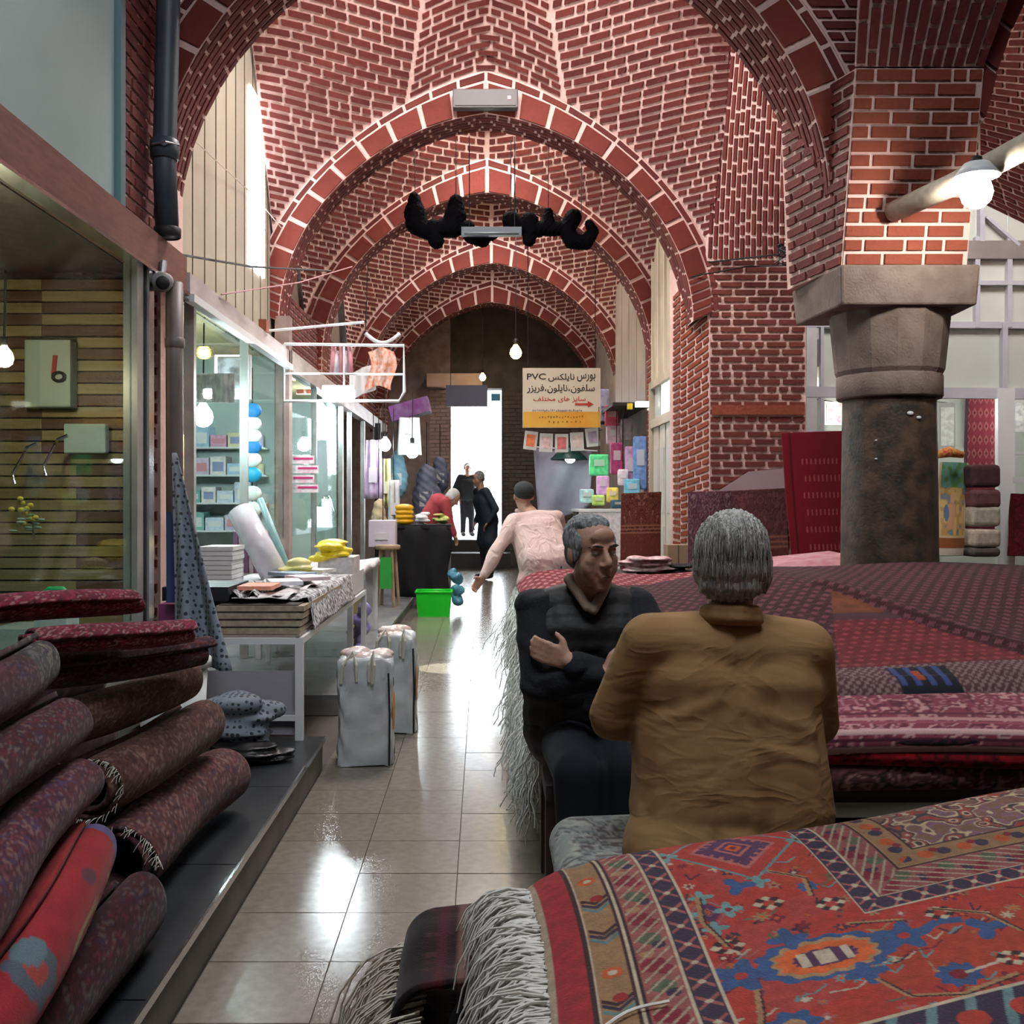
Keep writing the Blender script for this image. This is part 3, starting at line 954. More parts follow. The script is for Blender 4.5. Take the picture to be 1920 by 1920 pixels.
B1 = mat('cobalt_cloth', (0.02, 0.2, 0.5), 0.6); B2 = mat('pale_cloth', (0.75, 0.78, 0.72), 0.7); B3 = mat('sky_cloth', (0.02, 0.35, 0.6), 0.5)
seq = [(770, B1), (795, B2), (818, B2), (838, B1), (862, B2), (890, B3), (925, B2), (955, B2)]
for (py, m) in seq:
    MB().ball(P(473, py, 8.0) + np.array([0.0, 0, 0]), (0.075, 0.03, 0.062), 10, 6).build('cover', m, hb, True)
MB().tube([P(473, 690, 8.0), P(473, 970, 8.0)], 0.006, 5).build('string', BLACK, hb)
a, b = P(556, 850, 9.0), P(606, 920, 9.0)
pk = empty('pink_striped_packets', tuple(P(580, 925, 9.6)), label='stack of pink and white striped packets on the glass', cat='packets')
for k in range(4):
    p = P(565 + 8 * (k % 2), 862 + 18 * k, 9.6)
    MB().box(p, (0.24, 0.02, 0.075)).build('packet', mat('pink_pack', (0.8, 0.5, 0.6), 0.5, (0.9, 0.85, 0.85), 25), pk)
    MB().box(p + np.array([0.02, -0.012, 0.01]), (0.18, 0.004, 0.02)).build('stripe', mat('magenta_stripe', (0.6, 0.05, 0.2), 0.5), pk)
pf = empty('framed_picture', tuple(P(437, 745, 7.6)), label='dark picture in a white frame high in the second shop', cat='picture')
a, b = P(402, 665, 7.6), P(470, 748, 7.6)
MB().span((a[0], 7.6, b[2]), (b[0], 7.63, a[2])).build('frame', WHITE_M, pf)
MB().span((a[0] + 0.025, 7.592, b[2] + 0.025), (b[0] - 0.025, 7.6, a[2] - 0.025)).build('picture', mat('dark_picture', (0.05, 0.06, 0.06), 0.4, (0.3, 0.32, 0.33), 14), pf)
MB().span((b[0] - 0.08, 7.588, b[2] + 0.03), (b[0] - 0.05, 7.592, a[2] - 0.03)).build('red_band', mat('red_band', (0.35, 0.04, 0.04), 0.5), pf)
# pale banner with handwriting-like marks at the upper left of the glass
a, b = P(342, 700, 6.9), P(440, 755, 6.9)
MB().span((a[0], 6.9, b[2]), (b[0], 6.905, a[2])).build('paper_banner', mat('pale_banner', (0.66, 0.7, 0.68), 0.6, (0.35, 0.42, 0.42), 22, stretch=(2.2, 1, 0.6)), label='pale paper banner with grey script in the second shop', cat='banner')

# lamps of the second shop
COLD = (0.86, 0.96, 1.0)
bulb_lamp(P(381, 782, 7.2), 'cold white bulb nearest the pipe in the second shop', 50, COLD, 0.07, 0.5, 'cold white shop bulbs')
bulb_lamp(P(599, 776, 11.7), 'cold white bulb behind the brown post of the second shop', 40, COLD, 0.1, 0.08, 'cold white shop bulbs')
# tube lamp cluster hung in the wire frame
fr = empty('wire_sign_frame', tuple(P(645, 755, 8.9)), label='white wire frame hung out over the passage by the shops', cat='frame')
fy = 8.9
fp = [P(533, 645, fy), P(757, 648, fy), P(758, 735, fy), P(748, 752, fy), P(533, 752, fy), P(533, 645, fy)]
MB().tube(fp, 0.014, 8).build('outer_tube', WHITE_M, fr)
MB().tube([P(533, 700, fy), P(757, 702, fy)], 0.01, 8).build('cross_tube', WHITE_M, fr)
MB().tube([P(645, 645, fy), P(645, 752, fy)], 0.01, 8).build('upright_tube', WHITE_M, fr)
MB().tube([P(485, 622, fy), P(683, 604, fy - 0.05)], 0.012, 8).build('stay_bar', WHITE_M, fr)
fl_ = empty('fluorescent_lamp', tuple(P(637, 738, 8.86)), label='glaring white strip lamp under the wire frame', cat='lamp')
MB().tube([P(606, 738, 8.86), P(664, 738, 8.86)], 0.045, 12).build('glowing_tube', emis('strip_glow', COLD, 190), fl_, True)
MB().span(P(604, 731, 8.84), P(666, 724, 8.92)).build('holder', WHITE_M, fl_)
sbm = empty('pole_bundle', tuple(P(640, 700, 8.93)), label='bundle of pink and white rolled plastic above the strip lamp', cat='rolls')
for k in range(7):
    p = P(622 + 6 * k, 700, 8.935 + 0.01 * (k % 3)); q = P(626 + 5 * k, 650 + 8 * (k % 3), 8.935 + 0.01 * (k % 3))
    MB().tube([p, q], 0.022, 8).build('roll', mat('roll_%d' % (k % 3), ((0.7, 0.3, 0.35), (0.8, 0.78, 0.78), (0.6, 0.5, 0.6))[k % 3], 0.4), sbm, True)
of = empty('orange_lace_cloth', tuple(P(715, 735, 10.4)), label='orange and white lace cloth draped by the wire frame', cat='cloth')
f = lambda u, v: P(690 + 48 * u + 6 * math.sin(v * 5), 660 + 72 * v - 8 * math.sin(u * 3), 10.4) + np.array([0, 0.05 * math.sin(u * 9), 0])
grid_mesh(f, np.linspace(0, 1, 12), np.linspace(0, 1, 12), 'cloth', mat('orange_lace', (0.65, 0.22, 0.10), 0.8, (0.75, 0.62, 0.55), 22), of)
f = lambda u, v: P(655 + 50 * u, 700 + 50 * v - 20 * u, 10.6) + np.array([0, 0.04 * math.sin(u * 9), 0])
grid_mesh(f, np.linspace(0, 1, 10), np.linspace(0, 1, 8), 'white_cloth', mat('white_lace', (0.78, 0.76, 0.75), 0.8), of)

# ---------------------------------------------------------------- column and right room
col = empty('stone_column', (2.36, 5.95, 0), label='stout dark stone column with square capital among the rugs', cat='column')
cx_, cy_ = 2.36, 5.95
MB().lathe([(0.272, 0), (0.272, 0.4), (0.266, 1.2), (0.258, 1.83), (0.258, 1.87)], (cx_, cy_, 0), 28).build('shaft', mat('mottled_dark_stone', (0.035, 0.028, 0.022), 0.5, (0.115, 0.07, 0.045), 11.0, bump=0.4, bscale=60), col, True)
MB().lathe([(0.285, 1.86), (0.292, 1.87), (0.292, 1.985), (0.284, 1.995)], (cx_, cy_, 0), 28).build('necking', STONE, col, True)
MB().lathe([(0.284, 1.99), (0.30, 2.02), (0.318, 2.2), (0.332, 2.35)], (cx_, cy_, 0), 14).build('capital', STONE, col, False)
bev(MB().add([(1.965, 5.6, 2.345), (2.705, 5.6, 2.345), (2.76, 6.28, 2.345), (1.92, 6.28, 2.345), (1.95, 5.57, 2.56), (2.71, 5.57, 2.56), (2.78, 6.3, 2.56), (1.90, 6.3, 2.56)],
         [(0, 3, 2, 1), (4, 5, 6, 7), (0, 1, 5, 4), (1, 2, 6, 5), (2, 3, 7, 6), (3, 0, 4, 7)]).build('abacus', STONE, col), 0.012)
# chips of paint on the shaft
for (px, py, s) in ((1705, 775, 0.02), (1722, 783, 0.016), (1648, 825, 0.008), (1648, 860, 0.009)):
    an = math.asin(max(-1, min(1, ((px - CX) * 5.7 / F - cx_) / 0.262)))
    q = np.array([cx_ + 0.264 * math.sin(an), cy_ - 0.264 * math.cos(an), P(px, py, 5.7)[2]])
    MB().ball(q, (s, 0.006, s * 0.6), 8, 5).build('paint_chip', WHITE, col, True)

# round timber spanning beside the pier, with the near lamp
bm = empty('timber_pole', tuple(P(1670, 400, 5.5)), label='whitewashed round timber pole running out of the brick pier', cat='beam')
TIM = mat('whitewashed_timber', (0.50, 0.44, 0.34), 0.7, (0.40, 0.33, 0.25), 4, stretch=(1, 6, 6))
MB().tube([P(1672, 398, 5.56), P(1790, 345, 5.2), P(2500, -30, 3.6)], [0.056, 0.06, 0.07], 14).build('log', TIM, bm, True)
nb = bulb_lamp(P(1831, 362, 4.95), 'brilliant white bulb under the timber pole at upper right', 38, (1.0, 0.95, 0.85), 0.075, 0.0, None, True)
MB().tube([P(1836, 300, 4.98), P(1833, 330, 4.97)], 0.02, 8).build('cord', CHROME, nb)

# glazed shop wall at the back of the right room
Yw = 9.7
gw = empty('wall_glazed', (4.5, Yw, 0), kind='structure')
BARN = [0]
def bar(a, b, t=0.05, m=WHITE, nm='mullion', y=Yw):
    pa, pb = P(a[0], a[1], y), P(b[0], b[1], y)
    d = pb - pa
    L = np.linalg.norm(d)
    an = math.atan2(d[2], d[0])
    BARN[0] += 1
    MB().box((pa + pb) / 2 - np.array([0, 0.0015 * BARN[0], 0]), (L + t, 0.06, t), ry=-an).build(nm, m, gw)
GREYW = mat('lavender_grey_paint', (0.60, 0.60, 0.66), 0.5, (0.52, 0.52, 0.58), 4)
bar((1520, 1060), (1520, 600), 0.10, WHITE)
bar((1540, 1060), (1540, 600), 0.03, GREYW)
bar((1500, 608), (2100, 612), 0.06, GREYW)
bar((1500, 735), (2100, 740), 0.10, GREYW)
bar((1505, 812), (1600, 812), 0.035, WHITE)
for px in (1830, 1890, 1985):
    bar((px, 450), (px, 610), 0.045, GREYW)
bar((1790, 532), (2100, 532), 0.04, GREYW)
bar((1700, 470), (2100, 470), 0.17, mat('worn_beam', (0.33, 0.29, 0.28), 0.6, (0.26, 0.22, 0.21), 3), 'timber_rail')
bar((1838, 450), (1838, 330), 0.045, GREYW)
bar((1848, 410), (1905, 460), 0.03, GREYW)
for px in (1700, 1880):
    bar((px, 612), (px, 735), 0.05, GREYW)
bar((1882, 745), (1882, 1060), 0.16, mat('bright_white_paint', (0.80, 0.82, 0.83), 0.4))
bar((1900, 900), (2100, 900), 0.06, WHITE)
bar((1900, 850), (2100, 850), 0.03, WHITE)
# panes one by one
def pane(x0, y0, x1, y1, m):
    a, b = P(x0, y0, Yw + 0.02), P(x1, y1, Yw + 0.02)
    MB().span((a[0], Yw + 0.02, b[2]), (b[0], Yw + 0.026, a[2])).build('pane', m, gw)
FROST = mat('frosted_pane', (0.62, 0.66, 0.60), 0.35, (0.72, 0.74, 0.66), 1.2, emit=0.0)
for (x0, x1) in ((1780, 1828), (1832, 1888), (1892, 1985)):
    pane(x0, 482, x1, 530, FROST); pane(x0, 536, x1, 606, FROST); pane(x0, 330, x1, 452, FROST)
for (x0, x1) in ((1542, 1698), (1702, 1878), (1884, 2100)):
    pane(x0, 616, x1, 730, FROST)
pane(1528, 750, 1880, 1060, GLASS_C)
pane(1900, 750, 2100, 1060, GLASS_C)
# the lit shop behind the glass
RW = mat('shop_cream_wall', (0.62, 0.64, 0.58), 0.7, (0.55, 0.57, 0.52), 1.5)
MB().span((2.9, 12.2, 0), (7.4, 12.3, 3.2)).build('wall_rug_shop_back', RW, kind='structure')
MB().span((2.9, 9.85, 0), (2.98, 12.2, 3.2)).build('wall_rug_shop_side', RW, kind='structure')
MB().span((2.9, 9.75, 2.55), (7.4, 12.3, 2.6)).build('ceiling_rug_shop', RW, kind='structure')
bulb_lamp((4.0, 10.9, 2.2), 'white bulb inside the glazed rug shop at right', 45, (1.0, 0.97, 0.9), 0.06, 0.2)
bulb_lamp((6.0, 10.7, 2.2), 'white bulb deep in the rug shop beyond the frame', 30, (1.0, 0.97, 0.9), 0.06, 0.2)
MB().span((2.9, 10.6, 3.6), (7.4, 10.65, 5.5)).build('wall_upper_glow', emis('upper_pane_glow', (0.95, 0.97, 0.9), 0.35), kind='structure')  # glowing panel added behind the upper panes to brighten them

# ---------------------------------------------------------------- rugs
RUG = paint_mat('woven_pile')
def lin(h):
    h = h.lstrip('#')
    c = [int(h[i:i + 2], 16) / 255 for i in (0, 2, 4)]
    return np.array([x / 12.92 if x <= 0.04045 else ((x + 0.055) / 1.055) ** 2.4 for x in c])

def vnoise(nv, nu, cy, cx, r, sym=False):
    """smooth value noise on a grid, cells cy x cx"""
    g = r.random((cy + 2, cx + 2))
    y = np.linspace(0, cy, nv); x = np.linspace(0, cx, nu)
    if sym:
        x = np.abs(x - cx / 2) + 0.0
        y = np.abs(y - cy / 2) + 0.0
    yi, xi = np.floor(y).astype(int), np.floor(x).astype(int)
    yf, xf = (y - yi)[:, None], (x - xi)[None, :]
    yf = yf * yf * (3 - 2 * yf); xf = xf * xf * (3 - 2 * xf)
    a = g[np.ix_(yi, xi)]; b = g[np.ix_(yi, xi + 1)]; c = g[np.ix_(yi + 1, xi)]; d = g[np.ix_(yi + 1, xi + 1)]
    return (a * (1 - xf) + b * xf) * (1 - yf) + (c * (1 - xf) + d * xf) * yf

def floral(nv, nu, pal, seed, cy=22, cx=22, sym=True):
    """dense floral weave: contour bands of layered noise, mirrored, in a given palette"""
    r = np.random.default_rng(seed)
    n1 = vnoise(nv, nu, cy, cx, r, sym); n2 = vnoise(nv, nu, cy * 2, cx * 2, r, sym); n3 = vnoise(nv, nu, max(3, cy // 4), max(3, cx // 4), r, sym)
    t = n1 * 0.6 + n2 * 0.4
    out = np.zeros((nv, nu, 3)) + pal[0]
    k = len(pal) - 1
    for i in range(k):
        lo = 0.30 + 0.42 * i / k
        out[(t > lo) & (t < lo + 0.2 / k + 0.02)] = pal[i + 1]
    out *= (0.8 + 0.4 * n3)[..., None]
    return out

def banded(img, bands, axis=0):
    """stripe borders laid over an image: (from, to, colour) in 0..1 along the axis, both ends"""
    n = img.shape[axis]
    t = np.linspace(0, 1, n)
    for (a, b, c) in bands:
        for mk in ((t >= a) & (t < b), (t <= 1 - a) & (t > 1 - b)):
            if axis == 0: img[mk] = c
            else: img[:, mk] = c
    return img

def sheet(name, S, img, th, parent=None, label=None, cat=None, group=None, m=None, back=None):
    """a thick cloth: S maps arrays (u, v) in 0..1 to points; img (nv, nu, 3) is its woven colour"""
    nv, nu = img.shape[:2]
    U, V = np.meshgrid(np.linspace(0, 1, nu), np.linspace(0, 1, nv))
    Pt = S(U, V)
    du = np.gradient(Pt, axis=1); dv = np.gradient(Pt, axis=0)
    N = np.cross(du, dv)
    N /= np.maximum(np.linalg.norm(N, axis=2, keepdims=True), 1e-9)
    B = Pt - N * th
    verts = np.concatenate([Pt.reshape(-1, 3), B.reshape(-1, 3)])
    n = nu * nv
    idx = np.arange(n).reshape(nv, nu)
    q = np.stack([idx[:-1, :-1], idx[:-1, 1:], idx[1:, 1:], idx[1:, :-1]], -1).reshape(-1, 4)
    qb = q[:, ::-1] + n
    su, sv = {'patterned_rug': (10, 10), 'dotted_rug': (8, 2), 'stacked_rug': (13, 1), 'leaning_rug': (9, 10), 'fringed_rug': (8, 6), 'picture_rug': (9, 10)}.get(name, (1, 1))
    if su > 1:      # dense design: the underside is a coarse net
        ci = np.unique(np.r_[0:nu:su, nu - 1]); ri = np.unique(np.r_[0:nv:sv, nv - 1])
        cg = idx[np.ix_(ri, ci)] + n
        qb = np.stack([cg[:-1, :-1], cg[1:, :-1], cg[1:, 1:], cg[:-1, 1:]], -1).reshape(-1, 4)
    def strip(a):
        return np.stack([a[:-1], a[:-1] + n, a[1:] + n, a[1:]], -1)
    fs = [q, qb, strip(idx[0]), strip(idx[-1][::-1]), strip(idx[:, 0][::-1]), strip(idx[:, -1])]
    faces = np.concatenate(fs)
    used = np.unique(faces)
    remap = np.zeros(len(verts), np.int64); remap[used] = np.arange(len(used))
    faces = remap[faces]; verts = verts[used]
    me = bpy.data.meshes.new(name)
    me.vertices.add(len(verts)); me.vertices.foreach_set('co', verts.astype(np.float32).ravel())
    me.loops.add(faces.size); me.loops.foreach_set('vertex_index', faces.astype(np.int32).ravel())
    me.polygons.add(len(faces)); me.polygons.foreach_set('loop_start', np.arange(0, faces.size, 4, dtype=np.int32))
    me.update(calc_edges=True)
    me.validate()
    ca = me.color_attributes.new('weave', 'FLOAT_COLOR', 'POINT')
    bk = img * 0.6 + img.mean(axis=(0, 1)) * 0.25 if back is None else np.zeros_like(img) + back
    cols = np.concatenate([img.reshape(-1, 3), bk.reshape(-1, 3)])[used]
    cols = np.concatenate([np.clip(cols, 0, 1), np.ones((len(cols), 1))], 1)
    ca.data.foreach_set('color', cols.astype(np.float32).ravel())
    o = link(name, me, m or RUG, parent, True)
    return tag(o, label, cat, group)

def fringe(parent, starts, dirs, lens, m, r=0.0016, drop=1.0, name='fringe', seg=5, wob=0.012, floor_z=None, wave=0.0):
    """many fine strands: leave the edge along dirs and fall"""
    mb = MB()
    for s, d, L in zip(starts, dirs, lens):
        s = np.array(s, float); d = np.array(d, float)
        pts = []
        p = s.copy(); vel = d / max(np.linalg.norm(d), 1e-6)
        st = L / seg
        w = rng.normal(0, wob, 3)
        ph_ = rng.uniform(0, 6.28, 2)
        for k in range(seg + 1):
            pts.append(p + wave * np.array([math.sin(k * 1.7 + ph_[0]), math.sin(k * 1.5 + ph_[1]), 0]) * min(1, k / 2))
            vel = vel + np.array([0, 0, -drop]) * (k + 0.5) / seg * 0.9 + w
            vel /= np.linalg.norm(vel)
            p = p + vel * st
            if floor_z is not None and p[2] < floor_z:
                p[2] = floor_z + rng.uniform(0, 0.004)
        mb.tube(pts, [r * (1 - 0.45 * k / seg) for k in range(seg + 1)], 3, False)
    return mb.build(name, m, parent, True, kind='stuff')

FRINGE = mat('ivory_wool_fringe', (0.78, 0.76, 0.70), 0.9, (0.60, 0.58, 0.53), 30)
FRINGE_G = mat('grey_wool_fringe', (0.80, 0.84, 0.80), 0.9, (0.66, 0.71, 0.68), 30)

# ---- the bright rug in front
RED, ORG, PINK, NAVY, BLUE, SKY, TAN, CRM, MAR, GRN, PUR, BLK = map(lin, ('#b8392f', '#d0602c', '#b96a66', '#1c2a45', '#1d5a8c', '#6fa0a0', '#b08a62', '#cfc0a4', '#7c1830', '#5c7a5c', '#4c2c58', '#241c22'))
NU, NV = 720, 360
W_, D_ = 1.15 * 1.45, 0.80
u = np.linspace(0, W_, NU)[None, :].repeat(NV, 0)
v = np.linspace(0, D_, NV)[:, None].repeat(NU, 1)
img = np.zeros((NV, NU, 3)) + RED
rr = np.random.default_rng(4)
def mask_rot(cx, cy, a=0.0):
    du_, dv_ = u - cx, v - cy
    return du_ * math.cos(a) + dv_ * math.sin(a), -du_ * math.sin(a) + dv_ * math.cos(a)
def diamond(cx, cy, w, h, c, a=0.0, mk=None):
    x, y = mask_rot(cx, cy, a)
    s = (np.abs(x) / w + np.abs(y) / h) < 1
    img[s if mk is None else (s & mk)] = c
def disc(cx, cy, r, c, petals=0, amp=0.25, mk=None):
    x, y = u - cx, v - cy
    an = np.arctan2(y, x); d = np.hypot(x, y)
    s = d < r * (1 + amp * np.cos(petals * an) if petals else 1)
    img[s if mk is None else (s & mk)] = c
def line(x0, y0, x1, y1, w, c):
    dx, dy = x1 - x0, y1 - y0
    L = math.hypot(dx, dy)
    t = ((u - x0) * dx + (v - y0) * dy) / L ** 2
    d = np.abs((u - x0) * dy - (v - y0) * dx) / L
    img[(t > 0) & (t < 1) & (d < w)] = c
def poly(pts, w, c):
    for a, b in zip(pts[:-1], pts[1:]):
        line(*a, *b, w, c)
# field: warm patches and small filler florets
nz = vnoise(NV, NU, 10, 16, rr)
img[nz > 0.70] = RED * 0.7 + ORG * 0.2
img[nz < 0.36] = RED * 0.82 + PINK * 0.15
for _ in range(760):
    cx, cy = rr.uniform(0.2, W_), rr.uniform(0, D_)
    c = (CRM, SKY, TAN, GRN, PINK, NAVY, MAR)[rr.integers(0, 7)]
    if rr.random() < 0.5:
        disc(cx, cy, rr.uniform(0.004, 0.011), c * 0.9, int(rr.integers(4, 8)), 0.4)
        disc(cx, cy, 0.004, (MAR, CRM, ORG)[rr.integers(0, 3)])
    else:
        a = rr.uniform(0, 3.1)
        L = rr.uniform(0.012, 0.04)
        poly([(cx, cy), (cx + L * math.cos(a), cy + L * math.sin(a)), (cx + L * math.cos(a) + 0.02, cy + L * math.sin(a) - 0.015)], 0.0018, c * 0.85)
def lozenge(cx, cy, w, h):
    for s, c in ((1.5, SKY * 0.8), (1.4, RED), (1.0, PINK), (0.72, PUR), (0.45, PINK), (0.34, PUR), (0.22, ORG), (0.1, MAR)):
        diamond(cx, cy, w * s, h * s, c)
    for k in range(28):
        t = k / 28 * 2 * math.pi
        x = cx + w * 0.78 * math.copysign(abs(math.cos(t)) ** 2, math.cos(t)); y = cy + h * 0.78 * math.copysign(abs(math.sin(t)) ** 2, math.sin(t))
        disc(x, y, 0.006, PUR)
    for sx in (-1, 1):
        disc(cx + sx * w * 1.55, cy, 0.017, SKY, 4, 0.4); disc(cx + sx * w * 1.55, cy, 0.006, MAR)
        disc(cx, cy + sx * h * 1.55, 0.015, SKY, 4, 0.4)
lozenge(0.335, 0.10, 0.078, 0.085)
def palmette(cx, cy, s=1.0):
    x, y = (u - cx) / s, (v - cy) / s
    for (w, h, c) in ((0.085, 0.05, BLUE), (0.066, 0.042, TAN * 1.05), (0.06, 0.034, ORG * 1.25), (0.04, 0.02, PUR)):
        k = (np.abs(x) / w) ** 2.4 + (np.abs(y) / h) ** 2.4 < 1 + 0.12 * np.cos(14 * np.arctan2(y / h, x / w))
        img[k] = c
    k = (np.abs(x) < 0.036) & (np.abs(y) < 0.017) & ((x * 90).astype(int) % 2 == 0)
    img[k] = CRM
    for sx in (-1, 1):
        disc(cx + sx * 0.105 * s, cy - sx * 0.006, 0.03 * s, BLUE, 5, 0.3)
        disc(cx + sx * 0.105 * s, cy - sx * 0.006, 0.008 * s, RED)
        poly([(cx + sx * 0.12 * s, cy), (cx + sx * 0.16 * s, cy - 0.02 * s), (cx + sx * 0.19 * s, cy - 0.01 * s)], 0.008 * s, BLUE)
        disc(cx + sx * 0.03 * s, cy + sx * 0.058 * s, 0.02 * s, BLUE, 4, 0.4)
palmette(0.36, 0.475, 1.15)
palmette(0.99, 0.60, 1.0)
palmette(1.45, 0.48, 1.0)
lozenge(1.25, 0.5, 0.06, 0.05)
lozenge(0.83, 0.46, 0.07, 0.045)
lozenge(0.235, 0.30, 0.02, 0.03)
disc(0.50, 0.60, 0.03, BLUE, 9, 0.12); disc(0.50, 0.60, 0.013, MAR); poly([(0.51, 0.60), (0.58, 0.592)], 0.003, CRM)
disc(0.27, 0.62, 0.032, BLUE, 7, 0.15); disc(0.27, 0.62, 0.014, TAN); disc(0.60, 0.50, 0.025, BLUE, 3, 0.5); disc(0.30, 0.235, 0.02, BLUE, 3, 0.5); disc(0.405, 0.27, 0.016, BLUE, 8, 0.15)
disc(0.68, 0.57, 0.024, CRM, 9, 0.3); disc(0.68, 0.57, 0.008, BLK)
for (cx, cy) in ((0.585, 0.592), (0.56, 0.43), (0.33, 0.30), (0.42, 0.335), (0.24, 0.40)):
    for k in range(8):
        a = k * math.pi / 4
        diamond(cx + 0.017 * math.cos(a), cy + 0.014 * math.sin(a), 0.009, 0.008, CRM if k % 2 == 0 else BLK)
for pts in ([(0.23, 0.25), (0.22, 0.32), (0.24, 0.40)], [(0.40, 0.56), (0.42, 0.62), (0.48, 0.645), (0.57, 0.63)], [(0.62, 0.63), (0.7, 0.64), (0.73, 0.55), (0.76, 0.6)],
            [(0.42, 0.40), (0.50, 0.425)], [(0.55, 0.41), (0.62, 0.46), (0.64, 0.53)], [(0.25, 0.52), (0.24, 0.58), (0.22, 0.64)], [(0.36, 0.20), (0.41, 0.24), (0.40, 0.3)]):
    poly(pts, 0.0042, TAN); poly([(a + 0.004, b + 0.004) for a, b in pts], 0.0016, BLK)
# inner panel with its borders (upper right), turning a corner
ui, vi = 0.455, 0.385
def band(o0, o1):
    d = np.maximum(np.maximum(ui + 0.0 - u, v - vi), -9)     # <0 inside
    return (-d > o0) & (-d <= o1)
def band_coord():
    du_ = u - ui; dv_ = vi - v
    return np.where(du_ < dv_, v, u)
bc = band_coord()
img[band(0, 0.004)] = CRM
img[band(0.004, 0.040)] = NAVY
inside = band(0.006, 0.038)
ph = (bc * 22) % 1.0
dd = np.minimum(u - ui, vi - v)
img[inside & (np.abs(np.abs(ph - 0.5) * 0.06 - np.abs(dd - 0.022)) < 0.004)] = PINK * 0.9
img[inside & (np.hypot((ph - 0.5) * 0.045, dd - 0.022) < 0.006)] = CRM * 0.9
img[band(0.040, 0.044)] = CRM
img[band(0.044, 0.110)] = PINK * 0.62
k_ = band(0.046, 0.108)
ph2 = (bc * 12) % 1.0
for (c0, off, rad, c) in ((0.28, 0.06, 0.017, MAR), (0.75, 0.09, 0.015, GRN * 0.7), (0.5, 0.075, 0.01, MAR), (0.05, 0.07, 0.012, NAVY)):
    img[k_ & (np.hypot((ph2 - c0) * 0.083, dd - off) < rad)] = c
img[k_ & (np.abs(np.sin(bc * 95 + dd * 160)) > 0.93)] = CRM * 0.7
img[band(0.110, 0.114)] = BLK; img[band(0.114, 0.117)] = TAN
img[band(0.117, 0.165)] = TAN * 0.72
k_ = band(0.119, 0.163)
ph3 = (bc * 13) % 1.0
for (c0, off, rad, c) in ((0.25, 0.14, 0.014, ORG * 0.8), (0.7, 0.14, 0.013, NAVY), (0.5, 0.15, 0.008, MAR)):
    img[k_ & (np.hypot((ph3 - c0) * 0.077, dd - off) < rad)] = c
img[band(0.165, 0.170)] = BLK
core = (np.minimum(u - ui, vi - v) > 0.170)
fp = floral(NV, NU, [lin('#7a5a4a'), lin('#2a2426'), lin('#c8b49a'), lin('#9c3432'), lin('#2b2f3a'), lin('#c4b090'), lin('#7c5c6c')], 8, 22, 40, False)
img[core] = fp[core]
fpm = floral(NV, NU, [PINK * 0.62, lin('#8c2430'), lin('#4a5a58'), lin('#c0a08c'), lin('#7c1830')], 9, 30, 60, False)
k_ = (fpm != 0).all(axis=2) & (vi - v > 0.03) & (u - ui > 0.30) & (v > 0.06)
# outer borders along the left end
def endband(a, b, c): img[(u >= a) & (u < b)] = c
endband(0, 0.010, lin('#b8a58a'))
endband(0.010, 0.050, lin('#a8242c'))
img[(u > 0.012) & (u < 0.05)] *= (0.85 + 0.3 * vnoise(NV, NU, 60, 120, rr))[(u > 0.012) & (u < 0.05)][:, None]
endband(0.050, 0.056, BLK); endband(0.056, 0.060, CRM)
endband(0.060, 0.102, TAN * 0.85)
k_ = (u > 0.062) & (u < 0.100)
q = v * 11
ph = q % 1.0
alt = (q.astype(int) % 3)
zig = np.abs((u - 0.081)) * 0.9 + (ph - 0.5) * 0.09
for off, c in ((0.0, NAVY), (0.012, SKY * 0.7), (-0.012, BLK)):
    img[k_ & (alt != 1) & (np.abs(zig - off) < 0.0045)] = c
img[k_ & (alt == 1) & (np.hypot(u - 0.081, (ph - 0.5) * 0.09) < 0.014)] = ORG
img[k_ & (alt == 1) & (np.hypot(u - 0.081, (ph - 0.5) * 0.09) < 0.006)] = CRM
img[k_ & (alt == 2) & (np.hypot(u - 0.085, (ph - 0.2) * 0.09) < 0.010)] = lin('#a02428')
endband(0.102, 0.106, BLK); endband(0.106, 0.110, CRM); endband(0.110, 0.114, BLK)
endband(0.114, 0.166, PINK * 0.72)
k_ = (u > 0.116) & (u < 0.164)
ph = (v * 8) % 1.0
for (c0, off, rad, c) in ((0.3, 0.135, 0.018, MAR * 1.2), (0.42, 0.148, 0.012, MAR * 1.2), (0.75, 0.14, 0.016, GRN * 0.7), (0.9, 0.15, 0.01, NAVY), (0.05, 0.13, 0.01, TAN)):
    img[k_ & (np.hypot((ph - c0) * 0.125, u - off) < rad)] = c
img[k_ & (np.abs(np.sin(v * 120 + u * 140)) > 0.94)] = CRM * 0.75
endband(0.166, 0.170, CRM)
endband(0.170, 0.206, NAVY)
k_ = (u > 0.172) & (u < 0.204)
ph = (v * 20) % 1.0
img[k_ & (np.abs(np.abs(ph - 0.5) * 0.05 - np.abs(u - 0.188)) < 0.004)] = PINK * 0.8
img[k_ & (np.hypot((ph - 0.5) * 0.05, u - 0.188) < 0.005)] = CRM
endband(0.206, 0.210, CRM)
# long border at the viewer's side
b0 = v > 0.485 - 0.03 * 0
k_ = (v > 0.65) & (u > 0.21)
img[k_ & (v < 0.656)] = CRM
k2 = k_ & (v >= 0.656)
img[k2] = NAVY
img[k2 & (np.abs(np.sin(u * 60 + v * 30)) > 0.9)] = SKY * 0.8
img[k2 & (np.hypot(((u * 14) % 1 - 0.5) * 0.07, v - 0.70) < 0.02)] = RED
img *= (0.70 + 0.28 * vnoise(NV, NU, 80, 140, rr))[..., None]

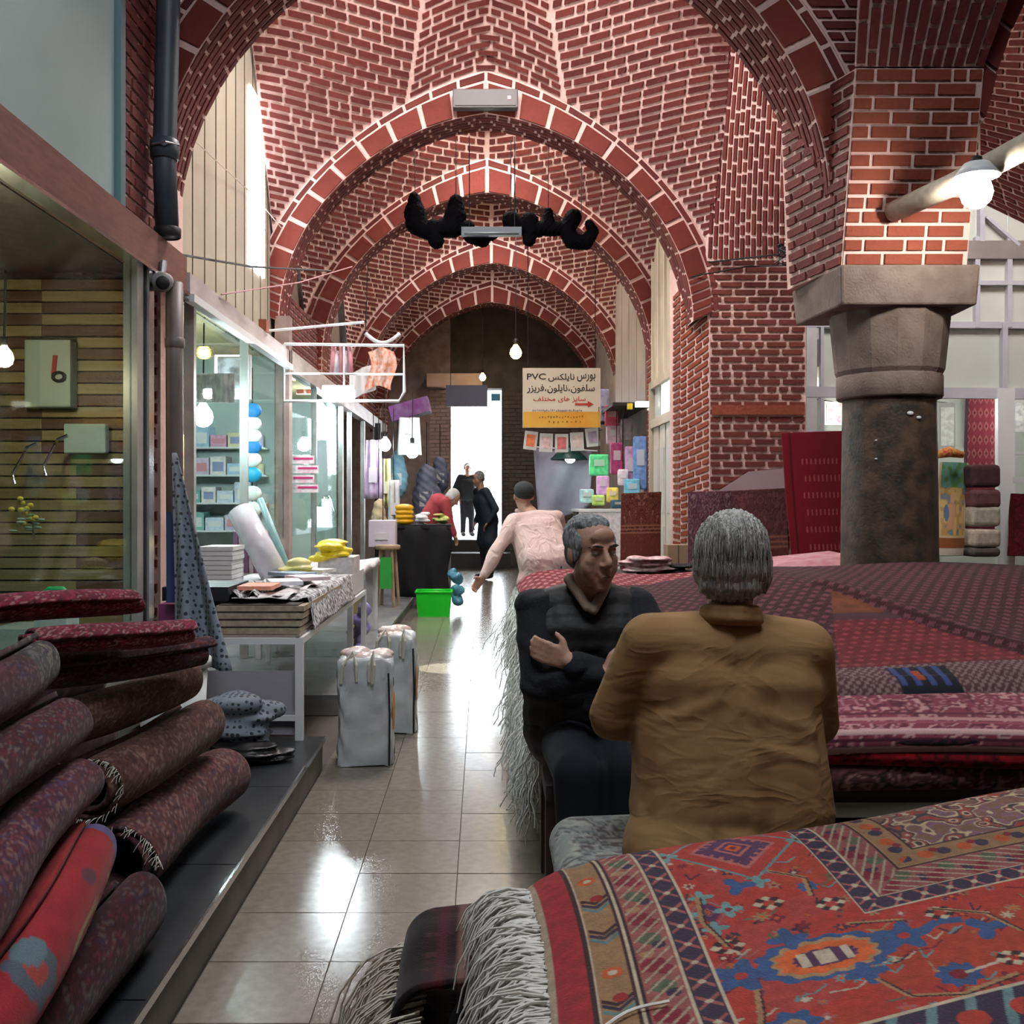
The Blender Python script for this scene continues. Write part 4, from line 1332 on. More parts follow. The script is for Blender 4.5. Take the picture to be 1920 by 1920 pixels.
RL, RR_, FL, FR = np.array([0.0625, 1.60, 0.708]), np.array([1.712, 2.296, 0.728]), np.array([0.08, 0.83, 0.705]), np.array([1.733, 1.468, 0.698])
def S_front(U, V):
    Pt = (RL * (1 - U)[..., None] + RR_ * U[..., None]) * (1 - V)[..., None] + (FL * (1 - U)[..., None] + FR * U[..., None]) * V[..., None]
    Pt[..., 2] += 0.004 * np.sin(U * 13 + V * 4) + 0.005 * np.sin(V * 7 + 1) - 0.028 * np.exp(-U * 43) - 0.03 * np.exp(-V * 22)
    Pt[..., 0] += 0.010 * np.sin(V * 5) * (1 - U)
    return Pt
front = sheet('patterned_rug', S_front, img * 0.66 + img.mean(axis=(0, 1)) * 0.12, -0.009, None, 'bright red rug with blue and orange medallions laid across the front stack', 'rug')
E = S_front(np.zeros((1, 520)), np.linspace(-0.01, 1.0, 520)[None])[0]
fr_o = fringe(front, E + rng.normal(0, 0.002, E.shape), [(-1, rng.uniform(-0.35, 0.35), 0.15 + rng.uniform(-0.1, 0.1)) for _ in E], rng.uniform(0.08, 0.17, 520), FRINGE, 0.0024, 1.5, wob=0.06)
# white thread lying across the end
MB().tube([S_front(np.array([[a]]), np.array([[0.70 - 0.06 * a / 0.083 + 0.01 * math.sin(a * 87)]]))[0, 0] + np.array([0, 0, 0.006]) for a in np.linspace(-0.0, 0.083, 12)], 0.0020, 5).build('loose_thread', FRINGE, front)

# folded dark rugs under it, their rounded folds facing the passage
DARKPAL = [lin('#2a161c'), lin('#3c1a24'), lin('#1c1418'), lin('#6a3a3a'), lin('#4a2230')]
def fold_rug(name, label, x_left, x_right, y0, y1, z0, z1, seed, pal, parent=None, bands=None, skew=0.0, nu=230, nv=40, frg=None, th=0.011, cat='rug', sag=0.0):
    """a rug folded double: lower ply, round fold at the left, upper ply"""
    r = (z1 - z0) / 2
    zc = (z0 + z1) / 2
    L1 = x_right - x_left - r
    tot = 2 * L1 + math.pi * r
    im = floral(nv, nu, pal, seed, 14, 30, False)
    if bands:
        banded(im, bands, 1)
    def S(U, V):
        s = U * tot
        x = np.where(s < L1, x_right - s, np.where(s < L1 + math.pi * r, x_left + r - r * np.sin((s - L1) / r), x_left + r + (s - L1 - math.pi * r)))
        z = np.where(s < L1, z0, np.where(s < L1 + math.pi * r, zc - r * np.cos((s - L1) / r), z1))
        y = y0 + (y1 - y0) * V + skew * (x - x_left)
        return np.stack([x, y, z + 0.004 * np.sin(V * 9 + seed) - sag * (x - x_left)], -1)
    return sheet(name, S, im, -th, parent, label, cat)
bd = [(0.385, 0.395, lin('#5a3a38')), (0.405, 0.425, lin('#4a1620')), (0.435, 0.442, lin('#7a5a50')), (0.45, 0.46, lin('#4a1620')), (0.47, 0.5, lin('#0c1012'))]
f1 = fold_rug('folded_rug', 'dark striped rug fold sticking out highest under the bright rug', -0.115, 0.75, 1.38, 1.66, 0.52, 0.60, 21, [lin('#241016'), lin('#3a1820'), lin('#181014'), lin('#4a2a2c')], bands=bd, skew=0.3)
f2 = fold_rug('folded_rug', 'short dark rug fold tucked between the two striped folds', -0.05, 0.8, 1.30, 1.60, 0.455, 0.515, 22, [lin('#1c1216'), lin('#2c161e'), lin('#161014')], skew=0.3)
f3 = fold_rug('folded_rug', 'thick black red rug fold lowest under the bright rug', -0.10, 0.85, 1.0, 1.56, 0.32, 0.45, 23, [lin('#1a1014'), lin('#341a22'), lin('#120c10'), lin('#4a2a30')], bands=bd, skew=0.3)
f4 = fold_rug('folded_rug', 'bottom dark rug fold under the bright rug, nearest the viewer', 0.10, 1.55, 0.95, 1.50, 0.15, 0.315, 24, DARKPAL, skew=0.3)
f5 = fold_rug('folded_rug', 'brown rug fold directly beneath the bright rug top', 0.10, 1.62, 0.9, 1.52, 0.605, 0.672, 25, DARKPAL, skew=0.38, th=0.008)
MB().box((0.85, 1.5, 0.075), (1.35, 0.7, 0.15), rz=0.32).build('wooden_pallet', mat('dark_wood', (0.06, 0.04, 0.03), 0.7), label='low dark wooden pallet carrying the front rug stack', cat='pallet')
for o, z, n in ((f1, 0.55, 190), (f3, 0.40, 170)):
    st = [(rng.uniform(-0.11, -0.08), rng.uniform(1.36, 1.64) if o is f1 else rng.uniform(1.1, 1.5), z + rng.uniform(-0.03, 0.03)) for _ in range(n)]
    fringe(o, st, [(-1, -0.3 + rng.uniform(-0.2, 0.2), 0.1) for _ in st], rng.uniform(0.12, 0.24, n), mat('tan_wool_fringe', (0.50, 0.44, 0.34), 0.9, (0.6, 0.56, 0.48), 20), 0.0024, 2.0, wob=0.05)

# small rug pile the beige-jacketed man sits on
st = fold_rug('folded_rug', 'white edged folded rug seat under the man in the tan jacket', 0.17, 0.80, 2.04, 2.45, 0.40, 0.50, 31, [lin('#8a908c'), lin('#5a6468'), lin('#3a2030'), lin('#a8a8a0')], skew=0.12)
MB().box((0.55, 2.30, 0.195), (0.55, 0.40, 0.39), rz=0.1).build('wooden_bench', mat('dark_wood', (0, 0, 0)), label='dark low bench holding the folded rug seat', cat='bench')

# ---- large stack between the men and the column
TK = [lin('#3c0f1c'), lin('#55152a'), lin('#2a0c16')]
def turkmen(nv, nu, du_, dv_, base, dot, seed):
    r = np.random.default_rng(seed)
    uu = np.arange(nu)[None, :].repeat(nv, 0); vv = np.arange(nv)[:, None].repeat(nu, 1)
    im = np.zeros((nv, nu, 3)) + base
    im *= (0.75 + 0.5 * vnoise(nv, nu, 30, 60, r))[..., None]
    row = (vv // dv_)
    ph = ((uu + (row % 2) * du_ // 2) % du_)
    k = (np.abs(ph - du_ / 2) / (du_ * 0.28) + np.abs(vv % dv_ - dv_ / 2) / (dv_ * 0.40)) < 1
    im[k] = dot
    k = (np.abs(((uu + vv * 1.4) % (du_)) - du_ / 2) < du_ * 0.10) & (row % 2 == 0)
    im[k] = dot * 0.55
    return im
NU2, NV2 = 420, 240
im2 = turkmen(NV2, NU2, 8, 6, lin('#380e1a'), lin('#6c3c46'), 3)
uu = np.linspace(0, 1, NU2)[None, :].repeat(NV2, 0); vv = np.linspace(0, 1, NV2)[:, None].repeat(NU2, 1)   # v: 0 front .. 1 back
r3 = np.random.default_rng(7)
# folded-back corner: red field seen as a triangle
xm = 0.25 + uu * 3.15; ym = 3.6 + vv * 2.0
tri = (vv < 0.55) & (uu > 0.335 + 0.20 * (vv - 0.1)) & (uu < 0.575 - 0.33 * (vv - 0.08))
rf_ = turkmen(NV2, NU2, 7, 6, lin('#641220'), lin('#8a3c3c'), 5)
im2[tri] = rf_[tri]
k = tri & (vv > 0.40); im2[k] = (lin('#6c381e') * (0.7 + 0.6 * vnoise(NV2, NU2, 50, 90, r3))[..., None])[k]
k = tri & (vv > 0.36) & (vv <= 0.40); im2[k] = lin('#4a2a34')
# pale dotted border along the front roll with one dark medallion
k = (vv < 0.10) & (uu > 0.2); im2[k] = lin('#54343a')
dots = ((np.arange(NU2)[None, :] // 2 + np.arange(NV2)[:, None] // 2) % 2 == 0) & (np.random.default_rng(3).random((NV2, NU2)) < 0.8); im2[k & dots] = lin('#86706e')
k = (vv < 0.085) & (uu > 0.385) & (uu < 0.455); im2[k] = lin('#141824')
k = k & (np.abs(((uu * 60) % 1) - 0.5) < 0.2) & (vv > 0.02); im2[k] = lin('#3a4a80')
k = (vv < 0.07) & (vv > 0.03) & (uu > 0.41) & (uu < 0.42); im2[k] = lin('#a04828')
def S_top(U, V):
    x = 0.25 + U * 3.15
    y = 3.56 + V * 2.04 - 0.02 * np.sin(U * 7)
    ramp = 1 / (1 + np.exp(-(V - 0.42) * 7))
    z = 0.655 + 0.275 * ramp * (0.55 + 0.45 * np.clip((x - 0.9) / 0.6, 0, 1)) - 0.075 * np.exp(-V * 26) + 0.012 * np.sin(U * 13 + V * 5) * (V > 0.05)
    z = z + 0.03 * np.exp(-((U - 0.60 + 0.35 * (V - 0.1)) / 0.02) ** 2) * (V < 0.6)
    return np.stack([x, y, z], -1)
sheet('dotted_rug', S_top, im2 * 0.8, 0.014, None, 'dark maroon dotted rug spread over the big stack before the column', 'rug')
# layers below it, seen as edges along the front
lay_ = [(0.600, 0.525, 3.33, 'pink and mauve patterned rug second from the top of the big stack', [lin('#7c3a48'), lin('#a06a70'), lin('#5c2a3a'), lin('#b88a88')], [(0.0, 0.03, lin('#b09090'))]),
        (0.512, 0.47, 3.35, 'dark navy edged rug third from the top of the big stack', [lin('#1c1420'), lin('#2a1a24'), lin('#402028')], None),
        (0.465, 0.405, 3.34, 'deep red rug fourth from the top of the big stack', [lin('#7a1018'), lin('#96181e'), lin('#4a0c12')], None),
        (0.40, 0.315, 3.37, 'brown floral rug at the bottom of the big stack', [lin('#543236'), lin('#704448'), lin('#34201f'), lin('#8a6462')], None)]
for i, (z1, z0, yf, lab, pal, bds) in enumerate(lay_):
    im = floral(90, 260, pal, 40 + i, 12, 60, False)
    if i == 0:
        t = np.linspace(0, 1, 90)
        for (a, b, c) in ((0.02, 0.06, '#b8908c'), (0.10, 0.12, '#4a2030'), (0.14, 0.19, '#c09a98'), (0.24, 0.26, '#8c4a58'), (0.28, 0.31, '#b08080'), (0.34, 0.36, '#5c2a3a')):
            im[(t >= a) & (t < b)] = lin(c)
    if i == 2:
        t = np.linspace(0, 1, 90)
        im[(t > 0.2) & (t < 0.26)] = lin('#8a1a1c'); im[(t > 0.10) & (t < 0.14)] = lin('#2a0c10')
    def S(U, V, z1=z1, z0=z0, yf=yf):
        # V: 0 lower front edge, rolls up and runs back
        hgt = z1 - z0
        s = V * (hgt + 1.9)
        y = np.where(s < hgt, yf - 0.02 * np.sin(np.clip(s / hgt, 0, 1) * math.pi), yf + (s - hgt))
        z = np.where(s < hgt, z0 + s, z1)
        x = 0.78 + U * 2.64 + 0 * V
        drop = 0.085 * np.clip((3.58 - y) / 0.25, 0, 1) ** 1.3 if z1 > 0.55 else 0
        return np.stack([x, y + 0.012 * np.sin(U * 11 + z1 * 40), z - drop + 0.006 * np.sin(U * 9 + z1 * 30)], -1)
    # non-uniform rows: most of them on the visible front edge
    def S2(U, V, S=S):
        Vn = np.where(V < 0.75, V / 0.75 * 0.18, 0.18 + (V - 0.75) / 0.25 * 0.82)
        return S(U, Vn)
    sheet('stacked_rug', S2, im, 0.01, None, lab, 'rug')
plat = empty('rug_platform', (1.8, 4.6, 0), label='low dark platform under the big rug stack', cat='platform')
MB().span((0.32, 3.58, 0.31), (0.775, 5.58, 0.62)).build('rug_pile', mat('dark_rug_pile', (0.10, 0.03, 0.04), 0.95, (0.06, 0.02, 0.03), 8, bump=0.5), label='dark folded rug block under the left end of the dotted rug', cat='rug pile')
MB().span((0.70, 3.42, 0.24), (3.4, 5.6, 0.31)).build('deck', mat('dark_wood', (0, 0, 0)), plat)
MB().span((0.32, 3.60, 0.24), (0.70, 5.6, 0.31)).build('deck', mat('dark_wood', (0, 0, 0)), plat)
for x in (0.80, 1.6, 2.4, 3.3):
    for y in (3.52, 5.5):
        MB().span((x - 0.05, y - 0.05, 0), (x + 0.05, y + 0.05, 0.24)).build('leg', mat('dark_wood', (0, 0, 0)), plat)
MB().span((0.8, 3.40, 0.22), (2.6, 3.42, 0.27)).build('rail', mat('pale_rail', (0.25, 0.24, 0.2), 0.6), plat)
# lower stack further along the passage, white fringes hanging over its side
im = turkmen(120, 160, 8, 7, lin('#6a1a26'), lin('#a87070'), 12)
low = sheet('fringed_rug', lambda U, V: np.stack([0.25 + U * 1.65, 5.68 + V * 1.9, 0.70 + 0.05 * V + 0.02 * np.sin(U * 8) - 0.1 * np.exp(-U * 20)], -1), im, 0.014, None, 'red rug with long white fringe behind the seated man', 'rug')
MB().span((0.30, 5.70, 0.0), (1.88, 7.55, 0.6)).build('rug_pile', mat('dark_rug_pile', (0.10, 0.03, 0.04), 0.95, (0.06, 0.02, 0.03), 8, bump=0.5), label='block of folded maroon rugs under the fringed red rug', cat='rug pile')
ys = rng.uniform(5.68, 7.58, 330)
fringe(low, [(0.25 + rng.uniform(-0.02, 0.02), y, 0.62 + rng.uniform(-0.03, 0.02)) for y in ys], [(-0.12, rng.uniform(-0.3, 0.3), -0.6) for _ in ys], rng.uniform(0.28, 0.46, 330), FRINGE_G, 0.0055, 0.6, wob=0.06, seg=8, wave=0.012)
sd = sheet('hanging_rug', lambda U, V: np.stack([0.27 - 0.03 * np.sin(V * 2.5), 3.60 + U * 2.0, 0.50 - V * 0.22], -1),
           floral(40, 120, DARKPAL, 77, 10, 30, False), 0.012, None, 'dark rug side hanging under the white fringe beside the seated man', 'rug')
ys = rng.uniform(3.56, 5.7, 520)
fringe(sd, [(0.235 + rng.uniform(-0.03, 0.01), y, 0.50 - rng.uniform(0, 0.18)) for y in ys], [(-0.25, rng.uniform(-0.3, 0.3), -0.5) for _ in ys], rng.uniform(0.16, 0.36, 520), FRINGE_G, 0.0045, 0.7, wob=0.05, seg=8, wave=0.010)

# ---- rolled and folded rugs piled on the left ledge
red_flower = None
def roll_rug(label, A, B, r, pal, seed, turns=2.3, squash=1.0, start=-0.6, nl=84, frg=True, bands=None, th=0.014, img_fn=None, gap=1.0):
    A, B = np.array(A, float), np.array(B, float)
    ax = B - A
    L = np.linalg.norm(ax); ax /= L
    side = np.cross(ax, [0, 0, 1]); side /= np.linalg.norm(side)
    up = np.cross(side, ax)
    N = int((72 if nl > 40 else 40) * turns)
    im = floral(nl, N, pal, seed, int(34 * L / 0.7), int(26 * turns), False)
    if img_fn: im = img_fn(im)
    if bands: banded(im, bands, 0)
    im = im * (0.66 if img_fn is red_flower else 0.48) + im.mean(axis=(0, 1)) * 0.12
    r0 = max(0.02, r - turns * th * 1.5 * gap)
    def S(U, V):
        rad = r0 + (r - r0) * U
        an = start + 2 * math.pi * turns * (U - 1)
        wob = 1 + 0.03 * np.sin(3 * an + seed) * np.sin(V * 4 + seed) + 0.045 * np.cos(2 * an + seed * 1.7) + 0.02 * np.sin(V * 7 + seed) - 0.06 * (np.abs(V - 0.5) * 2) ** 4
        x = rad * np.cos(an) * wob; z = rad * np.sin(an) * squash * wob
        c = A + ax * (V * L)[..., None]
        c[..., 2] += 0.012 * np.sin(V * 3.1 + seed)
        c = c + side * (0.014 * np.sin(V * 4.2 + seed * 2.1))[..., None]
        c = c + ax * (0.02 * np.sin(an * 0.7 + seed))[..., None] * (np.abs(V - 0.5) * 2)[..., None]
        return c + side * x[..., None] + up * z[..., None]
    o = sheet('rolled_rug', S, im, -th, None, label, 'rug', None, None, im.mean(axis=(0, 1)) * 0.5)
    if frg:
        s_ = S(rng.uniform(0.55, 1, 90)[None], np.ones((1, 90)))[0]
        fringe(o, s_, [ax + rng.normal(0, 0.25, 3) for _ in s_], rng.uniform(0.02, 0.05, 90), FRINGE, 0.0014, 0.5, seg=3)
    return o
PA = [lin('#5a3434'), lin('#7a4a48'), lin('#3c2228'), lin('#8a6a60'), lin('#4a3a4a')]
PB = [lin('#5a3a34'), lin('#6e4a40'), lin('#402a28'), lin('#84665a')]
PC = [lin('#4a1c24'), lin('#6a2a34'), lin('#341a28'), lin('#6a5a58'), lin('#3a2a44')]
PD = [lin('#54242e'), lin('#703a44'), lin('#3a1e34'), lin('#80605c'), lin('#4a3c5c')]
PE = [lin('#7a2038'), lin('#9a3a50'), lin('#4a1424'), lin('#b08080'), lin('#5a2438')]
roll_rug('brown rolled rug lowest on the ledge with open dark end', (-0.945, 3.72, 0.272), (-1.03, 2.86, 0.272), 0.120, PA, 51, 2.2, 0.95, 0.5)
roll_rug('brown rolled rug second from the ledge in the back row', (-0.99, 3.62, 0.475), (-1.10, 2.88, 0.475), 0.106, PB, 52, 2.4, 0.95, 0.8)
roll_rug('tan brown rolled rug with white fringe third from the ledge', (-1.04, 3.55, 0.648), (-1.18, 2.9, 0.65), 0.088, PB, 53, 2.2, 0.9, 0.6)
roll_rug('flattened red tipped rug under the top pink folds', (-0.93, 3.42, 0.775), (-1.26, 2.82, 0.785), 0.070, PC, 54, 1.6, 0.8, 2.6, frg=False)
roll_rug('pink folded rug second from the top of the pile', (-0.92, 3.22, 0.872), (-1.22, 2.76, 0.874), 0.066, PE, 55, 1.5, 0.72, 2.8, frg=False)
roll_rug('magenta folded rug topmost on the left pile', (-1.10, 3.18, 0.962), (-1.36, 2.62, 0.965), 0.07, PE, 56, 1.5, 0.70, 2.8, frg=False)
GREYT = [lin('#5a5a5c'), lin('#8a8680'), lin('#3a3a44'), lin('#a49a8a')]
def grey_end(im):
    im[:22] = floral(im.shape[0], im.shape[1], GREYT, 91, 16, 22, False)[:22]
    return im
roll_rug('grey ended rolled rug highest at the left edge', (-1.12, 2.62, 0.877), (-1.02, 1.75, 0.84), 0.075, PD, 61, 2.2, 1.0, 1.4, img_fn=grey_end)
roll_rug('purple and red rolled rug below the grey ended one', (-1.06, 2.58, 0.732), (-0.94, 1.72, 0.70), 0.080, PC, 62, 2.2, 1.0, 1.2)
roll_rug('violet edged rolled rug in the middle of the near row', (-1.00, 2.52, 0.577), (-0.885, 1.66, 0.555), 0.083, PD, 63, 2.3, 1.0, 1.0)
def red_flower(im):
    nv, nu = im.shape[:2]
    out = np.zeros_like(im) + lin('#9c2a30')
    out *= (0.8 + 0.4 * vnoise(nv, nu, 20, 30, np.random.default_rng(2)))[..., None]
    V_, U_ = np.mgrid[0:nv, 0:nu]
    for (cv, cu, a, b, c) in ((0.78, 0.605, 6, 9, '#3f6472'), (0.78, 0.605, 2.6, 4, '#a8483c'), (0.74, 0.575, 4, 5, '#54808a'), (0.45, 0.66, 10, 3, '#b09a68'), (0.45, 0.667, 7, 1.5, '#9c2a30'), (0.20, 0.68, 5, 5, '#b8a25c'), (0.22, 0.665, 3, 3, '#9c2a30'), (0.60, 0.70, 8, 2, '#a89060'), (0.33, 0.60, 2.5, 3, '#54404c'), (0.02, 0.62, 2, 30, '#4c5a8a')):
        out[((V_ - cv * nv) / (a * 1.2)) ** 2 + ((U_ - cu * nu) / (b * 1.03)) ** 2 * (1 + 0.35 * np.cos(8 * np.arctan2(V_ - cv * nv, U_ - cu * nu)) * (b > 6)) < 1] = lin(c)
    return out
roll_rug('scarlet rolled rug with blue flower at lower left', (-0.945, 2.46, 0.410), (-0.82, 1.60, 0.405), 0.091, PC, 64, 2.2, 1.0, 1.6, img_fn=red_flower)
roll_rug('maroon rolled rug on the ledge edge nearest the passage', (-0.885, 2.60, 0.242), (-0.865, 1.62, 0.242), 0.09, PC, 65, 2.2, 1.0, 0.8)
roll_rug('dark purple rolled rug end at the lower left corner', (-1.14, 2.2, 0.50), (-1.06, 1.5, 0.47), 0.072, PD, 66, 2.2, 1.0, 0.4)
roll_rug('dark rolled rug hidden behind the scarlet one', (-1.10, 2.6, 0.25), (-1.08, 1.6, 0.25), 0.098, PC, 67, 2.2, 1.0, 0.4, frg=False, nl=24)
roll_rug('dark rolled rug behind the near row second layer', (-1.34, 2.6, 0.45), (-1.28, 1.6, 0.44), 0.1, PC, 68, 2.2, 1.0, 0.4, frg=False, nl=24)
roll_rug('dim rolled rug at the back of the left pile', (-1.32, 3.6, 0.27), (-1.34, 2.7, 0.27), 0.11, PA, 69, 2.2, 1.0, 0.4, frg=False, nl=24)
roll_rug('dim rolled rug in the second layer at the back of the pile', (-1.33, 3.5, 0.48), (-1.36, 2.7, 0.48), 0.1, PB, 70, 2.2, 1.0, 0.4, frg=False, nl=24)
roll_rug('dim rolled rug in the third layer at the back of the pile', (-1.34, 3.4, 0.68), (-1.38, 2.7, 0.68), 0.1, PC, 71, 2.2, 1.0, 0.4, frg=False, nl=24)

# ---------------------------------------------------------------- people
def cap_mesh(bm_v, bm_f, p0, r0, p1, r1, n=14):
    p0, p1 = np.array(p0, float), np.array(p1, float)
    ax = p1 - p0
    L = np.linalg.norm(ax)
    if L < 1e-6:
        ax = np.array([0, 0, 1.0]); L = 1e-6
    ax = ax / max(np.linalg.norm(ax), 1e-9)
    s = np.cross(ax, [0.31, 0.22, 0.93]); s /= np.linalg.norm(s)
    t = np.cross(ax, s)
    rings = []
    for k in range(1, 5):
        a = -math.pi / 2 + k * math.pi / 8
        rings.append((p0 + ax * r0 * math.sin(a), r0 * math.cos(a)))
    for k in range(0, 4):
        a = k * math.pi / 8
        rings.append((p1 + ax * r1 * math.sin(a), r1 * math.cos(a)))
    b = len(bm_v)
    bm_v.append(tuple(p0 - ax * r0))
    for c, r in rings:
        for i in range(n):
            an = 2 * math.pi * i / n
            bm_v.append(tuple(c + (s * math.cos(an) + t * math.sin(an)) * r))
    bm_v.append(tuple(p1 + ax * r1))
    last = len(bm_v) - 1
    m = len(rings)
    for i in range(n):
        j = (i + 1) % n
        bm_f.append((b, b + 1 + j, b + 1 + i))
        for k in range(m - 1):
            o0, o1 = b + 1 + k * n, b + 1 + (k + 1) * n
            bm_f.append((o0 + i, o0 + j, o1 + j, o1 + i))
        bm_f.append((last, b + 1 + (m - 1) * n + i, b + 1 + (m - 1) * n + j))

def ell_mesh(bm_v, bm_f, c, r, rot=None, n=18, m=12):
    c = np.array(c, float)
    b = len(bm_v)
    for i in range(m + 1):
        th = math.pi * i / m
        for k in range(n):
            an = 2 * math.pi * k / n
            q = np.array([r[0] * math.sin(th) * math.cos(an), r[1] * math.sin(th) * math.sin(an), -r[2] * math.cos(th)])
            if i in (0, m): q = np.array([0, 0, -r[2] if i == 0 else r[2]]) + 1e-5 * np.array([math.cos(an), math.sin(an), 0])
            if rot is not None: q = rot @ q
            bm_v.append(tuple(c + q))
    for i in range(m):
        for k in range(n):
            bm_f.append((b + i * n + k, b + i * n + (k + 1) % n, b + (i + 1) * n + (k + 1) % n, b + (i + 1) * n + k))
    bm_f.append(tuple(b + k for k in range(n - 1, -1, -1)))
    bm_f.append(tuple(b + m * n + k for k in range(n)))

TMP = bpy.data.scenes.new('tmp')
def blob(name, prims, voxel, m, parent, smooth=3, disp=None, sf=0.5):
    """capsules ('c', p0, r0, p1, r1) and ellipsoids ('e', c, r[, rot]) fused into one continuous skin"""
    V_, F_ = [], []
    for p in prims:
        if p[0] == 'c': cap_mesh(V_, F_, *p[1:])
        else: ell_mesh(V_, F_, *p[1:])
    me = bpy.data.meshes.new('tmp')
    me.from_pydata(V_, [], F_)
    ob = bpy.data.objects.new('tmp', me)
    TMP.collection.objects.link(ob)
    md = ob.modifiers.new('r', 'REMESH'); md.mode = 'VOXEL'; md.voxel_size = voxel; md.adaptivity = 0.0
    if smooth:
        ms = ob.modifiers.new('s', 'SMOOTH'); ms.iterations = smooth; ms.factor = sf
    TMP.view_layers[0].update()
    dg = TMP.view_layers[0].depsgraph
    ev = ob.evaluated_get(dg)
    me2 = bpy.data.meshes.new_from_object(ev)
    bpy.data.objects.remove(ob)
    bpy.data.meshes.remove(me)
    me2.name = name
    me2.materials.clear()
    if disp is not None:
        n = len(me2.vertices)
        co = np.empty(n * 3, np.float32); me2.vertices.foreach_get('co', co); co = co.reshape(-1, 3).astype(float)
        no = np.empty(n * 3, np.float32); me2.vertices.foreach_get('normal', no); no = no.reshape(-1, 3)
        co = co + no * disp(co)[:, None]
        me2.vertices.foreach_set('co', co.astype(np.float32).ravel()); me2.update()
    return link(name, me2, m, parent, True)

SKIN = mat('weathered_skin', (0.40, 0.215, 0.15), 0.55, (0.47, 0.26, 0.185), 18, bump=0.15, bscale=90)
SKIN_L = mat('pale_skin', (0.36, 0.20, 0.14), 0.55, (0.42, 0.24, 0.17), 18)
HAIR_G = mat('grey_hair', (0.10, 0.11, 0.115), 0.65, (0.30, 0.32, 0.33), 55, stretch=(1.6, 1.6, 0.35), bump=0.8, bscale=120)
HAIR_W = mat('silver_hair', (0.26, 0.255, 0.24), 0.6, (0.56, 0.54, 0.50), 60, stretch=(1.8, 1.8, 0.25), bump=0.9, bscale=120)
HAIR_D = mat('dark_hair', (0.02, 0.018, 0.018), 0.7)

def cloth_mat(name, c1, c2, scale=7.0, strength=0.9, dist=0.02, st=(1.0, 1.0, 2.2)):
    m = mat(name, c1, 0.85, c2, 5.0)
    nt = m.node_tree; b = nt.nodes['Principled BSDF']
    tc = nt.nodes.new('ShaderNodeTexCoord'); mp = nt.nodes.new('ShaderNodeMapping')
    mp.inputs['Scale'].default_value = st; mp.inputs['Rotation'].default_value = (0.3, 0.5, 0.2)
    nt.links.new(tc.outputs['Object'], mp.inputs[0])
    n = nt.nodes.new('ShaderNodeTexNoise'); n.inputs['Scale'].default_value = scale; n.inputs['Detail'].default_value = 2.5; n.inputs['Distortion'].default_value = 0.9
    nt.links.new(mp.outputs[0], n.inputs['Vector'])
    ab = nt.nodes.new('ShaderNodeMath'); ab.operation = 'SUBTRACT'; ab.inputs[1].default_value = 0.5
    nt.links.new(n.outputs['Fac'], ab.inputs[0])
    a2 = nt.nodes.new('ShaderNodeMath'); a2.operation = 'ABSOLUTE'; nt.links.new(ab.outputs[0], a2.inputs[0])
    bp = nt.nodes.new('ShaderNodeBump'); bp.inputs['Strength'].default_value = strength; bp.inputs['Distance'].default_value = dist; bp.invert = True
    nt.links.new(a2.outputs[0], bp.inputs['Height']); nt.links.new(bp.outputs['Normal'], b.inputs['Normal'])
    return m

def rotz(a): return np.array([[math.cos(a), -math.sin(a), 0], [math.sin(a), math.cos(a), 0], [0, 0, 1]])
def rotx(a): return np.array([[1, 0, 0], [0, math.cos(a), -math.sin(a)], [0, math.sin(a), math.cos(a)]])
def roty(a): return np.array([[math.cos(a), 0, math.sin(a)], [0, 1, 0], [-math.sin(a), 0, math.cos(a)]])

def head_prims(c, M_, s=1.0, face=True):
    c = np.array(c, float)
    def T(p): return c + M_ @ (np.array(p, float) * s)
    out = []
    def e(p, r): out.append(('e', T(p), tuple(np.array(r) * s), M_))
    def cc(p, r0, q, r1): out.append(('c', T(p), r0 * s, T(q), r1 * s))
    e((0, 0.014, 0.032), (0.073, 0.092, 0.083))
    e((0, -0.028, -0.03), (0.061, 0.056, 0.078))
    e((0, -0.034, -0.082), (0.046, 0.045, 0.040))
    e((0, -0.060, -0.108), (0.024, 0.018, 0.016))
    if face:
        for k in (-1, 1):
            e((k * 0.041, -0.060, -0.020), (0.019, 0.017, 0.017))
            e((k * 0.028, -0.079, 0.024), (0.026, 0.011, 0.0075))
            e((k * 0.0125, -0.094, -0.036), (0.0095, 0.011, 0.008))
            e((k * 0.036, -0.054, -0.062), (0.016, 0.016, 0.026))
            e((k * 0.044, -0.045, -0.042), (0.020, 0.028, 0.034))
            e((k * 0.075, 0.006, -0.008), (0.009, 0.02, 0.031))
            e((k * 0.030, -0.071, -0.007), (0.016, 0.008, 0.005))
        e((0, -0.072, 0.055), (0.045, 0.016, 0.026))
        cc((0, -0.082, 0.016), 0.0085, (0, -0.106, -0.026), 0.0125)
        e((0, -0.108, -0.031), (0.011, 0.009, 0.009))
        e((0, -0.084, -0.0665), (0.024, 0.008, 0.0052))
        e((0, -0.083, -0.078), (0.020, 0.009, 0.006))
        e((0, -0.078, -0.055), (0.028, 0.008, 0.010))
    else:
        for k in (-1, 1):
            e((k * 0.075, 0.006, -0.008), (0.009, 0.02, 0.031))
        cc((0, -0.082, 0.016), 0.010, (0, -0.104, -0.026), 0.013)
    return out, T

